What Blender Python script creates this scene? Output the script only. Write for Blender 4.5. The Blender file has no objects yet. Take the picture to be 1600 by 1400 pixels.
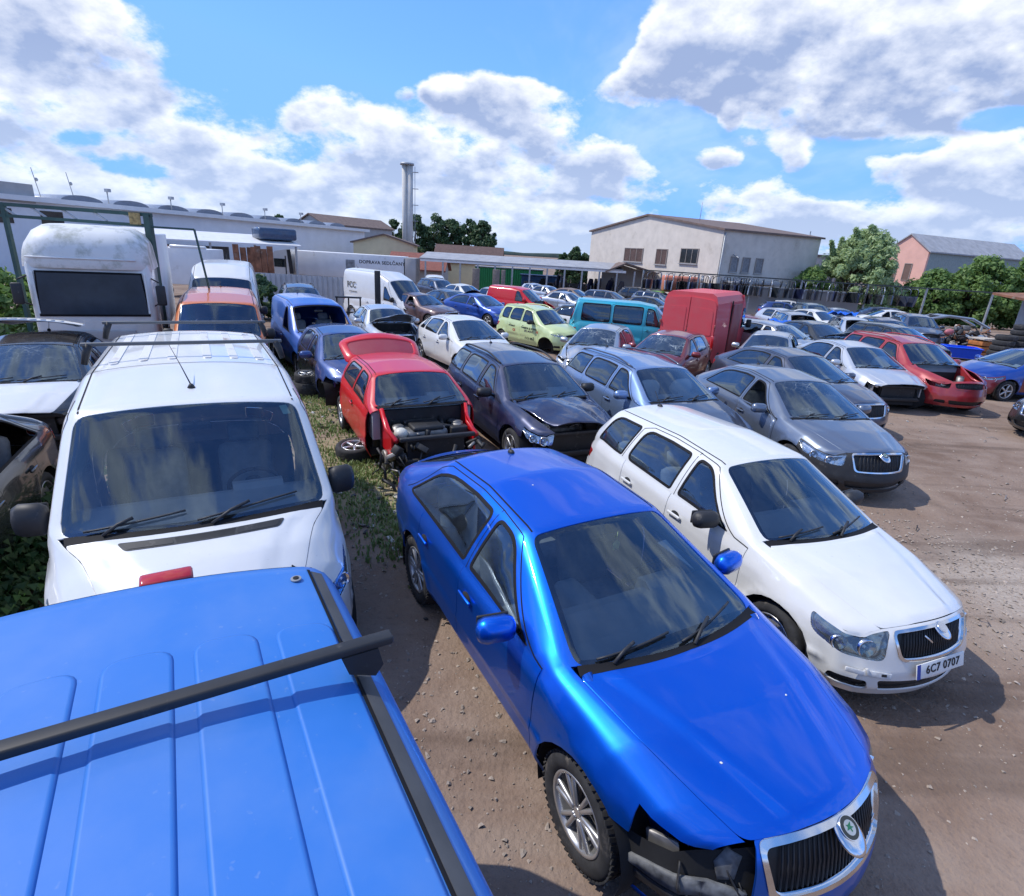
import math, random
import numpy as np
# ---------------------------------------------------------------- car surfaces
def pw(pts, L, w=.05, n=1600):
    """piecewise linear curve along the car, rounded by a small moving average"""
    a = np.array(pts, float)
    x = np.linspace(-.2, L + .2, n)
    y = np.interp(x, a[:, 0], a[:, 1])
    k = max(1, int(w / (x[1] - x[0])))
    if k > 1:
        ker = np.ones(k) / k
        for _ in range(2):
            yp = np.concatenate([np.full(k, y[0]), y, np.full(k, y[-1])])
            y = np.convolve(yp, ker, 'same')[k:-k]
    return lambda d: np.interp(d, x, y)

class Shell:
    """outer skin of a vehicle: top sheet T(d, q) and side band B(t, z).
    d = metres behind the front bumper, q = 0 centre, 1 roof rail, 2 belt line."""
    def __init__(s, L, d0, d1, zc, zs, zr, ye, yr, bow, zb, side, front, rear, e=.16, crown=2.2, w=.06, bulge=.02, **kw):
        s.L, s.d0, s.d1, s.e, s.crown, s.bulge = L, d0, d1, e, crown, bulge
        s.zc = pw(zc, L, w); s.zs = pw(zs, L, .1); s.zr = pw(zr, L, w)
        s.ye = pw(ye, L, .03); s.yr = pw(yr, L, .08); s.bow = pw(bow, L, .1)
        s.zb = pw(zb, L, .1)
        s.side, s.front, s.rear = [np.array(p, float) for p in (side, front, rear)]
        s.relief = None; s.__dict__.update(kw)
        rel, s.relief = s.relief, None
        # half outline from front centre round the left side to the rear centre
        y0, y1 = float(s.ye(d0)), float(s.ye(d1))
        def edge(d, n):
            return s.T(np.full(n, d), np.linspace(0, 2, n))
        F = edge(d0, 60)
        dd = np.linspace(d0, d1, 400)[1:-1]
        S = s.T(dd, np.full(len(dd), 2.))
        R = edge(d1, 60)[::-1]
        P = np.concatenate([F, S, R])
        seg = np.linalg.norm(np.diff(P[:, :2], axis=0), axis=1)
        t = np.concatenate([[0], np.cumsum(seg)])
        s.TH = t[-1]
        s.tt = np.linspace(0, s.TH, 900)
        s.O = np.stack([np.interp(s.tt, t, P[:, k]) for k in range(3)], 1)
        dcol = np.concatenate([np.full(60, d0), dd, np.full(60, d1)])
        s.td = np.interp(s.tt, t, dcol)
        s.tF, s.tR = t[59], t[60 + len(dd)]
        tan = np.gradient(s.O[:, :2], axis=0)
        tan /= np.linalg.norm(tan, axis=1)[:, None] + 1e-9
        nor = np.stack([-tan[:, 1], tan[:, 0]], 1) * -1
        k = int(.16 / (s.tt[1] - s.tt[0]))
        ext = np.concatenate([(nor * [1, -1])[1:k + 1][::-1], nor, (nor * [1, -1])[-k - 1:-1][::-1]])
        ker = np.hanning(2 * k + 1); ker /= ker.sum()
        nor = np.stack([np.convolve(ext[:, c], ker, 'valid') for c in range(2)], 1)
        s.N = nor / np.linalg.norm(nor, axis=1)[:, None]
        if s.N[450, 1] < 0: s.N = -s.N
        s.relief = rel
        s.tA, s.tB, s.ra = s.td_(s.fo), s.td_(s.fo + s.wb), s.wr + .055
    def T(s, d, q):
        d = np.asarray(d, float); q = np.asarray(q, float)
        a = np.abs(q); sg = np.where(q < 0, -1., 1.)
        ye, yr, zs, zr, zc, bow = s.ye(d), s.yr(d), s.zs(d), s.zr(d), s.zc(d), s.bow(d)
        def ev(a):
            t = np.clip(2 - a, 0, 1); b = np.clip(a, 0, 1)
            y1 = ye + (yr - ye) * t + s.bulge * 4 * t * (1 - t); z1 = zs + (zr - zs) * t
            y2 = yr * b; z2 = zr + (zc - zr) * (1 - b ** s.crown)
            m = a >= 1
            return np.where(m, y1, y2), np.where(m, z1, z2)
        y, z = ev(a)
        e = s.e
        m = np.abs(a - 1) < e
        w = np.clip((a - 1 + e) / (2 * e), 0, 1)
        one = np.ones_like(a)
        yA, zA = ev(one * (1 - e)); yM, zM = yr, zr; yB, zB = ev(one * (1 + e))
        yb_ = (1 - w) ** 2 * yA + 2 * w * (1 - w) * yM + w * w * yB
        zb_ = (1 - w) ** 2 * zA + 2 * w * (1 - w) * zM + w * w * zB
        y = np.where(m, yb_, y); z = np.where(m, zb_, z)
        x = s.L / 2 - (d - bow * (1 - np.clip(y / ye, 0, 1) ** 2))
        if s.relief is not None: z = z + s.relief(d, a)
        return np.stack([x, y * sg, z], -1)
    def wrap(s, t):
        t = np.asarray(t, float); a = np.abs(t); sg = np.where(t < 0, -1., 1.)
        over = a > s.TH
        return np.where(over, 2 * s.TH - a, a), np.where(over, -sg, sg)
    def zsh(s, t):
        return np.interp(s.wrap(t)[0], s.tt, s.O[:, 2])
    def B(s, t, z):
        t = np.asarray(t, float); z = np.asarray(z, float)
        a, sg = s.wrap(t)
        o = [np.interp(a, s.tt, s.O[:, k]) for k in range(3)]
        nx, ny = np.interp(a, s.tt, s.N[:, 0]), np.interp(a, s.tt, s.N[:, 1])
        l = np.hypot(nx, ny); nx, ny = nx / l, ny / l
        zb = s.zb(np.interp(a, s.tt, s.td))
        h = np.clip((o[2] - z) / (o[2] - zb), -.1, 1.2)
        os_ = np.interp(h, s.side[:, 0], s.side[:, 1])
        of_ = np.interp(h, s.front[:, 0], s.front[:, 1]); or_ = np.interp(h, s.rear[:, 0], s.rear[:, 1])
        w = nx * nx
        off = os_ * (1 - w) + np.where(nx > 0, of_, or_) * w
        for tc in (s.tA, s.tB): off = off + .016 * np.exp(-((np.hypot(a - tc, z - s.wr) - s.ra) / .055) ** 2)
        return np.stack([o[0] + nx * off, (o[1] + ny * off) * sg, z], -1)
    def td_(s, d):      # perimeter position of a side point d metres behind the nose
        i = (s.tt >= s.tF) & (s.tt <= s.tR)
        return float(np.interp(d, s.td[i], s.tt[i]))
    def ty_(s, y):      # perimeter position of a nose point y metres off centre
        i = s.tt <= s.tF
        return float(np.interp(y, s.O[i, 1], s.tt[i]))
    def tyr_(s, y):
        i = s.tt >= s.tR
        return float(np.interp(-y, -s.O[i, 1], s.tt[i]))

def hood_relief(d0, dc, hgt):
    """two creases that run from the grille to the foot of the screen pillars"""
    def f(d, a):
        t = np.clip((d - d0) / (dc - d0), 0, 1)
        qc = .50 + .32 * t
        s = np.clip((qc - a) / .20 + .5, 0, 1); s = s * s * (3 - 2 * s)
        fade = np.clip((dc + .02 - d) / .12, 0, 1) * np.clip((d - d0) / .10 + .35, 0, 1)
        return hgt * s * fade
    return f
def make_spec(L, W, H, fo, wb, wr, nose, cowl, wtop, rmax, rtop, rbase, tail, belt, yroof, d0=.30, d1=None, bow0=.18, rail_drop=.07, yA=None,
              zbot=.22, rearbow=.12, nosew=.60, e=.16, crown=2.2, fmax=.12, sidebulge=.05, yrR=None, w=.06, **kw):
    d1 = d1 or L - .12
    ym = W / 2 - sidebulge
    yA = yA or ym * .87
    mid = ((d0 + cowl[0]) / 2, nose + (cowl[1] - nose) * .66)
    zc = [(d0, nose), mid, cowl, wtop, rmax, rtop, rbase, (d1, tail)]
    zs = [(d0, nose - .11), (d0 + .35, nose - .03), (cowl[0], belt[0] - .03), (cowl[0] + .6, belt[0]), (rbase[0] - .3, belt[1]), (d1, min(belt[1], tail) - .05)]
    ye = [(d0, ym * nosew), (d0 + .06, ym * (nosew + .13)), (d0 + .2, ym * .90), (d0 + .5, ym * .965), (d0 + 1.1, ym), (L * .55, ym), (L * .8, ym * .975), (d1 - .3, ym * .91), (d1 - .1, ym * .84), (d1, ym * .76)]
    yr = [(d0, ym * nosew * .8), (d0 + .5, ym * .75), (cowl[0] - .1, ym * .83), (cowl[0] + .08, yA), (wtop[0], yroof + .005), (rmax[0], yroof), (rtop[0], yrR or yroof * .97),
          (rbase[0], (yrR or yroof) * 1.06), (d1, ym * .55)]
    zr = [(d0, nose - .045), (mid[0], mid[1] - .025), (cowl[0], cowl[1] - .025), (cowl[0] + .1, cowl[1] + .02), (wtop[0] + .04, wtop[1] - rail_drop * .6), (rmax[0], rmax[1] - rail_drop), (rtop[0], rtop[1] - rail_drop * .8),
          (rbase[0], rbase[1] - .03), (d1, tail - .04)]
    bow = [(d0, bow0), (d0 + .5, bow0 * .7), (cowl[0], .21), (wtop[0], .07), (rmax[0], 0), (rtop[0], -rearbow * .4), (rbase[0], -rearbow), (d1, -rearbow)]
    b = sidebulge
    side = [(-.1, -.05), (0, 0), (.05, b * .45), (.15, b * .8), (.3, b), (.52, b * 1.0), (.54, b + .007), (.60, b + .007), (.62, b), (.82, b * .7), (1, -.03), (1.2, -.1)]
    front = [(-.1, -.03), (0, 0), (.06, .03), (.3, fmax * .6), (.5, fmax * .85), (.62, fmax), (.8, fmax), (1, fmax * .55), (1.2, 0)]
    rear = [(-.1, -.03), (0, 0), (.06, .02), (.4, .06), (.45, .10), (.7, .12), (1, .05), (1.2, 0)]
    zb = [(0, zbot - .02), (fo, zbot), (fo + wb, zbot), (L, zbot + .06)]
    sh = Shell(L, d0, d1, zc, zs, zr, ye, yr, bow, zb, side, front, rear, e=e, crown=crown, w=w,
               relief=hood_relief(d0, cowl[0], kw.pop('ridge', .016)), W=W, H=H, fo=fo, wb=wb, wr=wr, cowl=cowl, wtop=wtop, rmax=rmax, rtop=rtop, rbase=rbase, nose=nose, tail=tail, belt=belt, zbot=zbot, ym=ym, yroof=yroof)
    sh.opt = kw
    return sh
SPECS = dict(
 liftback=lambda: make_spec(4.57, 1.77, 1.46, .92, 2.58, .318, .79, (1.29, .98), (2.10, 1.39), (2.75, 1.46), (3.45, 1.385), (4.24, 1.06), 1.0, (.93, .98), .575, nosew=.68),
 wagon=lambda: make_spec(4.57, 1.77, 1.47, .92, 2.58, .318, .79, (1.36, .99), (2.08, 1.40), (2.8, 1.47), (4.0, 1.42), (4.40, 1.02), .92, (.93, 1.0), .585, yrR=.55, nosew=.67),
 smallwagon=lambda: make_spec(4.23, 1.65, 1.45, .80, 2.46, .292, .77, (1.20, .97), (1.92, 1.385), (2.6, 1.45), (3.72, 1.40), (4.08, 1.0), .9, (.91, .97), .545, d0=.25, bow0=.13, nosew=.71),
 hatch=lambda: make_spec(3.85, 1.66, 1.44, .78, 2.45, .29, .75, (1.10, .97), (1.82, 1.37), (2.4, 1.44), (3.25, 1.37), (3.70, 1.0), .9, (.91, .97), .54, d0=.28),
 bighatch=lambda: make_spec(4.25, 1.77, 1.46, .90, 2.61, .31, .76, (1.22, .99), (2.06, 1.40), (2.6, 1.46), (3.4, 1.38), (4.05, 1.04), .95, (.93, .99), .565),
 sedan=lambda: make_spec(4.6, 1.75, 1.42, .86, 2.7, .31, .80, (1.55, .96), (2.15, 1.35), (2.7, 1.42), (3.3, 1.36), (3.85, 1.0), .98, (.90, .95), .565),
 mini=lambda: make_spec(3.72, 1.69, 1.41, .75, 2.47, .30, .80, (1.08, 1.0), (1.62, 1.36), (2.2, 1.41), (3.1, 1.36), (3.5, 1.0), .9, (.95, 1.0), .60, d0=.27, yA=.73),
 panda=lambda: make_spec(3.54, 1.6, 1.56, .70, 2.3, .28, .84, (.98, 1.03), (1.55, 1.47), (2.1, 1.56), (3.1, 1.51), (3.40, 1.05), .95, (.98, 1.02), .57, d0=.24),
 suv=lambda: make_spec(4.55, 1.82, 1.68, .92, 2.65, .34, .92, (1.35, 1.12), (2.02, 1.58), (2.7, 1.67), (3.95, 1.62), (4.35, 1.15), 1.02, (1.06, 1.12), .60, zbot=.28),
 smallvan=lambda: make_spec(4.2, 1.76, 1.82, .85, 2.68, .31, .88, (1.15, 1.12), (1.85, 1.70), (2.4, 1.80), (3.9, 1.79), (4.08, 1.1), .95, (1.05, 1.10), .68, e=.22, yA=.74),
 van=lambda: make_spec(4.81, 1.90, 1.92, .95, 3.0, .33, .92, (.98, 1.17), (1.72, 1.80), (2.5, 1.93), (4.5, 1.92), (4.70, 1.1), .95, (1.04, 1.08), .795, d0=.30, e=.17, yA=.865, bow0=.22, nosew=.66),
 bigvan=lambda: make_spec(5.4, 1.99, 2.5, .9, 3.55, .34, 1.02, (.95, 1.30), (1.75, 2.15), (2.6, 2.48), (5.15, 2.50), (5.3, 1.2), 1.1, (1.15, 1.2), .82, d0=.28, e=.22, yA=.86, nosew=.7),
 oldvan=lambda: make_spec(4.7, 1.84, 1.94, .9, 2.9, .32, .95, (1.10, 1.20), (1.62, 1.84), (2.2, 1.93), (4.4, 1.93), (4.6, 1.15), 1.0, (1.12, 1.14), .76, e=.2, yA=.80),
)
import bpy, bmesh
from mathutils import Vector, Matrix, Euler
from mathutils.geometry import delaunay_2d_cdt
SC = bpy.context.scene
COL = SC.collection
rad = math.radians
# ---------------------------------------------------------------- node materials
def new_mat(name):
    m = bpy.data.materials.new(name); m.use_nodes = True
    nt = m.node_tree; nt.nodes.clear()
    out = nt.nodes.new('ShaderNodeOutputMaterial')
    return m, nt, out
def N(nt, typ, **kw):
    n = nt.nodes.new(typ)
    for k, v in kw.items():
        if k.startswith('_'): setattr(n, k[1:], v)
        else:
            key = int(k[1:]) if (k[0] == 'i' and k[1:].isdigit()) else k.replace('_', ' ')
            if isinstance(v, tuple) and len(v) == 2 and hasattr(v[0], 'outputs'):
                nt.links.new(v[0].outputs[v[1]], n.inputs[key])
            elif hasattr(v, 'outputs'): nt.links.new(v.outputs[0], n.inputs[key])
            else:
                if isinstance(v, tuple) and len(v) == 3 and n.inputs[key].type == 'RGBA': v = v + (1,)
                n.inputs[key].default_value = v
    return n
def math_(nt, op, a, b=0., c=None, clamp=False):
    n = nt.nodes.new('ShaderNodeMath'); n.operation = op; n.use_clamp = clamp
    for i, v in enumerate((a, b, c)):
        if v is None: continue
        if isinstance(v, tuple): nt.links.new(v[0].outputs[v[1]], n.inputs[i])
        elif hasattr(v, 'outputs'): nt.links.new(v.outputs[0], n.inputs[i])
        else: n.inputs[i].default_value = v
    return n
def mixc(nt, f, a, b, blend='MIX'):
    n = nt.nodes.new('ShaderNodeMix'); n.data_type = 'RGBA'; n.blend_type = blend
    for idx, v in ((0, f), (6, a), (7, b)):
        if isinstance(v, tuple) and hasattr(v[0], 'outputs'): nt.links.new(v[0].outputs[v[1]], n.inputs[idx])
        elif hasattr(v, 'outputs'):
            nt.links.new(v.outputs[2] if v.bl_idname == 'ShaderNodeMix' else v.outputs[0], n.inputs[idx])
        else:
            if isinstance(v, tuple) and len(v) == 3: v = v + (1,)
            n.inputs[idx].default_value = v
    return n
def maprange(nt, v, a, b, c=0., d=1., smooth=False):
    n = nt.nodes.new('ShaderNodeMapRange')
    if smooth: n.interpolation_type = 'SMOOTHSTEP'
    if isinstance(v, tuple): nt.links.new(v[0].outputs[v[1]], n.inputs[0])
    else: nt.links.new(v.outputs[0], n.inputs[0])
    for i, x in enumerate((a, b, c, d)): n.inputs[1 + i].default_value = x
    return n
def noise(nt, vec, scale, detail=3., rough=.55, dist=0.):
    n = N(nt, 'ShaderNodeTexNoise', Scale=scale, Detail=detail, Roughness=rough, Distortion=dist)
    if vec is not None: nt.links.new(vec.outputs[0] if not isinstance(vec, tuple) else vec[0].outputs[vec[1]], n.inputs['Vector'])
    return n
def coords(nt, which='Object'):
    return (nt.nodes.new('ShaderNodeTexCoord'), which)
def lnk(nt, a, ao, b, bi): nt.links.new(a.outputs[ao], b.inputs[bi])
_M = {}
def simple(name, col, rough=.6, metal=0., vary=.15, scale=6., bump=0., spec=.5, coat=0., stain=None):
    """plain surface with a little tonal unevenness"""
    key = ('s', name)
    if key in _M: return _M[key]
    m, nt, out = new_mat(name)
    co = coords(nt)
    nz = noise(nt, co, scale, 5.)
    f = maprange(nt, nz, .3, .7, 1 - vary, 1 + vary)
    c = N(nt, 'ShaderNodeVectorMath', _operation='SCALE', i0=tuple(col)); lnk(nt, f, 0, c, 'Scale')
    p = N(nt, 'ShaderNodeBsdfPrincipled', Roughness=rough, Metallic=metal)
    p.inputs['Specular IOR Level'].default_value = spec
    p.inputs['Coat Weight'].default_value = coat
    if stain:
        n2 = noise(nt, co, stain[1], 6., .65)
        g = maprange(nt, n2, stain[2], stain[2] + .18)
        mx = mixc(nt, g, (c, 0), stain[0]); lnk(nt, mx, 2, p, 'Base Color')
    else: lnk(nt, c, 0, p, 'Base Color')
    if bump:
        b = N(nt, 'ShaderNodeBump', Strength=bump, Distance=.02); lnk(nt, nz, 0, b, 'Height'); lnk(nt, b, 0, p, 'Normal')
    lnk(nt, p, 0, out, 0)
    _M[key] = m
    return m
def paint(name, col, metal=.0, rough=.32, dirt=.25, coat=.8, dust=(.30, .27, .23), flake=True):
    """car paint: base with clear coat, thin dust film and scattered dirt specks"""
    key = ('p', name)
    if key in _M: return _M[key]
    m, nt, out = new_mat(name)
    co = coords(nt)
    n1 = noise(nt, co, 2.3, 6., .62)
    n2 = noise(nt, co, 38., 2., .5)
    f1 = maprange(nt, n1, .42, .78, 0., dirt)
    f2 = maprange(nt, n2, .68, .76, 0., dirt * 1.3)
    f = math_(nt, 'MAXIMUM', f1, f2, clamp=True)
    geo = nt.nodes.new('ShaderNodeNewGeometry')
    c = mixc(nt, f, tuple(col), dust)
    p = N(nt, 'ShaderNodeBsdfPrincipled', Metallic=metal)
    lnk(nt, c, 2, p, 'Base Color')
    r = maprange(nt, f, 0., .6, rough, .7); lnk(nt, r, 0, p, 'Roughness')
    p.inputs['Coat Weight'].default_value = coat; p.inputs['Coat Roughness'].default_value = .04 + .12 * dirt
    lnk(nt, p, 0, out, 0)
    _M[key] = m
    return m
def glass(name='window_glass', tint=(.64, .73, .77), crack=0., dust=.03):
    key = ('g', name)
    if key in _M: return _M[key]
    m, nt, out = new_mat(name)
    co = coords(nt)
    fr = N(nt, 'ShaderNodeFresnel', IOR=1.52)
    fac = math_(nt, 'MULTIPLY_ADD', fr, 2.1, .02, clamp=True)
    tr = N(nt, 'ShaderNodeBsdfTransparent', Color=tint + (1,))
    gl = N(nt, 'ShaderNodeBsdfGlossy', Roughness=.015, Color=(.64, .82, 1., 1))
    mx = nt.nodes.new('ShaderNodeMixShader')
    lnk(nt, fac, 0, mx, 0); lnk(nt, tr, 0, mx, 1); lnk(nt, gl, 0, mx, 2)
    df = N(nt, 'ShaderNodeBsdfDiffuse', Color=(.36, .41, .46, 1))
    nz = noise(nt, co, 3., 7., .7)
    d = maprange(nt, nz, .45, .85, dust * .35, dust * 2.2)
    if crack:
        df.inputs[0].default_value = (.72, .80, .80, 1)
        wob = noise(nt, co, 5., 2.)
        vm = N(nt, 'ShaderNodeVectorMath', _operation='MULTIPLY_ADD', i1=(.12, .12, .12)); lnk(nt, wob, 1, vm, 0); nt.links.new(co[0].outputs[co[1]], vm.inputs[2])
        v = N(nt, 'ShaderNodeTexVoronoi', _feature='DISTANCE_TO_EDGE', Scale=11.); lnk(nt, vm, 0, v, 'Vector')
        v2 = N(nt, 'ShaderNodeTexVoronoi', _feature='DISTANCE_TO_EDGE', Scale=3.5); lnk(nt, vm, 0, v2, 'Vector')
        e1 = maprange(nt, (v, 0), .0, .035, .65, 0.); e2 = maprange(nt, (v2, 0), .0, .02, .9, 0.)
        big = noise(nt, co, 1.6, 3.)
        msk = maprange(nt, big, .45, .62, .05 * crack, crack)
        e = math_(nt, 'MAXIMUM', e1, e2); e = math_(nt, 'MULTIPLY', e, msk)
        d = math_(nt, 'ADD', d, e, clamp=True)
    m2 = nt.nodes.new('ShaderNodeMixShader')
    lnk(nt, d, 0, m2, 0); lnk(nt, mx, 0, m2, 1); lnk(nt, df, 0, m2, 2)
    lnk(nt, m2, 0, out, 0)
    _M[key] = m
    return m
# ---------------------------------------------------------------- objects
def mesh_obj(name, me, mat=None, parent=None):
    o = bpy.data.objects.new(name, me); COL.objects.link(o)
    if mat is not None and not me.materials: me.materials.append(mat)
    if parent: o.parent = parent
    return o
def empty(name, loc=(0, 0, 0), rz=0., label=None, cat=None, group=None):
    o = bpy.data.objects.new(name, None); COL.objects.link(o)
    o.location = loc; o.rotation_euler = (0, 0, rz); o.empty_display_size = .2
    tag(o, label, cat, group)
    return o
def tag(o, label=None, cat=None, group=None, kind=None):
    for k, v in (('label', label), ('category', cat), ('group', group), ('kind', kind or ('thing' if cat else None))):
        if v: o[k] = v
    return o
class MB:
    """collects simple solids into one mesh"""
    def __init__(s): s.v = []; s.f = []; s.m = []; s.sm = []
    def add(s, v, f, mi=0, smooth=False, M=None):
        o = len(s.v)
        if M is not None: v = [M @ Vector(p) for p in v]
        s.v += [tuple(p) for p in v]; s.f += [tuple(i + o for i in q) for q in f]
        s.m += [mi] * len(f); s.sm += [smooth] * len(f)
        return s
    def box(s, c, size, rot=(0, 0, 0), bev=0., mi=0, M=None, taper=1.):
        x, y, z = [k / 2 for k in size]
        T = Matrix.Translation(c) @ Euler(rot).to_matrix().to_4x4()
        if M is not None: T = M @ T
        bm = bmesh.new()
        bmesh.ops.create_cube(bm, size=1.)
        for v in bm.verts:
            k = taper if v.co.z > 0 else 1.
            v.co = Vector((v.co.x * 2 * x * k, v.co.y * 2 * y * k, v.co.z * 2 * z))
        if bev > 0:
            bmesh.ops.bevel(bm, geom=bm.edges[:], offset=min(bev, .45 * min(size)), segments=2, profile=.5, affect='EDGES')
        bm.verts.index_update()
        s.add([v.co for v in bm.verts], [[v.index for v in f.verts] for f in bm.faces], mi, bev > 0, T); bm.free()
        return s
    def cyl(s, p0, p1, r, n=10, r1=None, cap=True, mi=0, smooth=True):
        p0, p1 = Vector(p0), Vector(p1); r1 = r if r1 is None else r1
        d = (p1 - p0).normalized(); a = d.orthogonal().normalized(); b = d.cross(a)
        v = []
        for p, q in ((p0, r), (p1, r1)):
            for i in range(n):
                t = 2 * math.pi * i / n
                v.append(p + (a * math.cos(t) + b * math.sin(t)) * q)
        f = [(i, (i + 1) % n, n + (i + 1) % n, n + i) for i in range(n)]
        s.add(v, f, mi, smooth)
        if cap: s.add(v[:n], [tuple(range(n))[::-1]], mi); s.add(v[n:], [tuple(range(n))], mi)
        return s
    def tube(s, pts, r, n=6, mi=0):
        pts = [Vector(p) for p in pts]
        rr = r if isinstance(r, (list, tuple)) else [r] * len(pts)
        v = []; a = None
        for i, p in enumerate(pts):
            d = (pts[min(i + 1, len(pts) - 1)] - pts[max(i - 1, 0)]).normalized()
            a = d.orthogonal().normalized() if a is None else (a - d * a.dot(d)).normalized()
            b = d.cross(a)
            v += [p + (a * math.cos(2 * math.pi * k / n) + b * math.sin(2 * math.pi * k / n)) * rr[i] for k in range(n)]
        f = [(i * n + k, i * n + (k + 1) % n, (i + 1) * n + (k + 1) % n, (i + 1) * n + k) for i in range(len(pts) - 1) for k in range(n)]
        f += [tuple(range(n))[::-1], tuple(range((len(pts) - 1) * n, len(pts) * n))]
        return s.add(v, f, mi, True)
    def lathe(s, prof, n=32, M=None, mi=0, close=False):
        """profile of (radius, height) turned round local z"""
        k = len(prof); v = []
        for i in range(n):
            t = 2 * math.pi * i / n
            v += [(r * math.cos(t), r * math.sin(t), h) for r, h in prof]
        m = k if close else k - 1
        f = [(i * k + j, ((i + 1) % n) * k + j, ((i + 1) % n) * k + (j + 1) % k, i * k + (j + 1) % k) for i in range(n) for j in range(m)]
        return s.add(v, f, mi, True, M)
    def ball(s, c, r, sc=(1, 1, 1), n=12, mi=0, M=None, rot=(0, 0, 0)):
        v = []; k = n // 2 + 1
        T = Matrix.Translation(c) @ Euler(rot).to_matrix().to_4x4()
        if M is not None: T = M @ T
        for j in range(k):
            a = math.pi * j / (k - 1)
            for i in range(n):
                t = 2 * math.pi * i / n
                v.append((r * sc[0] * math.sin(a) * math.cos(t), r * sc[1] * math.sin(a) * math.sin(t), r * sc[2] * math.cos(a)))
        f = [(j * n + i, (j + 1) * n + i, (j + 1) * n + (i + 1) % n, j * n + (i + 1) % n) for j in range(k - 1) for i in range(n)]
        return s.add(v, f, mi, True, T)
    def prism(s, poly, axis, a, b, mi=0):
        """polygon in the two other axes pushed from a to b along axis"""
        n = len(poly)
        def P(p, h):
            return {'x': (h, p[0], p[1]), 'y': (p[0], h, p[1]), 'z': (p[0], p[1], h)}[axis]
        v = [P(p, a) for p in poly] + [P(p, b) for p in poly]
        f = [(i, (i + 1) % n, n + (i + 1) % n, n + i) for i in range(n)] + [tuple(range(n))[::-1], tuple(range(n, 2 * n))]
        return s.add(v, f, mi)
    def mesh(s, name='mesh'):
        me = bpy.data.meshes.new(name); me.from_pydata(s.v, [], s.f)
        me.polygons.foreach_set('material_index', s.m); me.polygons.foreach_set('use_smooth', s.sm)
        bm = bmesh.new(); bm.from_mesh(me); bmesh.ops.remove_doubles(bm, verts=bm.verts, dist=1e-5); bmesh.ops.recalc_face_normals(bm, faces=bm.faces); bm.to_mesh(me); bm.free()
        me.update()
        return me
    def obj(s, name, mat, parent=None):
        me = s.mesh(name)
        for m in (mat if isinstance(mat, (list, tuple)) else [mat]): me.materials.append(m)
        o = bpy.data.objects.new(name, me); COL.objects.link(o)
        if parent: o.parent = parent
        return o
# ---------------------------------------------------------------- panels cut from a shell
def inside(pts, poly):
    x, y = pts[:, 0], pts[:, 1]; r = np.zeros(len(pts), bool)
    n = len(poly); j = n - 1
    for i in range(n):
        xi, yi = poly[i]; xj, yj = poly[j]
        if yi != yj:
            c = ((yi > y) != (yj > y)) & (x < (xj - xi) * (y - yi) / (yj - yi) + xi)
            r ^= c
        j = i
    return r
def rnd(poly, r, k=1.):
    """round the corners of a polygon; r in metres (list or number), k scales the 2nd axis"""
    n = len(poly); out = []
    P = [np.array([p[0], p[1] * k]) for p in poly]
    rs = r if isinstance(r, (list, tuple)) else [r] * n
    for i in range(n):
        a, b, c = P[i - 1], P[i], P[(i + 1) % n]
        if rs[i] <= 0: out.append(b); continue
        la, lc = np.linalg.norm(a - b), np.linalg.norm(c - b)
        ra, rc = min(rs[i], la * .48), min(rs[i], lc * .48)
        p, q = b + (a - b) / la * ra, b + (c - b) / lc * rc
        for t in np.linspace(0, 1, 6): out.append((1 - t) ** 2 * p + 2 * t * (1 - t) * b + t * t * q)
    return [(p[0], p[1] / k) for p in out]
def dens(poly, step, k=1.):
    out = []
    for i in range(len(poly)):
        a, b = np.array(poly[i], float), np.array(poly[(i + 1) % len(poly)], float)
        m = max(1, int(math.ceil(np.hypot(b[0] - a[0], (b[1] - a[1]) * k) / step)))
        for j in range(m): out.append(tuple(a + (b - a) * j / m))
    return out
def inset(poly, w, k=1.):
    P = np.array(poly, float) * [1, k]
    ar = np.sum(P[:, 0] * np.roll(P[:, 1], -1) - np.roll(P[:, 0], -1) * P[:, 1])
    d = np.roll(P, -1, 0) - P; d /= np.linalg.norm(d, axis=1)[:, None] + 1e-9
    nrm = np.stack([-d[:, 1], d[:, 0]], 1) * (1 if ar > 0 else -1)
    v = nrm + np.roll(nrm, 1, 0); v /= np.linalg.norm(v, axis=1)[:, None] + 1e-9
    c = np.clip((v * nrm).sum(1), .5, 1)
    return [tuple(p) for p in (P + v * (w / c)[:, None] if np.ndim(w) else P + v * (w / c)[:, None]) / [1, k]]
mir = lambda poly: [(a, -b) for a, b in poly][::-1]       # top sheet: other side
mirB = lambda poly: [(-a, b) for a, b in poly][::-1]      # side band: other side
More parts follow.
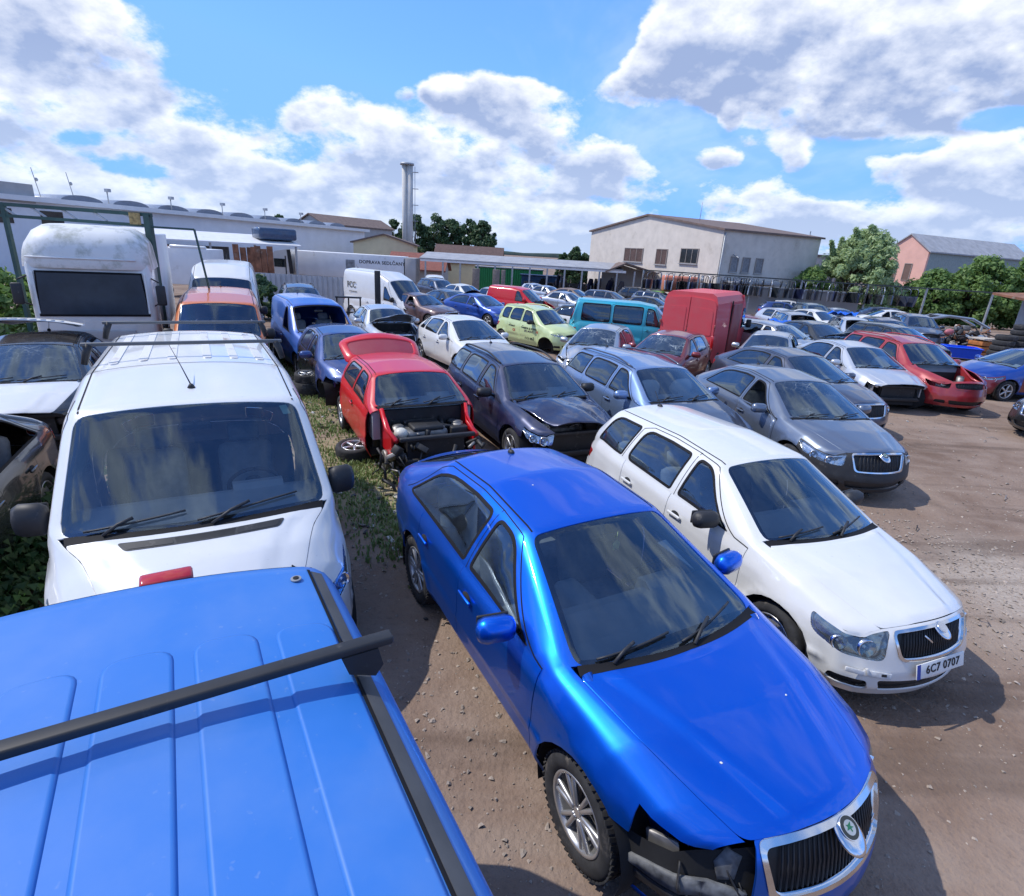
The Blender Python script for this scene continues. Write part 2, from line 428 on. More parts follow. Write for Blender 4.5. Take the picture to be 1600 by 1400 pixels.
class Panel:
    def __init__(s): s.v = []; s.n = []; s.f = []
    def add(s, sh, surf, outer, holes=(), g=.08, off=0., rim=.014, disp=None, wave=None, flare=0.):
        k = .55 if surf == 'T' else 1.
        outer = dens(outer, g, k); holes = [dens(h, g, k) for h in holes]
        pts = []; edges = []
        for lp in [outer] + holes:
            o = len(pts); pts += lp; edges += [(o + i, o + (i + 1) % len(lp)) for i in range(len(lp))]
        A = np.array(outer)
        lo, hi = A.min(0), A.max(0)
        gx = np.arange(lo[0] + g * .5, hi[0], g)
        if surf == 'T':   # finer where the skin is steep
            zc = sh.zc(gx); extra = []
            for i in range(len(gx) - 1):
                m = int(abs(zc[i + 1] - zc[i]) / (g * 1.2))
                extra += [gx[i] + (gx[i + 1] - gx[i]) * (j + 1) / (m + 1) for j in range(m)]
            gx = np.sort(np.concatenate([gx, extra]))
        gy = np.arange(lo[1] + g / k * .5, hi[1], g / k)
        if surf == 'T' and lo[1] < .8 and hi[1] > .8: gy = np.sort(np.concatenate([gy, [s_ * v for s_ in (1, -1) for v in (.86, .93, 1., 1.07, 1.14)]]))
        G = np.stack(np.meshgrid(gx, gy), -1).reshape(-1, 2)
        ok = inside(G, outer)
        for h in holes: ok &= ~inside(G, h)
        G = G[ok]
        # keep off the outlines
        B_ = np.array(pts) * [1, k]
        if len(G):
            D = np.min(((G * [1, k])[:, None, :] - B_[None]) ** 2 @ np.ones(2), axis=1) if len(G) * len(B_) < 4e6 else np.full(len(G), 1.)
            G = G[D > (g * .35) ** 2]
        allp = np.concatenate([np.array(pts), G]) if len(G) else np.array(pts)
        r = delaunay_2d_cdt([Vector((p[0], p[1] * k)) for p in allp], edges, [], 0, 1e-6)
        V = np.array([(v[0], v[1] / k) for v in r[0]]); F = [tuple(f) for f in r[2]]
        cen = np.array([V[list(f)].mean(0) for f in F])
        ok = inside(cen, outer)
        for h in holes: ok &= ~inside(cen, h)
        F = [f for f, q in zip(F, ok) if q]
        fn = sh.T if surf == 'T' else sh.B
        P = fn(V[:, 0], V[:, 1])
        Nn = shell_normal(sh, surf, V)
        if off: P = P + Nn * off
        if wave is not None: P, Nn = wave(P, Nn, V)
        if disp is not None: P = disp(P)
        used = np.zeros(len(P), int); used[np.unique(np.array(F).ravel())] = 1
        idx = np.cumsum(used) - 1; kp = used > 0
        P, Nn = P[kp], Nn[kp]; F = [tuple(int(idx[i]) for i in f) for f in F]
        o = len(s.v)
        F2 = []
        for f in F:
            a, b, c = P[f[0]], P[f[1]], P[f[2]]
            F2.append(f if np.dot(np.cross(b - a, c - a), Nn[f[0]] + Nn[f[1]] + Nn[f[2]]) > 0 else f[::-1])
        s.v += P.tolist(); s.n += Nn.tolist(); s.f += [tuple(i + o for i in f) for f in F2]
        if rim:
            cnt = {}
            for f in F2:
                for i in range(3):
                    e = (f[i], f[(i + 1) % 3]); kk = tuple(sorted(e))
                    cnt[kk] = None if kk in cnt else e
            be = [e for e in cnt.values() if e]
            ids = {}; outw = {}
            for a, b in be:
                q = np.cross(P[b] - P[a], Nn[a]); q = q / (np.linalg.norm(q) + 1e-9)
                for i in (a, b): outw[i] = outw.get(i, 0) + q
            for i in outw:
                q = outw[i] / (np.linalg.norm(outw[i]) + 1e-9); m = q * .85 + Nn[i] * .2
                ids[i] = len(s.v)
                s.v.append((P[i] - Nn[i] * rim + q * flare).tolist()); s.n.append((m / np.linalg.norm(m)).tolist())
            for a, b in be: s.f.append((o + b, o + a, ids[a], ids[b]))
        return s
    def strip(s, sh, surf, line, w=.008, lift=.0015, g=.06):
        """thin seam running along a line of the skin"""
        L = [np.array(p, float) for p in line]; pts = []
        k = .55 if surf == 'T' else 1.
        for a, b in zip(L, L[1:]):
            m = max(1, int(np.hypot(b[0] - a[0], (b[1] - a[1]) * k) / g))
            pts += [a + (b - a) * j / m for j in range(m)]
        pts.append(L[-1]); V = np.array(pts)
        P = (sh.T if surf == 'T' else sh.B)(V[:, 0], V[:, 1]); Nn = shell_normal(sh, surf, V)
        tan = np.gradient(P, axis=0); tan /= np.linalg.norm(tan, axis=1)[:, None] + 1e-9
        sd = np.cross(Nn, tan); o = len(s.v)
        for p, n_, d in zip(P, Nn, sd):
            s.v += [(p + n_ * lift - d * w / 2).tolist(), (p + n_ * lift + d * w / 2).tolist()]; s.n += [n_.tolist()] * 2
        s.f += [(o + 2 * i, o + 2 * i + 2, o + 2 * i + 3, o + 2 * i + 1) for i in range(len(P) - 1)]
        return s
    def mesh(s, name, custom=True):
        me = bpy.data.meshes.new(name)
        me.from_pydata(s.v, [], s.f)
        me.polygons.foreach_set('use_smooth', [True] * len(me.polygons))
        me.update()
        if custom: me.normals_split_custom_set_from_vertices(s.n)
        return me
def _fd(sh, surf, V, raw=True):
    fn = sh.T if surf == 'T' else sh.B
    e = .004; ez = .01 if surf == 'T' else .006
    u, v = V[:, 0], V[:, 1]
    if surf == 'T':
        u = np.clip(u, sh.d0 + e, sh.d1 - e); v = np.clip(v, -2 + ez, 2 - ez)
    du = fn(u + e, v) - fn(u - e, v); dv = fn(u, v + ez) - fn(u, v - ez)
    n = np.cross(du, dv); n /= np.linalg.norm(n, axis=1)[:, None] + 1e-12
    P = fn(u, v)
    if surf == 'T': out = np.stack([P[:, 0] * .0, P[:, 1] * .3, np.full(len(P), 1.)], 1)
    else:
        a, sg = sh.wrap(u); out = np.stack([np.interp(a, sh.tt, sh.N[:, 0]), np.interp(a, sh.tt, sh.N[:, 1]) * sg, np.zeros(len(a))], 1)
    sgn = np.sign((n * out).sum(1)); sgn[sgn == 0] = 1
    return n * sgn[:, None]
def shell_normal(sh, surf, V):
    V = np.asarray(V, float)
    if not hasattr(sh, '_edge'):
        t = sh.tt
        nb = _fd(sh, 'B', np.stack([t, sh.O[:, 2] - .03], 1))
        q = np.where(t < sh.tF, np.interp(t, [0, sh.tF], [0, 2]), np.where(t > sh.tR, np.interp(t, [sh.tR, sh.TH], [2, 0]), 2.))
        nt_ = _fd(sh, 'T', np.stack([sh.td, q], 1))
        n = nb * .55 + nt_ * .45
        sh._edge = n / np.linalg.norm(n, axis=1)[:, None]
    n = _fd(sh, surf, V)
    sm = lambda x: np.clip(x, 0, 1) ** 2 * (3 - 2 * np.clip(x, 0, 1))
    if surf == 'B':
        a, sg = sh.wrap(V[:, 0]); zs = sh.zsh(a)
        h = (zs - V[:, 1]) / .14
        w = 1 - sm(h); t = a
    else:
        a = np.abs(V[:, 1]); d = V[:, 0]
        w1 = sm((a - 1.35) / .65) * ((d < sh.cowl[0] + .15) | (d > sh.rbase[0] - .1))
        w2 = sm((sh.d0 + .09 - d) / .09)
        i = (sh.tt >= sh.tF) & (sh.tt <= sh.tR)
        ts = np.interp(d, sh.td[i], sh.tt[i]); tn = np.interp(a, [0, 2], [0, sh.tF])
        t = np.where(w2 > w1, tn, ts); w = np.maximum(w1, w2); sg = np.sign(V[:, 1] + 1e-9)
    ne = np.stack([np.interp(t, sh.tt, sh._edge[:, k]) for k in range(3)], 1)
    ne[:, 1] *= sg
    n = n * (1 - w)[:, None] + ne * w[:, None]
    return n / (np.linalg.norm(n, axis=1)[:, None] + 1e-12)
# ---------------------------------------------------------------- shared materials
RUBBER = simple('tyre_rubber', (.028, .028, .03), .85, vary=.35, scale=18, stain=((.16, .14, .12), 7., .56))
BLACK = simple('black_plastic', (.022, .022, .024), .55, vary=.25, stain=((.13, .12, .11), 9., .6))
TRIM = simple('black_trim', (.010, .010, .012), .7, spec=.2)
DARK = simple('dark_cavity', (.012, .012, .013), .9, vary=.4)
DASH = simple('grey_dashboard', (.36, .385, .41), .8, vary=.08)
SEAT = simple('seat_cloth', (.24, .25, .265), .9, vary=.2, scale=14)
CHROME = simple('chrome', (.72, .73, .75), .16, 1., vary=.05)
ALLOY = simple('alloy_silver', (.50, .50, .50), .35, .75, vary=.15)
STEEL = simple('bare_metal', (.30, .29, .28), .5, .6, vary=.3, scale=9, stain=((.17, .08, .04), 5., .55))
LAMP = simple('lamp_reflector', (.62, .64, .66), .2, .85, vary=.3, scale=30)
REDLAMP = simple('red_lamp', (.42, .012, .015), .15, coat=1.)
ORANGE_LAMP = simple('amber_lamp', (.7, .22, .02), .2, coat=1.)
PLATE = simple('plate_white', (.72, .72, .70), .5, vary=.1)
INK = simple('black_ink', (.015, .015, .018), .6)
BAGW = simple('white_airbag', (.75, .75, .74), .9, vary=.06)
GLASS = glass(); GLASS_DARK = glass('tinted_glass', (.16, .19, .20))
CRACKED = glass('shattered_glass', (.42, .50, .50), crack=.9)
CRACKED_SOFT = glass('cracked_glass', (.36, .43, .44), crack=.32)
CLEAR = glass('lamp_lens', (.88, .90, .92), dust=.12)
_MESH = {}
def cached(key, fn):
    if key not in _MESH: _MESH[key] = fn()
    return _MESH[key]
def put(name, key, fn, mat, parent, cache=True):
    base = cached(key, fn) if cache else fn()
    me = base.copy() if cache else base
    me.materials.clear() if me.materials else None
    for m in (mat if isinstance(mat, (list, tuple)) else [mat]): me.materials.append(m)
    o = bpy.data.objects.new(name, me); COL.objects.link(o); o.parent = parent
    return o
def circ(t, z, r, n=26): return [(t + r * math.cos(2 * math.pi * i / n), z + r * math.sin(2 * math.pi * i / n)) for i in range(n)]
def topline(sh, a, b, m=0., n=14): return [(t, float(sh.zsh(t)) - m) for t in np.linspace(a, b, n)]
def pt(sh, surf, u, v, off=0.):
    V = np.array([[u, v]], float)
    P = (sh.T if surf == 'T' else sh.B)(V[:, 0], V[:, 1])[0]; n = shell_normal(sh, surf, V)[0]
    return Vector(P + n * off), Vector(n)
def side_windows(sp, lay):
    """list of window outlines (d, q) for the left side"""
    c, w, b = sp.cowl[0], sp.wtop[0], lay['bp']
    top, bot = lay.get('qt', 1.10), lay.get('qb', 1.93)
    out = [rnd([(c + lay.get('fa', .26), bot), (w + .06, top + .02), (b - .04, top), (b - .03, bot)], [.02, .10, .05, .03], .45)]
    for a, e in lay.get('more', ()):
        (a0, a1), (e0, e1) = a, e
        out.append(rnd([(a0, bot), (a1, top), (e1, lay.get('qte', top)), (e0, lay.get('qbe', bot))], lay.get('wr', [.03, .05, .12, .10]), .45))
    return out
LAY = dict(
 liftback=dict(bp=2.42, more=[((2.50, 2.48), (3.80, 3.42))], wr=[.03, .06, .34, .10], dr=(1.36, 2.46, 3.36)),
 wagon=dict(bp=2.42, more=[((2.50, 2.48), (3.33, 3.30)), ((3.42, 3.38), (4.16, 3.96))], dr=(1.36, 2.46, 3.36)),
 smallwagon=dict(bp=2.20, more=[((2.30, 2.28), (3.12, 3.02)), ((3.24, 3.14), (3.86, 3.62))], dr=(1.20, 2.25, 3.12)),
 hatch=dict(bp=2.10, more=[((2.2, 2.17), (2.96, 2.86))], dr=(1.16, 2.15, 3.0)),
 bighatch=dict(bp=2.3, more=[((2.38, 2.36), (3.25, 3.15)), ((3.33, 3.24), (3.68, 3.4))], dr=(1.3, 2.34, 3.3)),
 sedan=dict(bp=2.5, more=[((2.58, 2.56), (3.5, 3.22))], dr=(1.45, 2.54, 3.4)),
 mini=dict(bp=2.10, more=[((2.17, 2.15), (2.95, 2.90))], dr=(1.10, 2.15, 2.15)),
 panda=dict(bp=1.95, more=[((2.03, 2.0), (2.62, 2.55)), ((2.72, 2.65), (3.12, 3.02))], dr=(1.02, 2.0, 2.7)),
 suv=dict(bp=2.45, more=[((2.55, 2.52), (3.35, 3.3)), ((3.45, 3.4), (4.08, 3.9))], dr=(1.38, 2.5, 3.4)),
 smallvan=dict(bp=2.12, more=[], dr=(1.25, 2.18, 2.18)),
 van=dict(bp=1.98, more=[], dr=(1.05, 2.05, 3.1)),
 bigvan=dict(bp=2.0, qt=1.34, more=[], dr=(1.0, 2.08, 3.3)),
 oldvan=dict(bp=1.95, more=[((2.07, 2.05), (3.1, 3.08)), ((3.22, 3.2), (4.25, 4.2))], wr=[.05, .05, .06, .06], dr=(1.0, 2.0, 3.15)),
)
HEADL = dict(  # y inner, d outer, z bottom inner, z bottom outer, top margin
 liftback=(.47, .58, .555, .61, .012), wagon=(.47, .62, .565, .61, .012), smallwagon=(.40, .54, .51, .59, .012), hatch=(.42, .62, .56, .62, .02), bighatch=(.42, .75, .58, .64, .02),
 sedan=(.42, .42, .59, .60, .02), mini=(.45, .5, .58, .60, .02), panda=(.40, .5, .66, .70, .03), suv=(.45, .65, .70, .73, .02), smallvan=(.45, .60, .64, .70, .02),
 van=(.48, .72, .66, .74, .02), bigvan=(.50, .62, .70, .76, .03), oldvan=(.45, .42, .68, .70, .03))
GRILLE = dict(  # half width top / bottom, z top margin / z bottom
 liftback=(.40, .34, .02, .52), wagon=(.40, .34, .02, .52), smallwagon=(.37, .31, .03, .53), hatch=(.30, .3, .10, .60), bighatch=(.36, .3, .08, .60), sedan=(.38, .36, .03, .56), mini=(.4, .35, .07, .6),
 panda=(.3, .3, .1, .68), suv=(.40, .36, .04, .72), smallvan=(.36, .33, .05, .66), van=(.40, .36, .1, .70), bigvan=(.42, .40, .06, .74), oldvan=(.42, .42, .06, .68))
for _d in (HEADL, GRILLE, LAY, SPECS): _d['liftback_b'] = _d['liftback']
HEADL['liftback_b'] = (.46, .78, .56, .63, .012)
_SP = {}
def spec(n):
    if n not in _SP: _SP[n] = SPECS[n]()
    return _SP[n]
# ---------------------------------------------------------------- part shapes
def head_poly(sp, n):
    yi, do, zi, zo, m = HEADL[n]
    t0, t1 = sp.ty_(yi), sp.td_(do)
    top = topline(sp, t0, t1, m, 10)
    tm = sp.td_(sp.d0 + .05)
    return rnd([(t0 + .02, zi), (tm, zi + .01), (t1 - (.03 if n == 'smallwagon' else .12), zo), (t1, top[-1][1] - .03)] + top[::-1], [.05, .06, .05, .02] + [.02] * 10), t1
def grille_poly(sp, n, grow=0.):
    a, b, m, zb = GRILLE[n]
    ta, tb = sp.ty_(a + grow), sp.ty_(b + grow)
    top = [(t, float(sp.zsh(t)) - m + grow * (m > .015 and 1)) for t in np.linspace(ta, -ta, 12)]
    return rnd([(-tb, zb - grow), (tb, zb - grow)] + top, [.05, .05, .04] + [.0] * 10 + [.04])
def intake_poly(sp, side=0):
    z0 = sp.zbot + .04
    if side == 0: return rnd([(-.42, z0), (.42, z0), (.46, z0 + .11), (-.46, z0 + .11)], .03)
    a, b = .50, .74
    p = rnd([(a, z0 + .01), (b, z0 + .02), (b - .02, z0 + .10), (a + .02, z0 + .10)], .03)
    return p if side > 0 else mirB(p)
QH = 1.06
def part_body(sp, n, g, o):
    p = Panel(); lay = LAY[n]
    miss = o['missing']
    dc = sp.cowl[0] + .02
    wins = side_windows(sp, lay)
    ws = wind_poly(sp, n); rw = rear_poly(sp, n)
    holes = [ws] + ([rw] if rw else [])
    if not o.get('blank'):
        for w in wins: holes += [w, mir(w)]
    else: holes += [wins[0], mir(wins[0])]
    d1 = sp.d1
    dn = sp.d0 if 'fender' not in miss else dc - .1
    outer = [(dn, 2), (d1, 2), (d1, -2), (dn, -2), (dn, -QH), (dc, -QH), (dc, QH), (dn, QH)]
    if o.get('roofcut'): holes.append(o['roofcut'])
    p.add(sp, 'T', outer, holes, g)
    hl, th = head_poly(sp, n)
    A1, A2 = circ(sp.tA, sp.wr, sp.ra), circ(sp.tB, sp.wr, sp.ra)
    d_f, d_b, d_q = lay['dr']
    tf, tq = sp.td_(d_f), sp.td_(d_q)
    zl = o['zl']
    fl = 'fender' in miss
    for sg in (1, -1):
        M = (lambda q: q) if sg > 0 else mirB
        if not fl:
            fp = topline(sp, th, tf - .004) + [(tf - .004, sp.zbot), (sp.tA, sp.zbot), (sp.tA, zl), (th, zl)]
            p.add(sp, 'B', M(fp), [M(A1)], g)
        te = sp.TH
        qp = topline(sp, tq + .004, te, 0, 30) + [(te, zl), (sp.tB + .1, zl), (sp.tB + .1, sp.zbot), (tq + .004, sp.zbot)]
        tl = tail_poly(sp, n)
        p.add(sp, 'B', M(qp), [M(A2)] + ([M(tl)] if tl else []), g)
        sl = [(sp.tA + .2, sp.zbot + .075), (sp.tB - .2, sp.zbot + .075), (sp.tB - .2, sp.zbot), (sp.tA + .2, sp.zbot)]
        p.add(sp, 'B', M(sl), [M(A1), M(A2)], g)
    return p.mesh('body')
def wind_poly(sp, n, w=0.):
    c, t = sp.cowl[0], sp.wtop[0]
    return rnd([(c + .014 + w, -.965 + w), (t - .01 - w, -.935 + w), (t - .01 - w, .935 - w), (c + .014 + w, .965 - w)], [.05, .07, .07, .05], .55)
def rear_poly(sp, n):
    if n in ('bigvan', 'van', 'smallvan'): return None
    a, b = sp.rtop[0] + .05, sp.rbase[0] - .01
    return rnd([(a, -.88), (b, -.9), (b, .9), (a, .88)], .08, .55)
def tail_poly(sp, n):
    z = float(sp.zsh(sp.tR)) - .03
    return rnd([(sp.tR - .24, z - .03), (sp.tR + .22, z), (sp.tR + .22, z - .15), (sp.tR - .12, z - .17)], .03)
def part_hood(sp, n, g, o):
    p = Panel(); dc = sp.cowl[0] + .02
    q = QH - .014
    p.add(sp, 'T', rnd([(sp.d0 + .004, -q), (sp.d0 + .004, q), (dc - .06, q), (dc - .042, q * .5), (dc - .036, 0), (dc - .042, -q * .5), (dc - .06, -q)], [.06, .06, .05, 0, 0, 0, .05], .55), [], .026 if g < .05 else g * .8, disp=o.get('hood_disp'))
    return p.mesh('hood', o.get('hood_disp') is None)
def part_bumper(sp, n, g, o):
    p = Panel(); hl, th = head_poly(sp, n); zl = o['zl']
    sides = [(sp.tA - .2, zl), (sp.tA - .2, sp.zbot - .01)]
    outer = topline(sp, -th, th, 0, 40)
    outer = outer + [(th, zl), (sp.tA, zl), (sp.tA, sp.zbot - .02)] + [(-sp.tA, sp.zbot - .02), (-sp.tA, zl), (-th, zl)]
    A1 = circ(sp.tA, sp.wr, sp.ra)
    holes = [A1, mirB(A1), hl, mirB(hl), grille_poly(sp, n), intake_poly(sp), intake_poly(sp, 1), intake_poly(sp, -1)]
    if o.get('bumper_cut'): holes += o['bumper_cut'](sp)
    p.add(sp, 'B', outer, holes, g, disp=o.get('bumper_disp'))
    return p.mesh('front_bumper', o.get('bumper_disp') is None)
def part_rear_bumper(sp, n, g, o):
    p = Panel(); T = sp.TH
    A = circ(sp.tB, sp.wr, sp.ra); w = 2 * T
    A_ = [(w - a, b) for a, b in A][::-1]
    p.add(sp, 'B', [(sp.tB, o['zl'] - .004), (w - sp.tB, o['zl'] - .004), (w - sp.tB, sp.zbot), (sp.tB, sp.zbot)], [A, A_], g)
    return p.mesh('rear_bumper')
def part_door(sp, n, g, o, front, sg):
    p = Panel(); d_f, d_b, d_q = LAY[n]['dr']
    a, b = (d_f, d_b) if front else (d_b, d_q)
    ta, tb = sp.td_(a) + .004, sp.td_(b) - .004
    A2 = circ(sp.tB, sp.wr, sp.ra); A1 = circ(sp.tA, sp.wr, sp.ra)
    poly = topline(sp, ta, tb, 0, 10) + [(tb, sp.zbot + .08), (ta, sp.zbot + .08)]
    M = (lambda q: q) if sg > 0 else mirB
    p.add(sp, 'B', M(poly), [M(A1), M(A2)], g, disp=o.get('door_disp'))
    return p.mesh('door', o.get('door_disp') is None)
def part_trim(sp, n, g, o):
    """black seals round the panes, cowl panel, wiper tray, shut lines"""
    p = Panel(); lay = LAY[n]
    dc = sp.cowl[0]
    ws = wind_poly(sp, n)
    g2 = min(g, .1)
    p.add(sp, 'T', inset(ws, .002, .55), [inset(ws, .034, .55)], g2, off=-.011, rim=0)
    p.add(sp, 'T', [(dc - .045, -1.04), (dc - .018, 0), (dc - .045, 1.04), (dc + .020, .975), (dc + .020, -.975)], [], g2, off=.0015, rim=.01)
    wins = side_windows(sp, lay)
    if o.get('blank'): wins = wins[:1]
    for w in wins:
        for M in (lambda q: q, mir):
            p.add(sp, 'T', M(inset(w, -.012, .45)), [M(inset(w, .014, .45))], g2, off=.002, rim=.008)
    rw = rear_poly(sp, n)
    if rw: p.add(sp, 'T', inset(rw, -.006, .55), [inset(rw, .03, .55)], g2, off=.001, rim=0)
    d_f, d_b, d_q = lay['dr']
    for s_ in (1, -1):
        c = dc
        fr = [(d_f, 1.99), (c + .16, 1.93), (sp.wtop[0] + .02, 1.02), (sp.wtop[0] + .3, .985), (lay['bp'], .98)]
        if lay['more']:
            e = lay['more'][0][1]
            fr += [(e[1] - .05, .985), (e[1] + .08, 1.1), (e[0] + .09, 1.96)]
        fr = [(d, q * s_) for d, q in fr]
        p.strip(sp, 'T', fr, .009, .0015, .04)
        p.strip(sp, 'T', [(lay['bp'] + .015, 1.99 * s_), (lay['bp'] + .01, .985 * s_)], .007)
        p.strip(sp, 'T', [(sp.wtop[0] + .02, .90 * s_), (sp.rmax[0], .89 * s_), (sp.rtop[0], .88 * s_)], .012, .0015)
        if o['side_strip']:
            z = sp.zbot + (sp.belt[0] - sp.zbot) * .42
    return p.mesh('rubber_trim')
def part_glass(sp, poly, g, off=-.006):
    p = Panel(); p.add(sp, 'T', poly, [], max(g, .07), off=off, rim=0)
    return p.mesh('glass')
def part_under(sp, n, g, o):
    b = MB(); x = lambda d: sp.L / 2 - d
    zb = sp.zbot
    b.box((0, 0, zb + .05), (sp.L - .75, sp.ym * 1.0, .10))
    xm0, xm1 = x(sp.fo + sp.ra + .05), x(sp.fo + sp.wb - sp.ra - .05)
    b.box(((xm0 + xm1) / 2, 0, zb + .06), (xm0 - xm1, sp.ym * 1.9, .10))
    for d in (sp.fo, sp.fo + sp.wb):
        if d == sp.fo and 'fender' in o['missing']: continue
        for sg in (1, -1):
            v = []; m = 14; ra = sp.ra + .012
            for i in range(m + 1):
                t = math.pi * (-.12 + 1.24 * i / m)
                for y in (sp.ym - .36, sp.ym + .012): v.append((x(d) + ra * math.cos(t), sg * y, sp.wr + ra * math.sin(t)))
            f = [(2 * i, 2 * i + 2, 2 * i + 3, 2 * i + 1) for i in range(m)]
            b.add(v, f, 0, True)
            b.add(v[0::2], [tuple(range(m + 1))])
    # rear parcel space
    xr = x(sp.L - .25); b.box((x(sp.cowl[0] + 2.6) * .5 + xr * .5, 0, zb + .22), (abs(x(sp.cowl[0] + 2.6) - xr), sp.ym * 1.3, .2))
    return b.mesh('underbody')
def part_front_core(sp, n, g, o):
    """black liner behind the nose openings"""
    p = Panel()
    ta = sp.tA - sp.ra + .06
    p.add(sp, 'B', [(-ta, sp.zbot + .01), (ta, sp.zbot + .01), (ta, .56), (.45, sp.nose - .07), (-.45, sp.nose - .07), (-ta, .56)], [], .14, off=-.055, rim=0)
    return p.mesh('front_liner')
def part_dash(sp, n, g, o):
    b = MB(); x = lambda d: sp.L / 2 - d
    c = sp.cowl[0]; z = sp.cowl[1]; w = sp.ym * .93
    prof = [(x(c - .05), z - .10), (x(c + .12), z - .045), (x(c + .36), z - .015), (x(c + .44), z - .03), (x(c + .50), z - .09), (x(c + .46), z - .2), (x(c + .40), z - .5), (x(c - .05), z - .5)]
    b.prism(prof, 'y', -w, w)
    b.prism([(x(c + .36), z - .02), (x(c + .42), z + .02), (x(c + .50), z + .01), (x(c + .52), z - .10), (x(c + .36), z - .10)], 'y', .20, .56)
    b.box((x(c + .75), 0, z - .45), (.7, .2, .3), bev=.04)
    return b.mesh('dashboard')
def part_seat(sp, n, g, o, rear=False):
    b = MB(); h = sp.H - 1.46 if sp.H < 1.6 else (sp.belt[0] - .93) + .05
    z0 = .40 + h
    ws = (1.22 if rear else .48)
    b.box((.05, 0, z0), (.5, ws, .18), (0, -.12, 0), .06)
    b.box((-.27, 0, z0 + .33), (.17, ws * .96, .62), (0, -.30, 0), .07)
    for y in ((-.36, .36) if rear else (0,)):
        b.box((-.41, y, z0 + .71), (.10, .27, .18), (0, -.25, 0), .045)
        if not rear:
            b.cyl((-.37, y - .06, z0 + .58), (-.39, y - .06, z0 + .68), .008, 6); b.cyl((-.37, y + .06, z0 + .58), (-.39, y + .06, z0 + .68), .008, 6)
    return b.mesh('seat')
def part_steer(sp, n, g, o):
    b = MB(); v = []; r = .185
    pts = [(r * math.cos(t), r * math.sin(t), 0) for t in np.linspace(0, 2 * math.pi, 25)]
    M = Matrix.Rotation(rad(-62), 4, 'Y')
    b2 = MB(); b2.tube(pts, .016, 8); b2.ball((0, 0, .02), .075, (1, 1, .5)); b2.box((0, .1, 0), (.05, .2, .02)); b2.box((0, -.1, 0), (.05, .2, .02)); b2.box((-.1, 0, 0), (.2, .05, .02))
    b2.cyl((0, 0, 0), (0, 0, -.25), .03)
    b.add(b2.v, b2.f, 0, True, M)
    return b.mesh('steering_wheel')
def part_mirror(sp, n, g, o):
    b = MB(); b.box((.015, 0, .0), (.14, .25, .155), (0, 0, .15), .062)
    b.box((-.02, -.13, -.05), (.07, .10, .035), (.35, 0, 0), .012, mi=1)
    b.box((-.052, -.008, 0), (.02, .20, .12), (0, 0, .15), .01, mi=1)
    return b.mesh('mirror')
def tyre_mesh(r, w, tread):
    def f():
        b = MB(); h = w / 2; ri = r * .66
        prof = [(ri, -h * .72), (ri + .012, -h * .86), (r * .80, -h * .98), (r * .92, -h * .92), (r * .975, -h * .74), (r, -h * .5), (r, h * .5), (r * .975, h * .74), (r * .92, h * .92), (r * .80, h * .98), (ri + .012, h * .86), (ri, h * .72)]
        b.lathe(prof, 40 if tread else 20, Matrix.Rotation(rad(90), 4, 'X'))
        if tread:
            for i in range(52):
                t = 2 * math.pi * i / 52
                for s_ in (1, -1):
                    M = Matrix.Rotation(t, 4, 'Y') @ Matrix.Translation((r * .983, s_ * h * .66, 0)) @ Matrix.Rotation(s_ * .3, 4, 'X')
                    b.box((0, 0, 0), (.009, h * .5, .022), M=M)
                M = Matrix.Rotation(t + .06, 4, 'Y') @ Matrix.Translation((r * .993, 0, 0))
                b.box((0, 0, 0), (.010, h * .55, .018), M=M)
        return b.mesh('tyre')
    return cached(('tyre', r, w, tread), f)
def rim_mesh(r, w, style):
    def f():
        b = MB(); ri = r * .665; h = w / 2; n = 36 if style != 'plain' else 18
        M = Matrix.Rotation(rad(90), 4, 'X')   # local z -> -y (outer face at -y)
        b.lathe([(ri * .985, -h * .8), (ri * 1.02, h * .78), (ri * 1.0, h * .86), (ri * .93, h * .80), (ri * .90, h * .55), (ri * .86, -h * .2), (ri * .86, -h * .8)], n, M)
        if style == 'twin':
            b.ball((0, -h * .55, 0), ri * .22, (1, .35, 1), 14)
            b.cyl((0, -h * .58, 0), (0, -h * .72, 0), ri * .13, 14)
            for i in range(6):
                for dt in (-.16, .16):
                    t = 2 * math.pi * i / 6 + dt
                    p0 = Vector((math.cos(t * 1 - dt * .2), 0, math.sin(t - dt * .2))) * ri * .16; p1 = Vector((math.cos(t), 0, math.sin(t))) * ri * .95
                    p0.y = -h * .55; p1.y = -h * .72
                    d = p1 - p0; mid = (p0 + p1) / 2
                    ang = math.atan2(d.z, d.x)
                    b.box(mid, (d.length, .03, ri * .13), (0, -ang, 0), .012)
        elif style == 'five':
            b.ball((0, -h * .55, 0), ri * .24, (1, .35, 1), 12)
            for i in range(5):
                t = 2 * math.pi * i / 5
                mid = Vector((math.cos(t), 0, math.sin(t))) * ri * .52; mid.y = -h * .62
                b.box(mid, (ri * .86, .04, ri * .24), (0, -t, 0), .018)
        else:   # pressed steel
            b.lathe([(ri * .9, h * .35), (ri * .70, h * .62), (ri * .45, h * .5), (ri * .25, h * .66), (.0, h * .66)], 18, M)
            for i in range(10):
                t = 2 * math.pi * i / 10
                b.ball((math.cos(t) * ri * .78, -h * .52, math.sin(t) * ri * .78), ri * .07, (1, .3, 1), 6, 1)
        return b.mesh('rim')
    return cached(('rim', r, w, style), f)
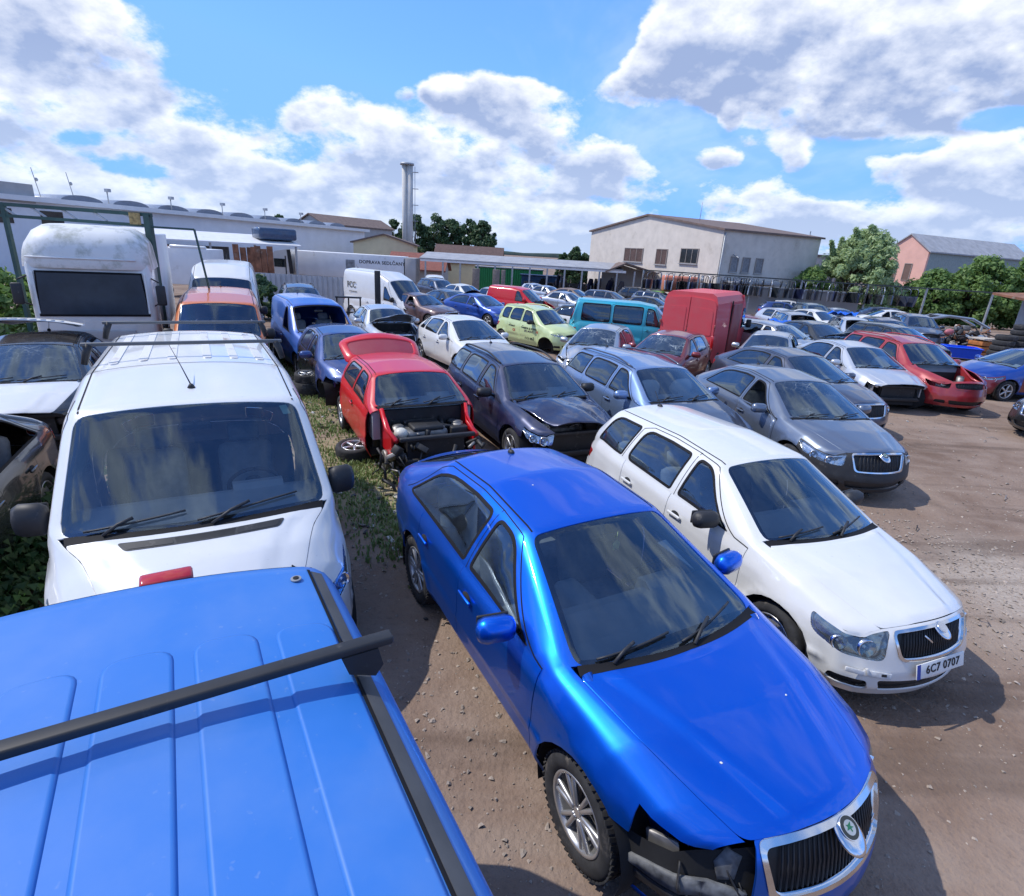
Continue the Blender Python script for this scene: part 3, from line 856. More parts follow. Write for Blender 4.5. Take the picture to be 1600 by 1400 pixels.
def wheel(root, x, y, r, style, tread=False, mat=None, w=.20, steer=0.):
    e = bpy.data.objects.new('wheel', None); COL.objects.link(e); e.parent = root; e.empty_display_size = .1
    e.location = (x, y, r)
    e.rotation_euler = (random.uniform(0, .3) if tread else 0, 0, steer + (math.pi if y > 0 else 0))
    e.rotation_euler[0] = 0
    t = mesh_obj('tyre', tyre_mesh(r, w, tread), None, e)
    if not t.data.materials: t.data.materials.append(RUBBER)
    m = rim_mesh(r, w, style)
    if not m.materials: m.materials.append(mat or ALLOY); m.materials.append(DARK)
    mesh_obj('rim', m, None, e)
    return e
def engine_bay_mesh(sp, n, seed, bare=False):
    rng = random.Random(seed); b = MB(); x = lambda d: sp.L / 2 - d
    c = sp.cowl[0]; w = sp.ym * .80; zt = sp.nose - .06
    # tub: floor, bulkhead, inner wings
    b.box((x((c + .35) / 2), 0, .34), (c - .4, w * 1.7, .04))
    b.box((x(c - .03), 0, .62), (.05, w * 2, .6))
    for s_ in (1, -1):
        b.prism([(x(.5), .40), (x(.5), zt - .06), (x(c - .05), sp.cowl[1] - .06), (x(c - .05), .40)], 'y', s_ * (w - .05), s_ * (w - .02), 1)
        b.tube([(x(.38), s_ * (w - .06), zt - .07), (x(.8), s_ * (w - .03), zt - .01), (x(c - .1), s_ * (w - .01), sp.cowl[1] - .04)], .035, 8, 1)
        b.cyl((x(sp.fo + .03), s_ * (w - .18), .55), (x(sp.fo + .05), s_ * (w - .2), zt + .0), .085, 14, mi=2)
        b.ball((x(sp.fo + .05), s_ * (w - .2), zt + .0), .085, (1, 1, .4), 12, 3)
    # slam panel and radiator
    b.box((x(.36), 0, zt - .05), (.07, w * 1.7, .06), bev=.015, mi=0)
    b.box((x(.46), 0, .45), (.05, w * 1.3, .38), mi=0)
    b.box((x(.36), 0, .36), (.06, w * 1.5, .09), bev=.02, mi=0)
    # engine, battery, bottles, hoses
    b.box((x(.78), -.08, .56), (.42, .62, .32), (0, 0, .05), .05, mi=3)
    b.box((x(.76), -.06, .74), (.34, .46, .08), (0, .04, .05), .03, mi=0)
    b.box((x(.72), .42, .62), (.2, .26, .2), bev=.02, mi=0)
    b.ball((x(.62), -.45, .70), .1, (1, 1, .8), 12, mi=4)
    b.ball((x(1.0), .42, .70), .06, (1, 1.2, .9), 12, mi=0)
    b.cyl((x(1.02), -.3, .70), (x(1.02), .15, .70), .06, 12, mi=3)
    for i in range(9):
        p = Vector((x(rng.uniform(.5, 1.1)), rng.uniform(-.5, .5), rng.uniform(.6, .72))); q = Vector((x(rng.uniform(.5, 1.1)), rng.uniform(-.55, .55), rng.uniform(.6, .74)))
        m = (p + q) / 2 + Vector((rng.uniform(-.1, .1), rng.uniform(-.1, .1), rng.uniform(.03, .1)))
        pts = [(1 - t) ** 2 * p + 2 * t * (1 - t) * m + t * t * q for t in np.linspace(0, 1, 8)]
        b.tube(pts, rng.choice([.012, .02, .03]), 7, rng.choice([0, 0, 2, 3]))
    for i in range(12):
        b.box((x(rng.uniform(.5, 1.15)), rng.uniform(-.55, .55), rng.uniform(.55, .74)), (rng.uniform(.05, .16), rng.uniform(.05, .16), rng.uniform(.04, .12)), (rng.uniform(-.4, .4), rng.uniform(-.4, .4), rng.uniform(0, 3)), .012, mi=rng.choice([0, 0, 2, 3]))
    return b.mesh('engine_bay')
def text_obj(name, body, size, mat, parent, M, extrude=.0008, align='CENTER', space=1.):
    cu = bpy.data.curves.new(name, 'FONT'); cu.body = body; cu.size = size; cu.extrude = extrude; cu.offset = .022 * size
    cu.align_x = align; cu.align_y = 'CENTER'; cu.space_character = space
    o = bpy.data.objects.new(name, cu); COL.objects.link(o); o.data.materials.append(mat)
    if parent: o.parent = parent
    dg = bpy.context.evaluated_depsgraph_get(); me = bpy.data.meshes.new_from_object(o.evaluated_get(dg)); me.name = name
    bpy.data.objects.remove(o); bpy.data.curves.remove(cu)
    o = mesh_obj(name, me, mat, parent)
    o.matrix_local = M
    return o
def frame_at(P, n, up=(0, 0, 1)):
    """matrix whose local z is n, local x runs horizontally to the reader's right"""
    n = Vector(n).normalized(); x = Vector(up).cross(n).normalized(); y = n.cross(x)
    M = Matrix((x, y, n)).transposed().to_4x4(); M.translation = P
    return M
def plate(root, sp, z, text, t=0., off=.012, tilt=0.):
    P, n = pt(sp, 'B', t, z, off)
    M = frame_at(P, n)
    b = MB(); b.box((0, 0, 0), (.52, .11, .008), bev=.003, mi=0); b.box((-.24, 0, .0015), (.036, .108, .008), mi=1)
    o = b.obj('number_plate', [PLATE, simple('plate_blue', (.02, .06, .35), .5)], root); o.matrix_local = M
    if text: text_obj('lettering', text, .085, INK, o, Matrix.Translation((.02, -.002, .0062)), space=1.1)
    return o
# ---------------------------------------------------------------- one vehicle
def car(kind, X, Y, h, pm, label, cat='car', group=None, name=None, g=.11, missing=(), z=None, pitch=0., rollx=0., wheels='steel', glassm=None, sideglass=None,
        mirror_mat=None, interior=True, plate_text=None, engine_seed=None, blank=None, doors=True, hood_open=0., hood_mat=None, bumper_mat=None, door_mats=None,
        roof_rails=False, airbag=False, antenna=True, wipers=True, scale=1., steer=0., extra=None, nodoor=(), nowheels=(), **o):
    sp = spec(kind); miss = set(missing)
    if blank is None: blank = kind in ('van', 'bigvan', 'smallvan')
    o = dict(o, missing=miss, blank=blank, zl=sp.zbot + (sp.nose - sp.zbot) * .67, side_strip=True)
    key = (kind, round(g, 3), tuple(sorted(miss & {'fender'})), blank)
    special = any(k in o for k in ('hood_disp', 'bumper_disp', 'bumper_cut', 'door_disp', 'roofcut'))
    root = empty(name or {'car': 'parked_car', 'van': 'parked_van'}.get(cat, 'parked_car'), (X, Y, gz(Y) if z is None else z), rad(h), label, cat, group)
    root.rotation_euler = (rollx, pitch, rad(h)); root.scale = (scale,) * 3
    hero = g < .07; far = g > .15
    body = put('body', key + ('body',), lambda: part_body(sp, kind, g, o), pm, root, not special)
    P = {'root': root, 'sp': sp, 'body': body}
    if 'hood' not in miss:
        def fh():
            return part_hood(sp, kind, g, o)
        hd = put('hood', key + ('hood',), fh, hood_mat or pm, root, not special)
        if hood_open:
            pz = Vector((sp.L / 2 - sp.cowl[0] + .02, 0, sp.cowl[1] - .03))
            hd.data.transform(Matrix.Translation(-pz)); hd.location = pz; hd.rotation_euler = (0, -hood_open, 0)
        P['hood'] = hd
    if 'bumper' not in miss: P['bumper'] = put('front_bumper', key + ('fb',), lambda: part_bumper(sp, kind, g, o), bumper_mat or pm, root, not special)
    put('rear_bumper', key + ('rb',), lambda: part_rear_bumper(sp, kind, g, o), bumper_mat or pm, root)
    if 'bumper' not in miss: put('front_liner', key + ('fl',), lambda: part_front_core(sp, kind, g, o), DARK, root)
    put('underbody', key + ('ub',), lambda: part_under(sp, kind, g, o), DARK, root)
    nd = 1 if (LAY[kind]['dr'][1] == LAY[kind]['dr'][2]) else 2
    for i in range(nd):
        for sg in (1, -1):
            if (i, sg) in nodoor: continue
            dm = (door_mats or {}).get((i, sg), pm)
            sd = 'door_disp' in o and o.get('door_which') == (i, sg)
            oo = o if sd else {k: v for k, v in o.items() if k != 'door_disp'}
            d = put('door', key + ('door', i, sg), lambda: part_door(sp, kind, g, oo, i == 0, sg), dm, root, not sd)
            if not far:
                dd = LAY[kind]['dr'][1 + i] - .16
                Pp, n = pt(sp, 'B', sg * sp.td_(dd), sp.belt[0] - .14, .012)
                b = MB(); b.box((0, 0, .012), (.19, .03, .022), bev=.009); b.ball((0, 0, -.012), .05, (1.3, .8, .3), 10, 1)
                hnd = b.obj('door_handle', [dm, DARK], d); hnd.matrix_local = frame_at(Pp, n)
    put('rubber_trim', key + ('trim',), lambda: part_trim(sp, kind, g, o), TRIM, root)
    gm = glassm or GLASS; sgm = sideglass or (GLASS if hero else GLASS_DARK)
    if 'windshield' not in miss: put('windshield', key + ('ws',), lambda: part_glass(sp, wind_poly(sp, kind), g), gm, root)
    wins = side_windows(sp, LAY[kind])
    if blank: wins = wins[:1]
    for i, w in enumerate(wins):
        for sg in (1, -1):
            if ('win', i, sg) in miss: continue
            put('side_window', key + ('sw', i, sg), lambda: part_glass(sp, w if sg > 0 else mir(w), g, -.003), sgm, root)
    rw = rear_poly(sp, kind)
    if rw and 'rear_window' not in miss: put('rear_window', key + ('rw',), lambda: part_glass(sp, rw, g), sgm, root)
    x = lambda d: sp.L / 2 - d
    # lamps and grille
    if 'headlights' not in miss:
        hl, th = head_poly(sp, kind)
        for sg in (1, -1):
            if ('hl', sg) in miss: continue
            pl = hl if sg > 0 else mirB(hl)
            def fb():
                p = Panel(); p.add(sp, 'B', inset(pl, .0), [], .08, off=-.05, rim=-.045); return p.mesh('headlight')
            H_ = put('headlight', key + ('hl', sg), fb, LAMP, root)
            def fl():
                p = Panel(); p.add(sp, 'B', inset(pl, .004), [], .06, off=-.004, rim=0); return p.mesh('lens')
            put('lens', key + ('len', sg), fl, o.get('lens_mat', CLEAR), H_)
            if not far:
                yi, do, zi, zo, m = HEADL[kind]
                for k_, (f_, r_) in enumerate(((.28, .062), (.62, .05))):
                    b = MB(); t_ = sp.ty_(yi) * (1 - f_) + th * f_
                    z_ = (zi + float(sp.zsh(t_))) / 2 - .005
                    Pp, n = pt(sp, 'B', sg * t_, z_, -.045)
                    M = frame_at(Pp, Vector((1, .12 * sg, .0)).normalized() * .6 + n * .4)
                    b.lathe([(.0, .012), (r_ * .3, .03), (r_ * .35, .012), (r_ * .6, .014), (r_, .036), (r_ + .006, .036), (r_ + .006, 0)], 18, M, 0)
                    b.obj('reflector', CHROME, H_)
    if 'grille' not in miss and 'bumper' not in miss:
        def fg():
            p = Panel(); p.add(sp, 'B', inset(grille_poly(sp, kind), -.004), [], .1, off=-.03, rim=0)
            return p.mesh('grille')
        G = put('grille', key + ('gr',), fg, BLACK, root)
        if not far:
            b = MB(); a, b_, m, zb = GRILLE[kind]
            ns = 26 if hero else 14
            for i in range(ns):
                y = -b_ * .96 + 2 * b_ * .96 * (i + .5) / ns
                t_ = math.copysign(sp.ty_(abs(y)), y)
                zt = float(sp.zsh(t_)) - m - .01
                P0, n = pt(sp, 'B', t_, zb + .012, -.02); P1, n1 = pt(sp, 'B', t_, zt, -.02)
                Pm, nm = pt(sp, 'B', t_, (zb + zt) / 2, -.012)
                b.tube([P0, Pm, P1], .006, 5)
            b.obj('slats', BLACK, G)
            def ff():
                p = Panel(); p.add(sp, 'B', grille_poly(sp, kind, .021 if hero and kind == 'liftback' else .013), [inset(grille_poly(sp, kind), .004)], .06, off=.009, rim=.03); return p.mesh('frame')
            put('grille_frame', key + ('gf',), ff, o.get('grille_mat', CHROME if 'liftback' in kind or kind in ('smallwagon', 'sedan') else BLACK), G)
            P['grille'] = G
        if 'bumper' not in miss:
            for sd in (0, 1, -1):
                ip = intake_poly(sp, sd)
                def fi():
                    p = Panel(); p.add(sp, 'B', inset(ip, -.004), [], .1, off=-.035, rim=0); return p.mesh('air_intake')
                put('air_intake', key + ('in', sd), fi, BLACK, root)
    for sg in (1, -1):
        tp = tail_poly(sp, kind)
        if ('tl', sg) in miss: continue
        def ft():
            p = Panel(); p.add(sp, 'B', inset(tp if sg > 0 else mirB(tp), .004), [], .08, off=.003, rim=.02); return p.mesh('tail_light')
        put('tail_light', key + ('tl', sg), ft, REDLAMP, root)
    # mirrors
    for sg in (1, -1):
        if ('mirror', sg) in miss or 'mirrors' in miss: continue
        mo = put('wing_mirror', ('mirror',), lambda: part_mirror(sp, kind, g, o), [mirror_mat or pm, BLACK], root)
        tall = kind in ('van', 'bigvan', 'smallvan', 'oldvan')
        dm = sp.cowl[0] + (.40 if not tall else .32)
        Pp, n = pt(sp, 'T', dm, 1.97 * sg)
        mo.location = (Pp.x, Pp.y + sg * (.14 if not tall else .10), Pp.z + (.07 if not tall else .13)); mo.scale = (1, sg, 1) if not tall else (1, sg * .85, 1.5)
    if wipers and 'windshield' not in miss and not far:
        c = sp.cowl[0]
        for (q0, q1, dd) in ((-.80, -.12, .10), (-.05, .70, .12)):
            b = MB(); L_ = []
            for f_ in np.linspace(0, 1, 8):
                Pp, n = pt(sp, 'T', c + .035 + dd * f_ * .6, q0 + (q1 - q0) * f_, .018); L_.append(Pp)
            b.tube(L_, .008, 5)
            Pp, n = pt(sp, 'T', c + .0, q0 + .1, .01); Pq, _ = pt(sp, 'T', c + .055 + dd * .3, (q0 + q1) / 2, .032)
            b.tube([Pp, Pp.lerp(Pq, .5) + Vector((0, 0, .015)), Pq], .011, 6)
            b.obj('wiper', BLACK, root)
    if antenna and not far:
        Pp, n = pt(sp, 'T', sp.rtop[0] - .12, 0.)
        b = MB(); b.ball(Pp + Vector((0, 0, .005)), .028, (1.6, 1, .9), 8); b.cyl(Pp + Vector((0, 0, .015)), Pp + Vector((-.14, 0, .16)), .005, 6, .003)
        b.obj('antenna', BLACK, root)
    if roof_rails:
        for sg in (1, -1):
            b = MB(); L_ = []
            for f_ in np.linspace(0, 1, 14):
                d_ = sp.wtop[0] + .12 + (sp.rtop[0] - sp.wtop[0] - .05) * f_
                lift = .05 * min(1, 5 * f_, 5 * (1 - f_)) + .004
                Pp, n = pt(sp, 'T', d_, .90 * sg); L_.append(Pp + Vector((0, 0, lift)))
            b.tube(L_, .016, 7); b.obj('roof_rail', roof_rails if not isinstance(roof_rails, bool) else BLACK, root)
    # cabin
    if interior:
        put('dashboard', (kind, 'dash'), lambda: part_dash(sp, kind, g, o), DASH, root)
        xs = x(sp.cowl[0] + 1.12)
        for sg in (1, -1):
            s_ = put('seat', (kind, 'seat'), lambda: part_seat(sp, kind, g, o), SEAT, root); s_.location = (xs, sg * .36, 0)
        if not blank:
            s_ = put('rear_seat', (kind, 'rseat'), lambda: part_seat(sp, kind, g, o, True), SEAT, root); s_.location = (x(sp.cowl[0] + 2.0), 0, 0)
        if not far:
            st = put('steering_wheel', ('steer',), lambda: part_steer(sp, kind, g, o), BLACK, root); st.location = (x(sp.cowl[0] + .60), .36, sp.cowl[1] - .07)
            Pp, n = pt(sp, 'T', sp.wtop[0] - .1, 0., -.05)
            b = MB(); b.box((0, 0, 0), (.04, .22, .06), (0, .3, 0), .02); b.cyl((0, 0, .02), (.05, 0, .05), .01, 6)
            rm = b.obj('rear_view_mirror', BLACK, root); rm.location = Pp + Vector((-.05, 0, -.05))
    if 'fender' in miss:
        b = MB(); rng = random.Random(2)
        for sg in (1, -1):
            c = Vector((x(sp.fo), sg * (sp.ym - .18), sp.wr))
            b.cyl(c, c + Vector((0, sg * .05, 0)), .13, 16, mi=1); b.cyl(c + Vector((0, sg * .05, 0)), c + Vector((0, sg * .09, 0)), .06, 12)
            b.tube([c, c + Vector((0, -sg * .1, .35))], .035, 8); b.tube([c, c + Vector((.05, -sg * .5, -.06))], .025, 6)
            b.box(c + Vector((-.42, sg * .05, .16)), (.06, .12, .55), (0, .25, 0), .01)
            for i in range(7):
                p = c + Vector((rng.uniform(-.1, .5), rng.uniform(-.2, .1), rng.uniform(-.3, .25))); q = p + Vector((rng.uniform(-.2, .2), rng.uniform(-.2, .2), rng.uniform(-.25, .1)))
                b.tube([p, p.lerp(q, .5) + Vector((.04, .03, .05)), q], rng.uniform(.01, .025), 6, rng.choice([0, 1]))
        b.obj('suspension', [BLACK, STEEL], root)
        b = MB(); rng = random.Random(8)
        for i in range(26):
            p = Vector((x(rng.uniform(.05, .5)), rng.uniform(-.75, .75), rng.uniform(.25, .62))); q = p + Vector((rng.uniform(-.1, .15), rng.uniform(-.25, .25), rng.uniform(-.3, .05)))
            b.tube([p, p.lerp(q, .5) + Vector((.06, 0, -.06)), q], rng.uniform(.008, .028), 6, rng.choice([0, 0, 1]))
        for i in range(9): b.box((x(rng.uniform(.1, .5)), rng.uniform(-.7, .7), rng.uniform(.2, .6)), (rng.uniform(.05, .2), rng.uniform(.08, .3), rng.uniform(.03, .12)), (rng.uniform(-.6, .6), rng.uniform(-.6, .6), rng.uniform(0, 3)), .01, mi=rng.choice([0, 0, 1]))
        b.obj('hanging_parts', [BLACK, STEEL], root)
    if airbag:
        b = MB(); b.ball((0, 0, 0), .24, (.6, 1.0, .8), 14); b.ball((-.05, .12, .05), .16, (.7, 1, .8), 12)
        for sg in ((1, -1) if airbag == 2 else (airbag if airbag in (1, -1) else 1,)):
            a = b.obj('airbag', BAGW, root); a.location = (x(sp.cowl[0] + .52), .36 * sg, sp.cowl[1] + .03)
    if miss & {'hood', 'bumper', 'fender'} or hood_open or 'hood_disp' in o or 'bumper_cut' in o:
        put('engine_bay', (kind, 'bay', engine_seed or 1), lambda: engine_bay_mesh(sp, kind, engine_seed or 1), [BLACK, pm, STEEL, simple('cast_alloy', (.16, .16, .16), .5, .5, vary=.4, scale=12), simple('white_bottle', (.62, .60, .52), .4)], root)
    if o.get('tailgate'): extras_tailgate(root, sp)
    if o.get('lettering') == 1:
        for d, z_, s_, tx, m_ in ((1.45, .80, .10, 'NEVA & KOVO', INK), (1.50, .70, .10, 'EPL MONT', simple('grey_ink', (.12, .12, .11), .6)), (1.10, .72, .14, 'H', simple('red_ink', (.5, .03, .02), .5)), (2.35, .80, .08, 'MALÝ', INK), (2.3, .66, .12, 'OS', simple('red_ink', (.5, .03, .02), .5)), (1.45, .47, .15, '775 662', INK)):
            side_letters(root, sp, d, z_, s_, tx, m_)
    if o.get('lettering') == 2:
        for d, z_, s_, tx in ((4.45, 1.72, .40, 'FCC'), (4.3, 1.42, .12, 'environment')): side_letters(root, sp, d, z_, s_, tx, simple('grey_ink', (.12, .12, .11), .6))
    # wheels
    for (d_, sg, nm) in ((sp.fo, 1, 'fl'), (sp.fo, -1, 'fr'), (sp.fo + sp.wb, 1, 'rl'), (sp.fo + sp.wb, -1, 'rr')):
        if nm in nowheels: continue
        st = wheels if wheels != 'steel' else 'plain'
        wheel(root, x(d_), sg * (sp.ym - .075), sp.wr, st, hero and st == 'twin', ALLOY if st != 'plain' else None, steer=steer if nm[0] == 'f' else 0.)
    if plate_text is not None: plate(root, sp, sp.zbot + .24, plate_text)
    return P
# ---------------------------------------------------------------- camera, sun, sky
def gz(Y):
    return -.02 * max(0., min(Y, 50.) - 9.) - .06 * max(0., min(Y, 70.) - 50.)
SUN_DIR = Vector((-.60, .05, .80)).normalized()
def build_light(blobs):
    cam = bpy.data.cameras.new('camera'); co = bpy.data.objects.new('camera', cam); COL.objects.link(co)
    cam.sensor_fit = 'HORIZONTAL'; cam.sensor_width = 36.; cam.lens = 870. / 1600. * 36.
    cam.clip_start = .05; cam.clip_end = 3000.
    p, r = rad(19.4), rad(3.5)
    f = Vector((0, math.cos(p), -math.sin(p))); X = Vector((1, 0, 0)); U = X.cross(f)
    X2 = X * math.cos(r) + U * math.sin(r); U2 = -X * math.sin(r) + U * math.cos(r)
    M = Matrix((X2, U2, -f)).transposed().to_4x4(); M.translation = (0, 0, 3.14)
    co.matrix_world = M
    SC.camera = co
    sl = bpy.data.lights.new('sun', 'SUN'); sl.energy = 3.2; sl.angle = rad(.53); sl.color = (1., .955, .88)
    so = bpy.data.objects.new('sun', sl); COL.objects.link(so)
    so.rotation_euler = SUN_DIR.to_track_quat('Z', 'Y').to_euler(); so.location = (0, 0, 30)
    w = bpy.data.worlds.new('World'); SC.world = w; w.use_nodes = True
    nt = w.node_tree; nt.nodes.clear()
    out = nt.nodes.new('ShaderNodeOutputWorld'); bg = nt.nodes.new('ShaderNodeBackground')
    sky = nt.nodes.new('ShaderNodeTexSky'); sky.sky_type = 'NISHITA'; sky.sun_disc = False
    sky.sun_elevation = math.asin(SUN_DIR.z); sky.sun_rotation = math.atan2(SUN_DIR.x, SUN_DIR.y)
    sky.air_density = 1.0; sky.dust_density = .6; sky.ozone_density = 2.2; sky.altitude = 300
    tc = nt.nodes.new('ShaderNodeTexCoord')
    nv = N(nt, 'ShaderNodeVectorMath', _operation='NORMALIZE'); lnk(nt, tc, 'Generated', nv, 0)
    sp = nt.nodes.new('ShaderNodeSeparateXYZ'); lnk(nt, nv, 0, sp, 0)
    az = math_(nt, 'ARCTAN2', (sp, 0), (sp, 1)); el = math_(nt, 'ARCSINE', (sp, 2))
    # billow coordinates: directions, gently flattened towards the horizon
    den = math_(nt, 'ADD', math_(nt, 'MAXIMUM', (sp, 2), 0.), .55)
    px = math_(nt, 'DIVIDE', (sp, 0), den); py = math_(nt, 'DIVIDE', (sp, 1), den)
    cv = nt.nodes.new('ShaderNodeCombineXYZ'); lnk(nt, px, 0, cv, 0); lnk(nt, py, 0, cv, 1)
    pe = math_(nt, 'MULTIPLY', (sp, 2), .9); lnk(nt, pe, 0, cv, 2)
    def fb(off, scale, det=9., rough=.56, dist=.25):
        v = N(nt, 'ShaderNodeVectorMath', _operation='ADD', i1=off); lnk(nt, cv, 0, v, 0)
        return noise(nt, v, scale, det, rough, dist)
    o = (3.1, 1.7, .4); s_ = .03
    o2 = (o[0] - .7 * s_, o[1] - .9 * s_, o[2] + s_ * .8)
    n1 = fb(o, 5.5, 10., .60, .0)            # outline
    m1 = fb(o, 13.0, 6., .58, .0); m2 = fb(o2, 13.0, 4., .5, .0)   # puffs and the same puffs nearer the sun
    big = fb((7.7, 2.2, 5.), 2.1, 3., .5, .3)
    cov = maprange(nt, big, .38, .62, -.42, .34)
    d0 = math_(nt, 'ABSOLUTE', (az, 0))
    sec = maprange(nt, d0, .85, 1.25, .0, 1., True)
    e0 = maprange(nt, (el, 0), .55, .85, 0., 1., True)
    k = math_(nt, 'MAXIMUM', sec, e0)
    cov = math_(nt, 'MULTIPLY', cov, k)
    cov = math_(nt, 'ADD', cov, maprange(nt, (el, 0), -.02, .08, .26, 0., True))
    sv = None; sw = None
    for (a, e, ra, re, rot, wgt) in blobs:
        da = math_(nt, 'SUBTRACT', (az, 0), a); de = math_(nt, 'SUBTRACT', (el, 0), e)
        c, s = math.cos(rot), math.sin(rot)
        u = math_(nt, 'MULTIPLY_ADD', da, c / ra, math_(nt, 'MULTIPLY', de, s / ra))
        v = math_(nt, 'MULTIPLY_ADD', da, -s / re, math_(nt, 'MULTIPLY', de, c / re))
        q = math_(nt, 'MULTIPLY_ADD', u, u, math_(nt, 'MULTIPLY', v, v))
        b = maprange(nt, q, 0., 1.7, wgt, 0., True)
        cov = math_(nt, 'ADD', cov, b)
        if wgt > 0:
            bv = math_(nt, 'MULTIPLY', b, math_(nt, 'MULTIPLY_ADD', u, -.22, v))
            sv = bv if sv is None else math_(nt, 'ADD', sv, bv); sw = b if sw is None else math_(nt, 'ADD', sw, b)
    hgt = math_(nt, 'DIVIDE', sv, math_(nt, 'ADD', sw, .06))       # height inside its own cloud, -1 base to 1 top
    cov = math_(nt, 'MINIMUM', cov, .50)
    dn = math_(nt, 'MULTIPLY_ADD', math_(nt, 'SUBTRACT', n1, .5), 2.3, cov)
    dn = math_(nt, 'MULTIPLY_ADD', math_(nt, 'SUBTRACT', m1, .5), .8, dn)
    alpha = maprange(nt, dn, -.05, .34, 0., 1., True)
    lit = math_(nt, 'SUBTRACT', m1, m2)
    edge = maprange(nt, dn, .10, .62, .42, -.10, True)              # thin rims glow, thick middles are grey
    sh = math_(nt, 'ADD', math_(nt, 'MULTIPLY_ADD', hgt, .85, .40), math_(nt, 'MULTIPLY_ADD', lit, 1.8, edge))
    sh = math_(nt, 'MULTIPLY_ADD', math_(nt, 'SUBTRACT', n1, .5), -.75, sh, True)
    low = maprange(nt, (el, 0), .0, .22, .5, 0.)
    cc = mixc(nt, sh, (2.15, 2.75, 4.3), (6.3, 6.5, 7.0))
    cc = mixc(nt, low, (cc, 2), (4.3, 5.2, 6.7))
    hs = N(nt, 'ShaderNodeVectorMath', _operation='MINIMUM', i1=(2.4, 3.6, 6.4)); lnk(nt, sky, 0, hs, 0)
    tint = mixc(nt, 1., (hs, 0), (1.15, 1.36, 2.1), 'MULTIPLY')
    zen = mixc(nt, maprange(nt, (el, 0), .15, 1.2, 0., 1.), (.82, 2.6, 5.8), (.30, 1.2, 3.4))
    tint = mixc(nt, .65, (tint, 2), (zen, 2))
    vl = fb((1.3, 4.4, 2.2), 1.7, 6., .62, .6)                     # thin veils between the banks
    veil = maprange(nt, vl, .48, .76, 0., .32, True)
    al = math_(nt, 'MAXIMUM', math_(nt, 'MULTIPLY', alpha, .97), veil)
    fin = mixc(nt, al, (tint, 2), (cc, 2))
    lnk(nt, fin, 2, bg, 0); bg.inputs[1].default_value = .15
    lnk(nt, bg, 0, out, 0)
    w.cycles.sampling_method = 'AUTOMATIC'
    SC.view_settings.view_transform = 'Standard'; SC.view_settings.look = 'None'; SC.view_settings.exposure = .20; SC.view_settings.gamma = 1.
    SC.cycles.max_bounces = 8; SC.cycles.transparent_max_bounces = 16; SC.cycles.glossy_bounces = 3; SC.cycles.diffuse_bounces = 3; SC.cycles.transmission_bounces = 4
    SC.cycles.caustics_reflective = False; SC.cycles.caustics_refractive = False; SC.cycles.sample_clamp_indirect = 6.
CLOUDS = [(-0.613, 0.223, 0.109, 0.073, -0.27, 0.5),
 (-0.684, 0.226, 0.091, 0.076, 0.236, 0.4),
 (-0.649, 0.122, 0.191, 0.057, 0.003, 0.34),
 (-0.501, 0.101, 0.173, 0.049, -0.259, 0.34),
 (-0.683, 0.037, 0.209, 0.036, -0.023, 0.42),
 (-0.333, 0.177, 0.043, 0.04, -0.213, 0.34),
 (-0.269, 0.151, 0.102, 0.045, -0.145, 0.34),
 (-0.181, 0.132, 0.188, 0.055, -0.079, 0.36),
 (-0.142, 0.225, 0.042, 0.026, -0.215, 0.4),
 (-0.063, 0.21, 0.11, 0.038, -0.009, 0.42),
 (0.03, 0.185, 0.13, 0.048, -0.327, 0.42),
 (0.105, 0.14, 0.113, 0.04, -0.267, 0.36),
 (-0.271, 0.075, 0.292, 0.032, -0.021, 0.4),
 (-0.212, 0.03, 0.43, 0.026, -0.019, 0.36),
 (0.083, 0.054, 0.317, 0.029, -0.029, 0.36),
 (0.026, 0.104, 0.125, 0.023, -0.011, 0.3),
 (-0.201, 0.216, 0.017, 0.01, 0.094, 0.4),
 (0.146, 0.255, 0.056, 0.033, 0.16, 0.4),
 (0.194, 0.278, 0.056, 0.046, -0.003, 0.3),
 (0.272, 0.299, 0.115, 0.055, -0.03, 0.4),
 (0.454, 0.289, 0.258, 0.075, -0.14, 0.55),
 (0.596, 0.249, 0.144, 0.062, -0.103, 0.45),
 (0.391, 0.221, 0.191, 0.037, -0.186, 0.42),
 (0.299, 0.203, 0.016, 0.021, -0.007, 0.4),
 (0.396, 0.158, 0.037, 0.023, -0.465, 0.4),
 (0.516, 0.194, 0.097, 0.026, -0.047, 0.34),
 (0.353, 0.181, 0.051, 0.025, -0.313, 0.3),
 (0.588, 0.135, 0.097, 0.038, -0.116, 0.46),
 (0.659, 0.115, 0.095, 0.061, -0.019, 0.42),
 (0.29, 0.153, 0.048, 0.015, -0.146, 0.28),
 (0.356, 0.093, 0.138, 0.029, -0.06, 0.34),
 (0.508, 0.066, 0.258, 0.03, -0.046, 0.36),
 (-0.191, 0.304, 0.306, 0.062, 0.048, -0.75),
 (-0.389, 0.236, 0.079, 0.062, -0.561, -0.6),
 (-0.266, 0.237, 0.1, 0.024, -0.035, -0.5),
 (0.059, 0.299, 0.082, 0.056, 0.031, -0.7),
 (0.129, 0.198, 0.039, 0.021, 0.027, -0.4),
 (0.234, 0.178, 0.057, 0.039, 0.012, -0.5),
 (0.455, 0.12, 0.045, 0.031, 0.003, -0.5),
 (0.354, 0.15, 0.027, 0.022, 0.003, -0.25),
 (0.537, 0.167, 0.065, 0.016, 0.037, -0.4),
 (0.626, 0.191, 0.056, 0.013, 0.005, -0.45),
 (-0.558, 0.084, 0.067, 0.018, 0.024, -0.4),
 (-0.625, 0.108, 0.042, 0.011, 0.142, -0.2),
 (0.264, 0.077, 0.068, 0.028, 0.037, -0.22)]
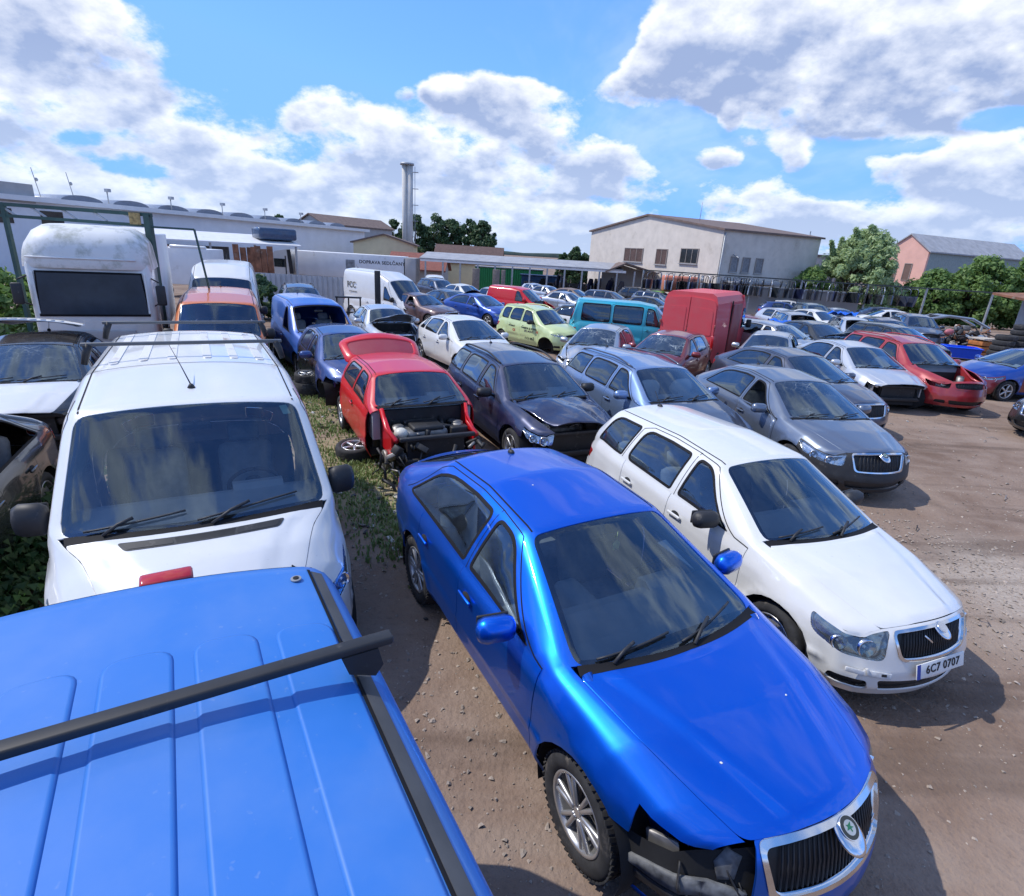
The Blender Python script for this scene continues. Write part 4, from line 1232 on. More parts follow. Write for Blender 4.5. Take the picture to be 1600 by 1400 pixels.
# ---------------------------------------------------------------- plants
def leaf_mat(name, a, b, trans=.45):
    m, nt, out = new_mat(name)
    co = coords(nt); n1 = noise(nt, co, .9, 3.); n2 = noise(nt, co, 14., 1.)
    f = math_(nt, 'ADD', math_(nt, 'MULTIPLY', n1, .6), math_(nt, 'MULTIPLY', n2, .5))
    c = mixc(nt, maprange(nt, f, .35, .75), a, b)
    d = N(nt, 'ShaderNodeBsdfPrincipled', Roughness=.55); lnk(nt, c, 2, d, 'Base Color')
    t = nt.nodes.new('ShaderNodeBsdfTranslucent'); lnk(nt, c, 2, t, 0)
    mx = nt.nodes.new('ShaderNodeMixShader'); mx.inputs[0].default_value = trans
    lnk(nt, d, 0, mx, 1); lnk(nt, t, 0, mx, 2); lnk(nt, mx, 0, out, 0)
    return m
LEAF_A = leaf_mat('willow_leaf', (.30, .42, .19), (.54, .64, .34))
LEAF_B = leaf_mat('vine_leaf', (.085, .18, .045), (.26, .38, .11))
LEAF_C = leaf_mat('dark_leaf', (.045, .10, .045), (.11, .18, .075))
LEAF_D = leaf_mat('weed_leaf', (.02, .06, .014), (.055, .12, .025))
GRASS = leaf_mat('grass_blade', (.11, .19, .05), (.30, .36, .13), .3)
BARK = simple('bark', (.11, .085, .06), .9, vary=.4, scale=10)
def foliage(name, clumps, per, size, rng, mat, parent=None, asp=1.8, up=.3):
    """leaf-sized faces gathered in clumps; clumps = [(x, y, z, r)]"""
    v = []; f = []
    for (cx, cy, cz, r) in clumps:
        for i in range(per):
            d = Vector((rng.gauss(0, 1), rng.gauss(0, 1), rng.gauss(0, 1))).normalized() * r * (rng.random() ** .45)
            p = Vector((cx, cy, cz)) + Vector((d.x, d.y, d.z * .8))
            n = (d.normalized() + Vector((rng.uniform(-.7, .7), rng.uniform(-.7, .7), rng.uniform(-.4, .9)))).normalized()
            a = n.orthogonal().normalized(); a = (Matrix.Rotation(rng.uniform(0, 6.28), 3, n) @ a)
            b = n.cross(a); s = size * rng.uniform(.6, 1.35); o = len(v)
            a = a * s * asp * .5; b = b * s * .5
            v += [p - a, p + b - a * .1, p + a - n * s * .15, p - b - a * .1]; f.append((o, o + 1, o + 2, o + 3))
    me = bpy.data.meshes.new(name); me.from_pydata([tuple(p) for p in v], [], f)
    return mesh_obj(name, me, mat, parent)
def tree(loc, h, rad_, label, mat, seed, n=60, per=60, leaf=.28, group=None, name='tree', trunk=.35, shape='round', cat='tree', asp=1.8, tilt=0., airy=False):
    rng = random.Random(seed); root = empty(name, loc, 0, label, cat, group)
    b = MB(); b.tube([(0, 0, -.3), (.05, 0, h * .2), (-.05 + tilt * .3, .1, h * .45), (tilt * .8, 0, h * .8)], [.09 * rad_, .075 * rad_, .05 * rad_, .015], 8)
    cl = []
    for i in range(n):
        t = rng.random(); a = rng.uniform(0, 6.28)
        z = h * (trunk + (1 - trunk) * t)
        w = {'round': math.sin(math.pi * min(1, .12 + .88 * t)) ** .6, 'tall': (1 - t) ** .55 * .9 + .12, 'spread': .65 + .5 * t - .7 * t ** 4}[shape]
        r = rad_ * w * rng.uniform(.25, 1.) ** .6
        p = (r * math.cos(a) + tilt * t, r * math.sin(a), z)
        cl.append(p + (rad_ * (rng.uniform(.10, .24) if airy else rng.uniform(.16, .32)),))
        if i % 3 == 0:
            q = Vector(p); s = Vector((tilt * t * .4, 0, h * (trunk * .6 + .5 * t * (1 - trunk))))
            b.tube([s, s.lerp(q, .5) + Vector((0, 0, .12 * rad_)), q], [.03 * rad_, .018 * rad_, .006 * rad_], 5)
    if airy:      # long shoots that stand out of the crown
        for i in range(34):
            a = rng.uniform(0, 6.28); r = rad_ * rng.uniform(.1, .9); x, y = r * math.cos(a) + tilt * .8, r * math.sin(a); z = h * (1. - .55 * (r / rad_) ** 1.5) * rng.uniform(.78, 1.02)
            k = rng.randint(4, 10); dx, dy = rng.uniform(-.12, .12), rng.uniform(-.1, .1)
            for j in range(k): cl.append((x + dx * j, y + dy * j, z + .2 * j, rad_ * (.11 - .009 * j)))
    b.obj('trunk', BARK, root)
    foliage('crown', cl, per, leaf, rng, mat, root, asp)
    return root
# ---------------------------------------------------------------- ground
def dirt_mat():
    m, nt, out = new_mat('packed_dirt')
    co = coords(nt)
    n1 = noise(nt, co, .35, 6., .6, .5); n2 = noise(nt, co, 2.2, 6., .65); n3 = noise(nt, co, 24., 4., .6)
    c = mixc(nt, maprange(nt, n1, .35, .68), (.178, .118, .086), (.325, .238, .182))
    c = mixc(nt, maprange(nt, n2, .40, .75, 0., .6), (c, 2), (.33, .255, .205))
    c = mixc(nt, maprange(nt, n3, .55, .8, 0., .5), (c, 2), (.11, .078, .06))
    # dry pale gravel patch where the pebbles gather, and dark oily stains
    geo = nt.nodes.new('ShaderNodeNewGeometry'); s = N(nt, 'ShaderNodeSeparateXYZ'); lnk(nt, geo, 'Position', s, 0)
    def spot(x, y, r0, r1):
        v = N(nt, 'ShaderNodeVectorMath', _operation='DISTANCE', i1=(x, y, 0.)); lnk(nt, geo, 'Position', v, 0)
        w = noise(nt, co, 1.1, 4.)
        dd = math_(nt, 'ADD', (v, 1), math_(nt, 'MULTIPLY', math_(nt, 'SUBTRACT', w, .5), 1.8))
        return maprange(nt, dd, r0, r1, 1., 0., True)
    g = math_(nt, 'MULTIPLY', spot(5.7, 5.2, .4, 1.9), maprange(nt, n3, .3, .6, .3, .9))
    c = mixc(nt, g, (c, 2), (.42, .36, .30))
    n4 = noise(nt, co, .9, 4., .6)
    st = maprange(nt, n4, .60, .74, 0., .6); c = mixc(nt, st, (c, 2), (.085, .062, .050))
    for (x, y, r) in ((-2.2, 8., 1.4), (-3.4, 10.6, 1.2), (-5.2, 13., 1.6), (-1.6, 6.6, .9)):
        k = math_(nt, 'MULTIPLY', spot(x, y, r * .4, r * 1.2), .8); c = mixc(nt, k, (c, 2), (.32, .27, .16))
    # wheel tracks along the lane
    mp = N(nt, 'ShaderNodeMapping'); mp.inputs['Rotation'].default_value = (0, 0, rad(-32)); mp.inputs['Scale'].default_value = (.16, 1.9, 1.)
    nt.links.new(co[0].outputs[co[1]], mp.inputs['Vector'])
    n5 = noise(nt, mp, 1., 4., .55); c = mixc(nt, maprange(nt, n5, .52, .66, 0., .55, True), (c, 2), (.115, .078, .058))
    c = mixc(nt, maprange(nt, n5, .30, .42, .35, 0., True), (c, 2), (.33, .26, .21))
    p = N(nt, 'ShaderNodeBsdfPrincipled', Roughness=.95); lnk(nt, c, 2, p, 'Base Color'); p.inputs['Specular IOR Level'].default_value = .2
    v = N(nt, 'ShaderNodeTexVoronoi', Scale=26.); nt.links.new(co[0].outputs[co[1]], v.inputs['Vector'])
    hh = math_(nt, 'ADD', math_(nt, 'MULTIPLY', n2, 1.2), math_(nt, 'ADD', math_(nt, 'MULTIPLY', n3, .5), math_(nt, 'MULTIPLY', (v, 0), -.06)))
    b = N(nt, 'ShaderNodeBump', Strength=.6, Distance=.045); lnk(nt, hh, 0, b, 'Height'); lnk(nt, b, 0, p, 'Normal')
    lnk(nt, p, 0, out, 0)
    return m
def build_ground():
    ys = [-60, -20, -6] + [k * .5 for k in range(-8, 60)] + list(range(30, 62, 3)) + [75, 120, 300, 900, 2500]
    xs = [-2500, -600, -150, -60] + [k * 1. for k in range(-30, 40)] + [60, 150, 600, 2500]
    v = [(x, y, gz(y) + (.012 * math.sin(x * 2.1 + y) * math.sin(y * 1.7 - x * .6) if -20 < x < 30 and -4 < y < 28 else 0)) for y in ys for x in xs]
    n = len(xs); f = [(j * n + i, j * n + i + 1, (j + 1) * n + i + 1, (j + 1) * n + i) for j in range(len(ys) - 1) for i in range(n - 1)]
    me = bpy.data.meshes.new('ground'); me.from_pydata(v, [], f); me.polygons.foreach_set('use_smooth', [True] * len(f))
    tag(mesh_obj('ground', me, dirt_mat()), 'packed brown dirt of the scrap yard', kind='structure')
    rng = random.Random(5); b_v = []; b_f = []
    base = [(1, 0, 0), (-.5, .86, 0), (-.5, -.86, 0), (0, 0, .8), (.4, .5, .5), (-.6, 0, .5), (.4, -.5, .5), (0, 0, -.4)]
    tri = [(0, 1, 4), (1, 2, 5), (2, 0, 6), (0, 4, 6), (1, 5, 4), (2, 6, 5), (4, 5, 3), (5, 6, 3), (6, 4, 3)]
    def stone(x, y, s):
        R_ = Euler((rng.uniform(-.5, .5), rng.uniform(-.5, .5), rng.uniform(0, 6.3))).to_matrix(); o = len(b_v)
        k = Vector((s * rng.uniform(.7, 1.4), s * rng.uniform(.6, 1.1), s * rng.uniform(.35, .8)))
        for p in base: b_v.append(tuple(R_ @ Vector((p[0] * k.x, p[1] * k.y, p[2] * k.z)) + Vector((x, y, gz(y) + s * .12))))
        b_f.extend(tuple(i + o for i in t) for t in tri)
    for i in range(2600): stone(rng.uniform(-1.6, 1.4), rng.uniform(.8, 5.2), .006 + .02 * rng.random() ** 3)
    for i in range(7500): stone(rng.uniform(1.2, 9), rng.uniform(.6, 9), .005 + .02 * rng.random() ** 4)
    for i in range(2200): stone(rng.gauss(5.6, .9), rng.gauss(5.2, .9), .006 + .022 * rng.random() ** 2)
    for i in range(1500): stone(rng.uniform(4, 16), rng.uniform(8, 18), .008 + .03 * rng.random() ** 3)
    for i in range(700): stone(rng.uniform(-4.5, -1.2), rng.uniform(5, 11.5), .008 + .03 * rng.random() ** 3)
    me = bpy.data.meshes.new('gravel'); me.from_pydata(b_v, [], b_f)
    tag(mesh_obj('gravel', me, simple('pebble', (.34, .28, .23), .9, vary=.45, scale=4.)), 'loose pale pebbles scattered over the dirt', kind='stuff')
def debris():
    rng = random.Random(17); b = MB()
    for i in range(260):
        k = rng.random()
        if k < .45: x, y = rng.gauss(-1.2, .5), rng.gauss(6.6, .8)
        elif k < .7: x, y = rng.gauss(-3.9, .6), rng.gauss(11., 1.)
        else: x, y = rng.uniform(1.5, 14), rng.uniform(1.5, 16)
        s_ = rng.uniform(.015, .07)
        if k < .75: b.box((x, y, gz(y) + .015), (s_ * rng.uniform(.6, 2.5), s_, s_ * .3), (rng.uniform(-.4, .4), rng.uniform(-.4, .4), rng.uniform(0, 6)), .002, mi=rng.choice([0, 0, 1, 2]))
        else:
            p = Vector((x, y, gz(y) + .015)); a = rng.uniform(0, 6.3); q = p + Vector((math.cos(a), math.sin(a), 0)) * rng.uniform(.05, .22)
            b.tube([p, p.lerp(q, .5) + Vector((.02, .02, .03)), q], .006, 5, rng.choice([0, 1]))
    tag(b.obj('debris', [BLACK, STEEL, simple('pale_plastic', (.5, .5, .47), .6)], None), 'small broken car bits strewn over the dirt', kind='stuff')
def grass(name, pts, n, hgt, seed, mat, label, wide=.012, broad=False):
    """blades scattered round a polyline of (x, y, half width, weight)"""
    rng = random.Random(seed); v = []; f = []
    for i in range(n):
        k = rng.randrange(len(pts) - 1); t = rng.random()
        a, b = pts[k], pts[k + 1]
        w = a[2] * (1 - t) + b[2] * t
        x = a[0] * (1 - t) + b[0] * t + rng.gauss(0, w); y = a[1] * (1 - t) + b[1] * t + rng.gauss(0, w)
        if math.sin(x * 3.1 + 1.3 * math.sin(y * 2.3)) * math.sin(y * 2.7 + x) < rng.uniform(-1.1, .4) and not broad: continue
        h = hgt * rng.uniform(.4, 1.3); an = rng.uniform(0, 6.28); d = Vector((math.cos(an), math.sin(an), 0)); s = Vector((-d.y, d.x, 0)) * wide * rng.uniform(.6, 1.5)
        p = Vector((x, y, gz(y))); ln = d * h * rng.uniform(.2, .9); o = len(v)
        if broad:
            p.z += h * rng.uniform(.2, 1); ln = d * wide * 2.2
            v += [p - s * .3, p + ln * .5 - s * 1.1 + Vector((0, 0, h * .12)), p + ln, p + ln * .5 + s * 1.1 + Vector((0, 0, h * .12))]; f.append((o, o + 1, o + 2, o + 3))
        else:
            m = p + ln * .35 + Vector((0, 0, h * .6)); e = p + ln + Vector((0, 0, h * .9))
            v += [p - s, p + s, m + s * .7, m - s * .7, e]; f += [(o, o + 1, o + 2, o + 3), (o + 3, o + 2, o + 4)]
    me = bpy.data.meshes.new(name); me.from_pydata([tuple(p) for p in v], [], f)
    return tag(mesh_obj(name, me, mat), label, kind='stuff')
# ---------------------------------------------------------------- buildings
WALLW = simple('white_render', (.62, .56, .49), .9, vary=.10, scale=1.2, stain=((.42, .37, .31), .6, .56))
WALLC = simple('cream_render', (.66, .57, .36), .9, vary=.08, scale=1.)
WALLG = simple('grey_render', (.40, .39, .38), .9, vary=.1, scale=1.)
PINK = simple('salmon_render', (.72, .41, .33), .9, vary=.08, scale=1.)
ROOFG = simple('grey_sheet_roof', (.33, .33, .34), .6, vary=.18, scale=1.5)
ROOFB = simple('brown_sheet_roof', (.17, .12, .10), .8, vary=.2, scale=2.)
WHITEM = simple('white_sheet', (.70, .70, .70), .5, vary=.06, scale=1.5, stain=((.45, .43, .40), 1.2, .62))
GALV = simple('galvanised', (.38, .39, .40), .5, .3, vary=.15)
GREENS = simple('green_steel', (.03, .075, .065), .55, vary=.2, stain=((.20, .10, .05), 3., .62))
RUST = simple('rusty_sheet', (.23, .10, .055), .9, vary=.45, scale=3., stain=((.30, .24, .19), 2., .58))
WINDK = simple('dark_pane', (.025, .03, .035), .08, vary=.3)
FRAME = simple('window_frame', (.30, .26, .23), .6)
def gable(label, loc, rz, w, l, eave, ridge, wall, roof, cat='building', over=.35, name='building', thick=.16):
    """house with its gable end on local -y, ridge running back along +y"""
    root = empty(name, loc, rz, label, cat)
    b = MB(); b.prism([(-w / 2, -4), (w / 2, -4), (w / 2, eave), (0, ridge), (-w / 2, eave)], 'y', 0, l); b.obj('wall', wall, root)
    sl = (ridge - eave) / (w / 2); r = MB()
    for s in (-1, 1):
        e = (s * (w / 2 + over), eave - sl * over)
        r.prism([(0, ridge + .02), e, (e[0], e[1] + thick), (0, ridge + thick + .02)], 'y', -over, l + over)
    r.obj('roof', roof, root)
    return root
def window(root, x, z, w, h, n=2, y=-.0, face='y', dark=WINDK, frame=FRAME, sill=True):
    """framed window set in the wall plane y (face 'y') or x"""
    b = MB(); t = .07
    P = lambda a, d, c: (a, d, c) if face == 'y' else (d, a, c)
    sgn = -1 if face == 'y' else 1
    def bx(a, c, sa, sc, dep, th): b.box(P(a, y + sgn * dep, c), (sa, th, sc) if face == 'y' else (th, sa, sc))
    bx(x - w / 2, z, t, h + t, .02, .14); bx(x + w / 2, z, t, h + t, .02, .14); bx(x, z + h / 2, w - t, t, .02, .135); bx(x, z - h / 2, w - t, t, .02, .135)
    for i in range(1, n): bx(x - w / 2 + w * i / n, z, t * .8, h - t, .02, .12)
    fr = b.obj('window', frame, root)
    b = MB(); b.box(P(x, y + sgn * .035, z), (w, .02, h) if face == 'y' else (.02, w, h)); b.obj('pane', dark, fr)
    if sill:
        b = MB(); b.box(P(x, y + sgn * .07, z - h / 2 - .06), (w + .2, .2, .06) if face == 'y' else (.2, w + .2, .06)); b.obj('sill', GALV, fr)
    return fr
def corrugated(b, p0, p1, z0, z1, pitch=.25, depth=.04, mi=0, d=(0, 1, 0)):
    """vertical profiled sheet from p0 to p1"""
    p0, p1 = Vector(p0), Vector(p1); L_ = (p1 - p0).length; n = int(L_ / pitch); u = (p1 - p0) / L_; w = Vector((-u.y, u.x, 0)); v = []
    for i in range(n + 1):
        for (t, o) in ((0, 0), (.55, 0), (.65, depth), (.9, depth)):
            q = p0 + u * min(L_, (i + t) * pitch) + w * o
            v += [(q.x, q.y, z0), (q.x, q.y, z1)]
    f = [(2 * k, 2 * k + 2, 2 * k + 3, 2 * k + 1) for k in range(len(v) // 2 - 1)]
    b.add(v, f, mi)
    return b
def tyre_thing(x, y, z, rx, ry, rz, label, group, rim=False, r=.31, cat='tyre', name='loose_tyre', w=.2):
    root = empty(name, (x, y, z), 0, label, cat, group); root.rotation_euler = (rx, ry, rz)
    t = mesh_obj('tyre', tyre_mesh(r, w, False), None, root)
    if not t.data.materials: t.data.materials.append(RUBBER)
    if rim:
        m = rim_mesh(r, w, 'five')
        if not m.materials: m.materials.append(ALLOY); m.materials.append(DARK)
        mesh_obj('rim', m, None, root)
    return root
# ---------------------------------------------------------------- paints
P_BLUE = paint('bright_blue_metallic', (.0, .135, .72), .85, .36, .05, .55)
P_VAN = paint('flat_blue_paint', (.022, .158, .52), .0, .50, .20, .2, (.24, .34, .52))
P_WHITE = paint('white_paint', (.70, .70, .69), 0., .3, .14)
P_WHITE2 = paint('dusty_white_paint', (.68, .68, .66), 0., .4, .3)
P_GREY = paint('steel_blue_metallic', (.15, .185, .25), .55, .3, .12)
P_RED = paint('red_paint', (.60, .008, .014), 0., .3, .05, .45)
P_RED2 = paint('dull_red_paint', (.36, .02, .025), .1, .34, .15)
P_RED3 = paint('faded_red_paint', (.68, .07, .085), 0., .55, .18, .15)
P_DRED = paint('dark_red_paint', (.20, .015, .022), .3, .32, .15)
P_NAVY = paint('navy_metallic', (.018, .026, .075), .4, .28, .14)
P_LBLUE = paint('pale_blue_metallic', (.20, .30, .50), .6, .3, .1)
P_SLATE = paint('slate_blue_metallic', (.07, .085, .13), .5, .3, .18)
P_SILVER = paint('silver_metallic', (.45, .47, .50), .7, .3, .15)
P_SILVER2 = paint('pale_silver_metallic', (.58, .60, .63), .5, .32, .15)
P_DKGREY = paint('dark_grey_metallic', (.020, .024, .028), .0, .22, .04)
P_BLACK = paint('black_paint', (.012, .013, .015), .0, .22, .2)
P_ORANGE = paint('orange_paint', (.62, .155, .03), 0., .36, .2)
P_CADDY = paint('mid_blue_paint', (.022, .11, .46), .1, .35, .15)
P_DBLUE = paint('deep_blue_paint', (.012, .045, .19), .3, .3, .2)
P_LIME = paint('pale_lime_paint', (.56, .66, .32), 0., .34, .12)
P_TEAL = paint('turquoise_paint', (.015, .38, .52), 0., .36, .12)
P_BROWN = paint('maroon_brown_paint', (.10, .055, .06), .3, .4, .25)
P_ROYAL = paint('royal_blue_paint', (.01, .06, .33), .35, .28, .08)
P_MAROON = paint('maroon_paint', (.16, .012, .022), .2, .3, .1)
P_TAN = paint('sun_bleached_brown_paint', (.22, .15, .12), .1, .6, .35, .1)
P_GREEN = paint('bright_green_paint', (.16, .55, .08), 0., .35, .1)
def crumple(amp, seed, lift=None):
    ph = [random.Random(seed).uniform(0, 6.3) for _ in range(6)]
    def f(P):
        P = P.copy(); x, y = P[:, 0], P[:, 1]
        w = 1 - 2 * np.abs(((x * 1.3 + .9 * y + ph[0]) % 1.) - .5)
        w2 = 1 - 2 * np.abs(((-x * .9 + 1.7 * y + ph[1]) % 1.) - .5)
        P[:, 2] += amp * (w * .6 + w2 * .5 - .5) + (lift(x, y) if lift else 0)
        P[:, 0] += amp * .5 * np.sin(5 * y + ph[2])
        return P
    return f
def build_cars():
    x_of = lambda sp, d: sp.L / 2 - d
    # ---- foreground blue van seen from above
    V = car('van', -.315, -.15, -58.8, P_VAN, 'blue van roof in the foreground with a black crossbar, seen from above', 'van', g=.06, antenna=False, wheels='steel')
    sp, root = V['sp'], V['root']
    b = Panel()
    for k, y in enumerate((-.60, -.36, -.12, .12, .36, .60)):
        q0, q1 = (y - .08) / sp.yroof, (y + .08) / sp.yroof
        b = Panel(); b.add(sp, 'T', rnd([(2.25, q0), (4.05, q0), (4.05, q1), (2.25, q1)], .05, .7), [], .12, off=.007, rim=.008, flare=.016)
        me = b.mesh('roof_rib'); me.materials.append(P_VAN); o = mesh_obj('roof_rib', me, None, root)
    for s in (1, -1):
        b = Panel(); b.add(sp, 'T', [(1.80, .90 * s), (4.52, .89 * s), (4.52, .955 * s), (1.80, .965 * s)], [], .1, off=.004, rim=.01)
        me = b.mesh('roof_strip'); me.materials.append(simple('grey_rubber_strip', (.060, .062, .066), .6, vary=.2)); mesh_obj('roof_strip', me, None, root)
    b = Panel(); b.strip(sp, 'T', [(4.49, q) for q in np.linspace(-1.0, 1.0, 22)], .014, .002); b.strip(sp, 'T', [(4.49, -.42), (4.60, -.42)], .012, .002)
    me = b.mesh('tailgate_gap'); me.materials.append(DARK); mesh_obj('tailgate_gap', me, None, root)
    Pp, n = pt(sp, 'T', 4.36, .80, .003); b = MB(); b.cyl((0, 0, 0), (0, 0, .006), .02, 16, mi=0); b.cyl((0, 0, .006), (0, 0, .009), .011, 12, mi=1)
    o = b.obj('washer_nozzle', [simple('grey_plug', (.25, .26, .28), .5), DARK], root); o.location = Pp
    b = MB(); b.box((-2.35, .175, 1.795), (.07, .19, .035), (0, .25, 0), .012); b.obj('brake_light', REDLAMP, root)
    for d in (3.77, 1.95):
        bar = empty('roof_bar', (0, 0, 0), 0); bar.parent = root
        z = float(sp.zc(np.array([d]))[0]) + .07
        b = MB(); b.box((x_of(sp, d), 0, z), (.046, 1.60, .028), bev=.007); o = b.obj('crossbar', BLACK, bar)
        for s in (1, -1):
            b = MB(); b.prism([(s * .64, z - .012), (s * .75, z - .012), (s * .765, z - .075), (s * .74, z - .11), (s * .66, z - .075)], 'x', x_of(sp, d) - .025, x_of(sp, d) + .025)
            b.obj('foot', BLACK, bar)
    # ---- white van facing the camera
    V = car('van', -2.93, 4.90, -60.4, P_WHITE, 'white panel van with two roof bars, nose up against the blue van', 'van', g=.06, scale=1.045, mirror_mat=BLACK, wipers=True,
            glassm=glass('van_windscreen', (.80, .87, .89), dust=.025), antenna=False)
    sp, root = V['sp'], V['root']
    for y in (-.58, -.36, -.14, .14, .36, .58):
        q0, q1 = (y - .035) / sp.yroof, (y + .035) / sp.yroof
        b = Panel(); b.add(sp, 'T', rnd([(2.7, q0), (4.35, q0), (4.35, q1), (2.7, q1)], .03, .7), [], .12, off=.007, rim=.01)
        me = b.mesh('roof_rib'); me.materials.append(simple('stained_white_paint', (.66, .65, .63), .45, vary=.05, scale=3., stain=((.24, .15, .11), 5., .57))); mesh_obj('roof_rib', me, None, root)
    b = Panel(); b.strip(sp, 'T', [(2.52, q) for q in np.linspace(-.95, .95, 20)], .008); b.strip(sp, 'T', [(4.42, q) for q in np.linspace(-.95, .95, 20)], .006)
    me = b.mesh('roof_seam'); me.materials.append(DARK); mesh_obj('roof_seam', me, None, root)
    b = Panel(); b.add(sp, 'T', rnd([(.80, -.66), (.80, .66), (.885, .66), (.885, -.66)], .03, .8), [], .05, off=.003, rim=.01)
    me = b.mesh('hood_vent'); me.materials.append(simple('vent_plastic', (.035, .036, .038), .6)); v0 = mesh_obj('hood_vent', me, None, root)
    for (a, c) in ((-.63, -.26), (.26, .63)):
        b = Panel(); b.add(sp, 'T', rnd([(.812, a), (.812, c), (.873, c), (.873, a)], .02, .8), [], .05, off=.006, rim=.004)
        me = b.mesh('grating'); me.materials.append(BLACK); mesh_obj('grating', me, None, v0)
    b = Panel()
    for k in range(6): b.strip(sp, 'T', [(.816 + .011 * k, -.24), (.816 + .011 * k, .24)], .004, .0045)
    me = b.mesh('louvre'); me.materials.append(BLACK); mesh_obj('louvre', me, None, v0)
    Pp, n = pt(sp, 'T', .47, .85, .004)
    M = frame_at(Pp, n, (0, 0, 1)); text_obj('lettering', 'AA', .065, INK, root, M)
    Pp, n = pt(sp, 'T', 1.98, .0, 0)
    b = MB(); b.cyl(Pp, Pp + Vector((0, 0, .03)), .03, 10, .012); b.tube([Pp + Vector((0, 0, .02)), Pp + Vector((-.17, -.06, .15)), Pp + Vector((-.36, -.13, .29))], [.006, .004, .002], 6)
    b.obj('antenna', BLACK, root)
    for d in (2.85, 4.30):
        z = float(sp.zc(np.array([d]))[0]) + .12
        bar = empty('roof_bar', (0, 0, 0), 0); bar.parent = root
        b = MB(); b.box((x_of(sp, d), 0, z), (.04, 1.60, .03), bev=.006); b.obj('crossbar', simple('grey_bar', (.12, .125, .13), .5, .3), bar)
        for s in (1, -1):
            b = MB(); b.tube([(x_of(sp, d), s * .74, z), (x_of(sp, d), s * .77, z - .07), (x_of(sp, d) + .01, s * .795, z - .17)], [.03, .032, .025], 8); b.obj('foot', BLACK, bar)
    b = MB(); b.box((0, 0, 0), (.005, .09, .06), bev=.001); o = b.obj('sticker', simple('pale_green_sticker', (.35, .55, .42), .6), root)
    Pp, n = pt(sp, 'T', 1.66, .80, -.012); o.matrix_local = frame_at(Pp, n) @ Matrix.Rotation(rad(90), 4, 'Y')
    # ---- bright blue liftback (hero)
    def cut(sp):
        a, c = -sp.tA + .1, -sp.ty_(.43)
        return [[(a, sp.zbot + .02), (c - .02, sp.zbot - .03), (c + .01, .62), (c, .80), (a, .80)]]
    H = car('liftback', .53, 3.80, -60.9, P_BLUE, 'bright blue liftback in the foreground, one headlight and the bumper corner torn out', g=.042, scale=1.015, wheels='twin', missing={('hl', -1)}, bumper_cut=cut,
            glassm=glass('clear_windscreen', (.66, .75, .78), dust=.02), engine_seed=3)
    sp, root = H['sp'], H['root']
    badge(root, sp, True)
    tg, tw = -sp.ty_(.44), -(sp.tA - .30)
    grey = simple('grey_broken_plastic', (.12, .125, .13), .6, vary=.5, scale=20)
    wob = crumple(.035, 44)
    for nm, poly, off, m in (('lamp_carrier', [(tg, .47), (tg - .18, .45), (tg - .34, .42), (tw, .40), (tw + .03, .46), (tg - .30, .50), (tg - .16, .53), (tg, .52)], -.03, grey),
                             ('torn_liner', [(tg - .02, .22), (tg - .3, .24), (tw, .24), (tw + .04, .36), (tg - .28, .38), (tg - .14, .36), (tg, .42)], -.045, BLACK),
                             ('lamp_bracket', [(tg - .05, .56), (tg - .12, .54), (tg - .15, .62), (tg - .10, .70), (tg - .03, .68)], -.05, grey),
                             ('inner_wing', [(tg - .26, .50), (tg - .42, .48), (tg - .46, .62), (tg - .30, .66)], -.075, STEEL)):
        q = Panel(); q.add(sp, 'B', poly, [], .05, off=off, rim=.02, disp=wob); me = q.mesh(nm, False); me.materials.append(m); mesh_obj(nm, me, None, root)
    b = MB(); rng = random.Random(4)
    for i in range(7):
        t0 = tg - rng.uniform(.02, .30); P_, n = pt(sp, 'B', t0, rng.uniform(.44, .62), -.06); Q_, n2 = pt(sp, 'B', t0 - rng.uniform(-.15, .2), rng.uniform(.26, .5), -.03)
        M_ = P_.lerp(Q_, .5) + n * .05 + Vector((0, 0, -.05)); b.tube([(1 - t) ** 2 * P_ + 2 * t * (1 - t) * M_ + t * t * Q_ for t in np.linspace(0, 1, 7)], rng.choice([.004, .006, .009]), 5)
    b.obj('loose_wiring', BLACK, root)
    b = MB()
    for d, q in ((.75, .45), (.62, -.62), (2.6, -.4)):
        P_, n = pt(sp, 'T', d, q, .001); M = frame_at(P_, n); b.ball((0, 0, 0), .008, (1, .7, .12), 8, 0, M)
    b.obj('dropping', PLATE, root)
    b = MB(); b.box((0, 0, 0), (.05, .022, .006), bev=.002); o = b.obj('tag', CHROME, root); P_, n = pt(sp, 'B', sp.ty_(.30), .60, -.004); o.matrix_local = frame_at(P_, n)
    # air freshener and paper on the dash
    b = MB(); P_, n = pt(sp, 'T', sp.wtop[0] - .16, .05, -.06); b.prism([(0, .03), (.03, 0), (.022, -.05), (0, -.035), (-.022, -.05), (-.03, 0)], 'x', -.002, .002); b.cyl((0, 0, .03), (0, 0, .09), .0015, 5)
    o = b.obj('air_freshener', simple('pale_green_card', (.45, .60, .25), .6), root); o.location = P_
    b = MB(); b.prism([(-.12, .0), (.16, .0), (.16, .10)], 'z', 0, .004); o = b.obj('paper', PLATE, root); P_, n = pt(sp, 'T', 1.75, .72, -.035); o.matrix_local = frame_at(P_, n) @ Matrix.Rotation(rad(80), 4, 'Z')
    # ---- white small estate with plate
    F = car('smallwagon', 2.41, 5.36, -67.5, P_WHITE, 'white small estate with cracked bumper and number plate, right of the bright blue car', g=.045, scale=1.012, mirror_mat=BLACK, wheels='steel', plate_text='6C7 0707',
            glassm=glass('clear_windscreen', (.66, .75, .78), dust=.02), lens_mat=glass('worn_lens', (.72, .70, .60), dust=.30))
    badge(F['root'], F['sp'], False)
    sp, root = F['sp'], F['root']
    b = MB(); P_, n = pt(sp, 'B', -sp.ty_(.46), .42, .004); M = frame_at(P_, n)
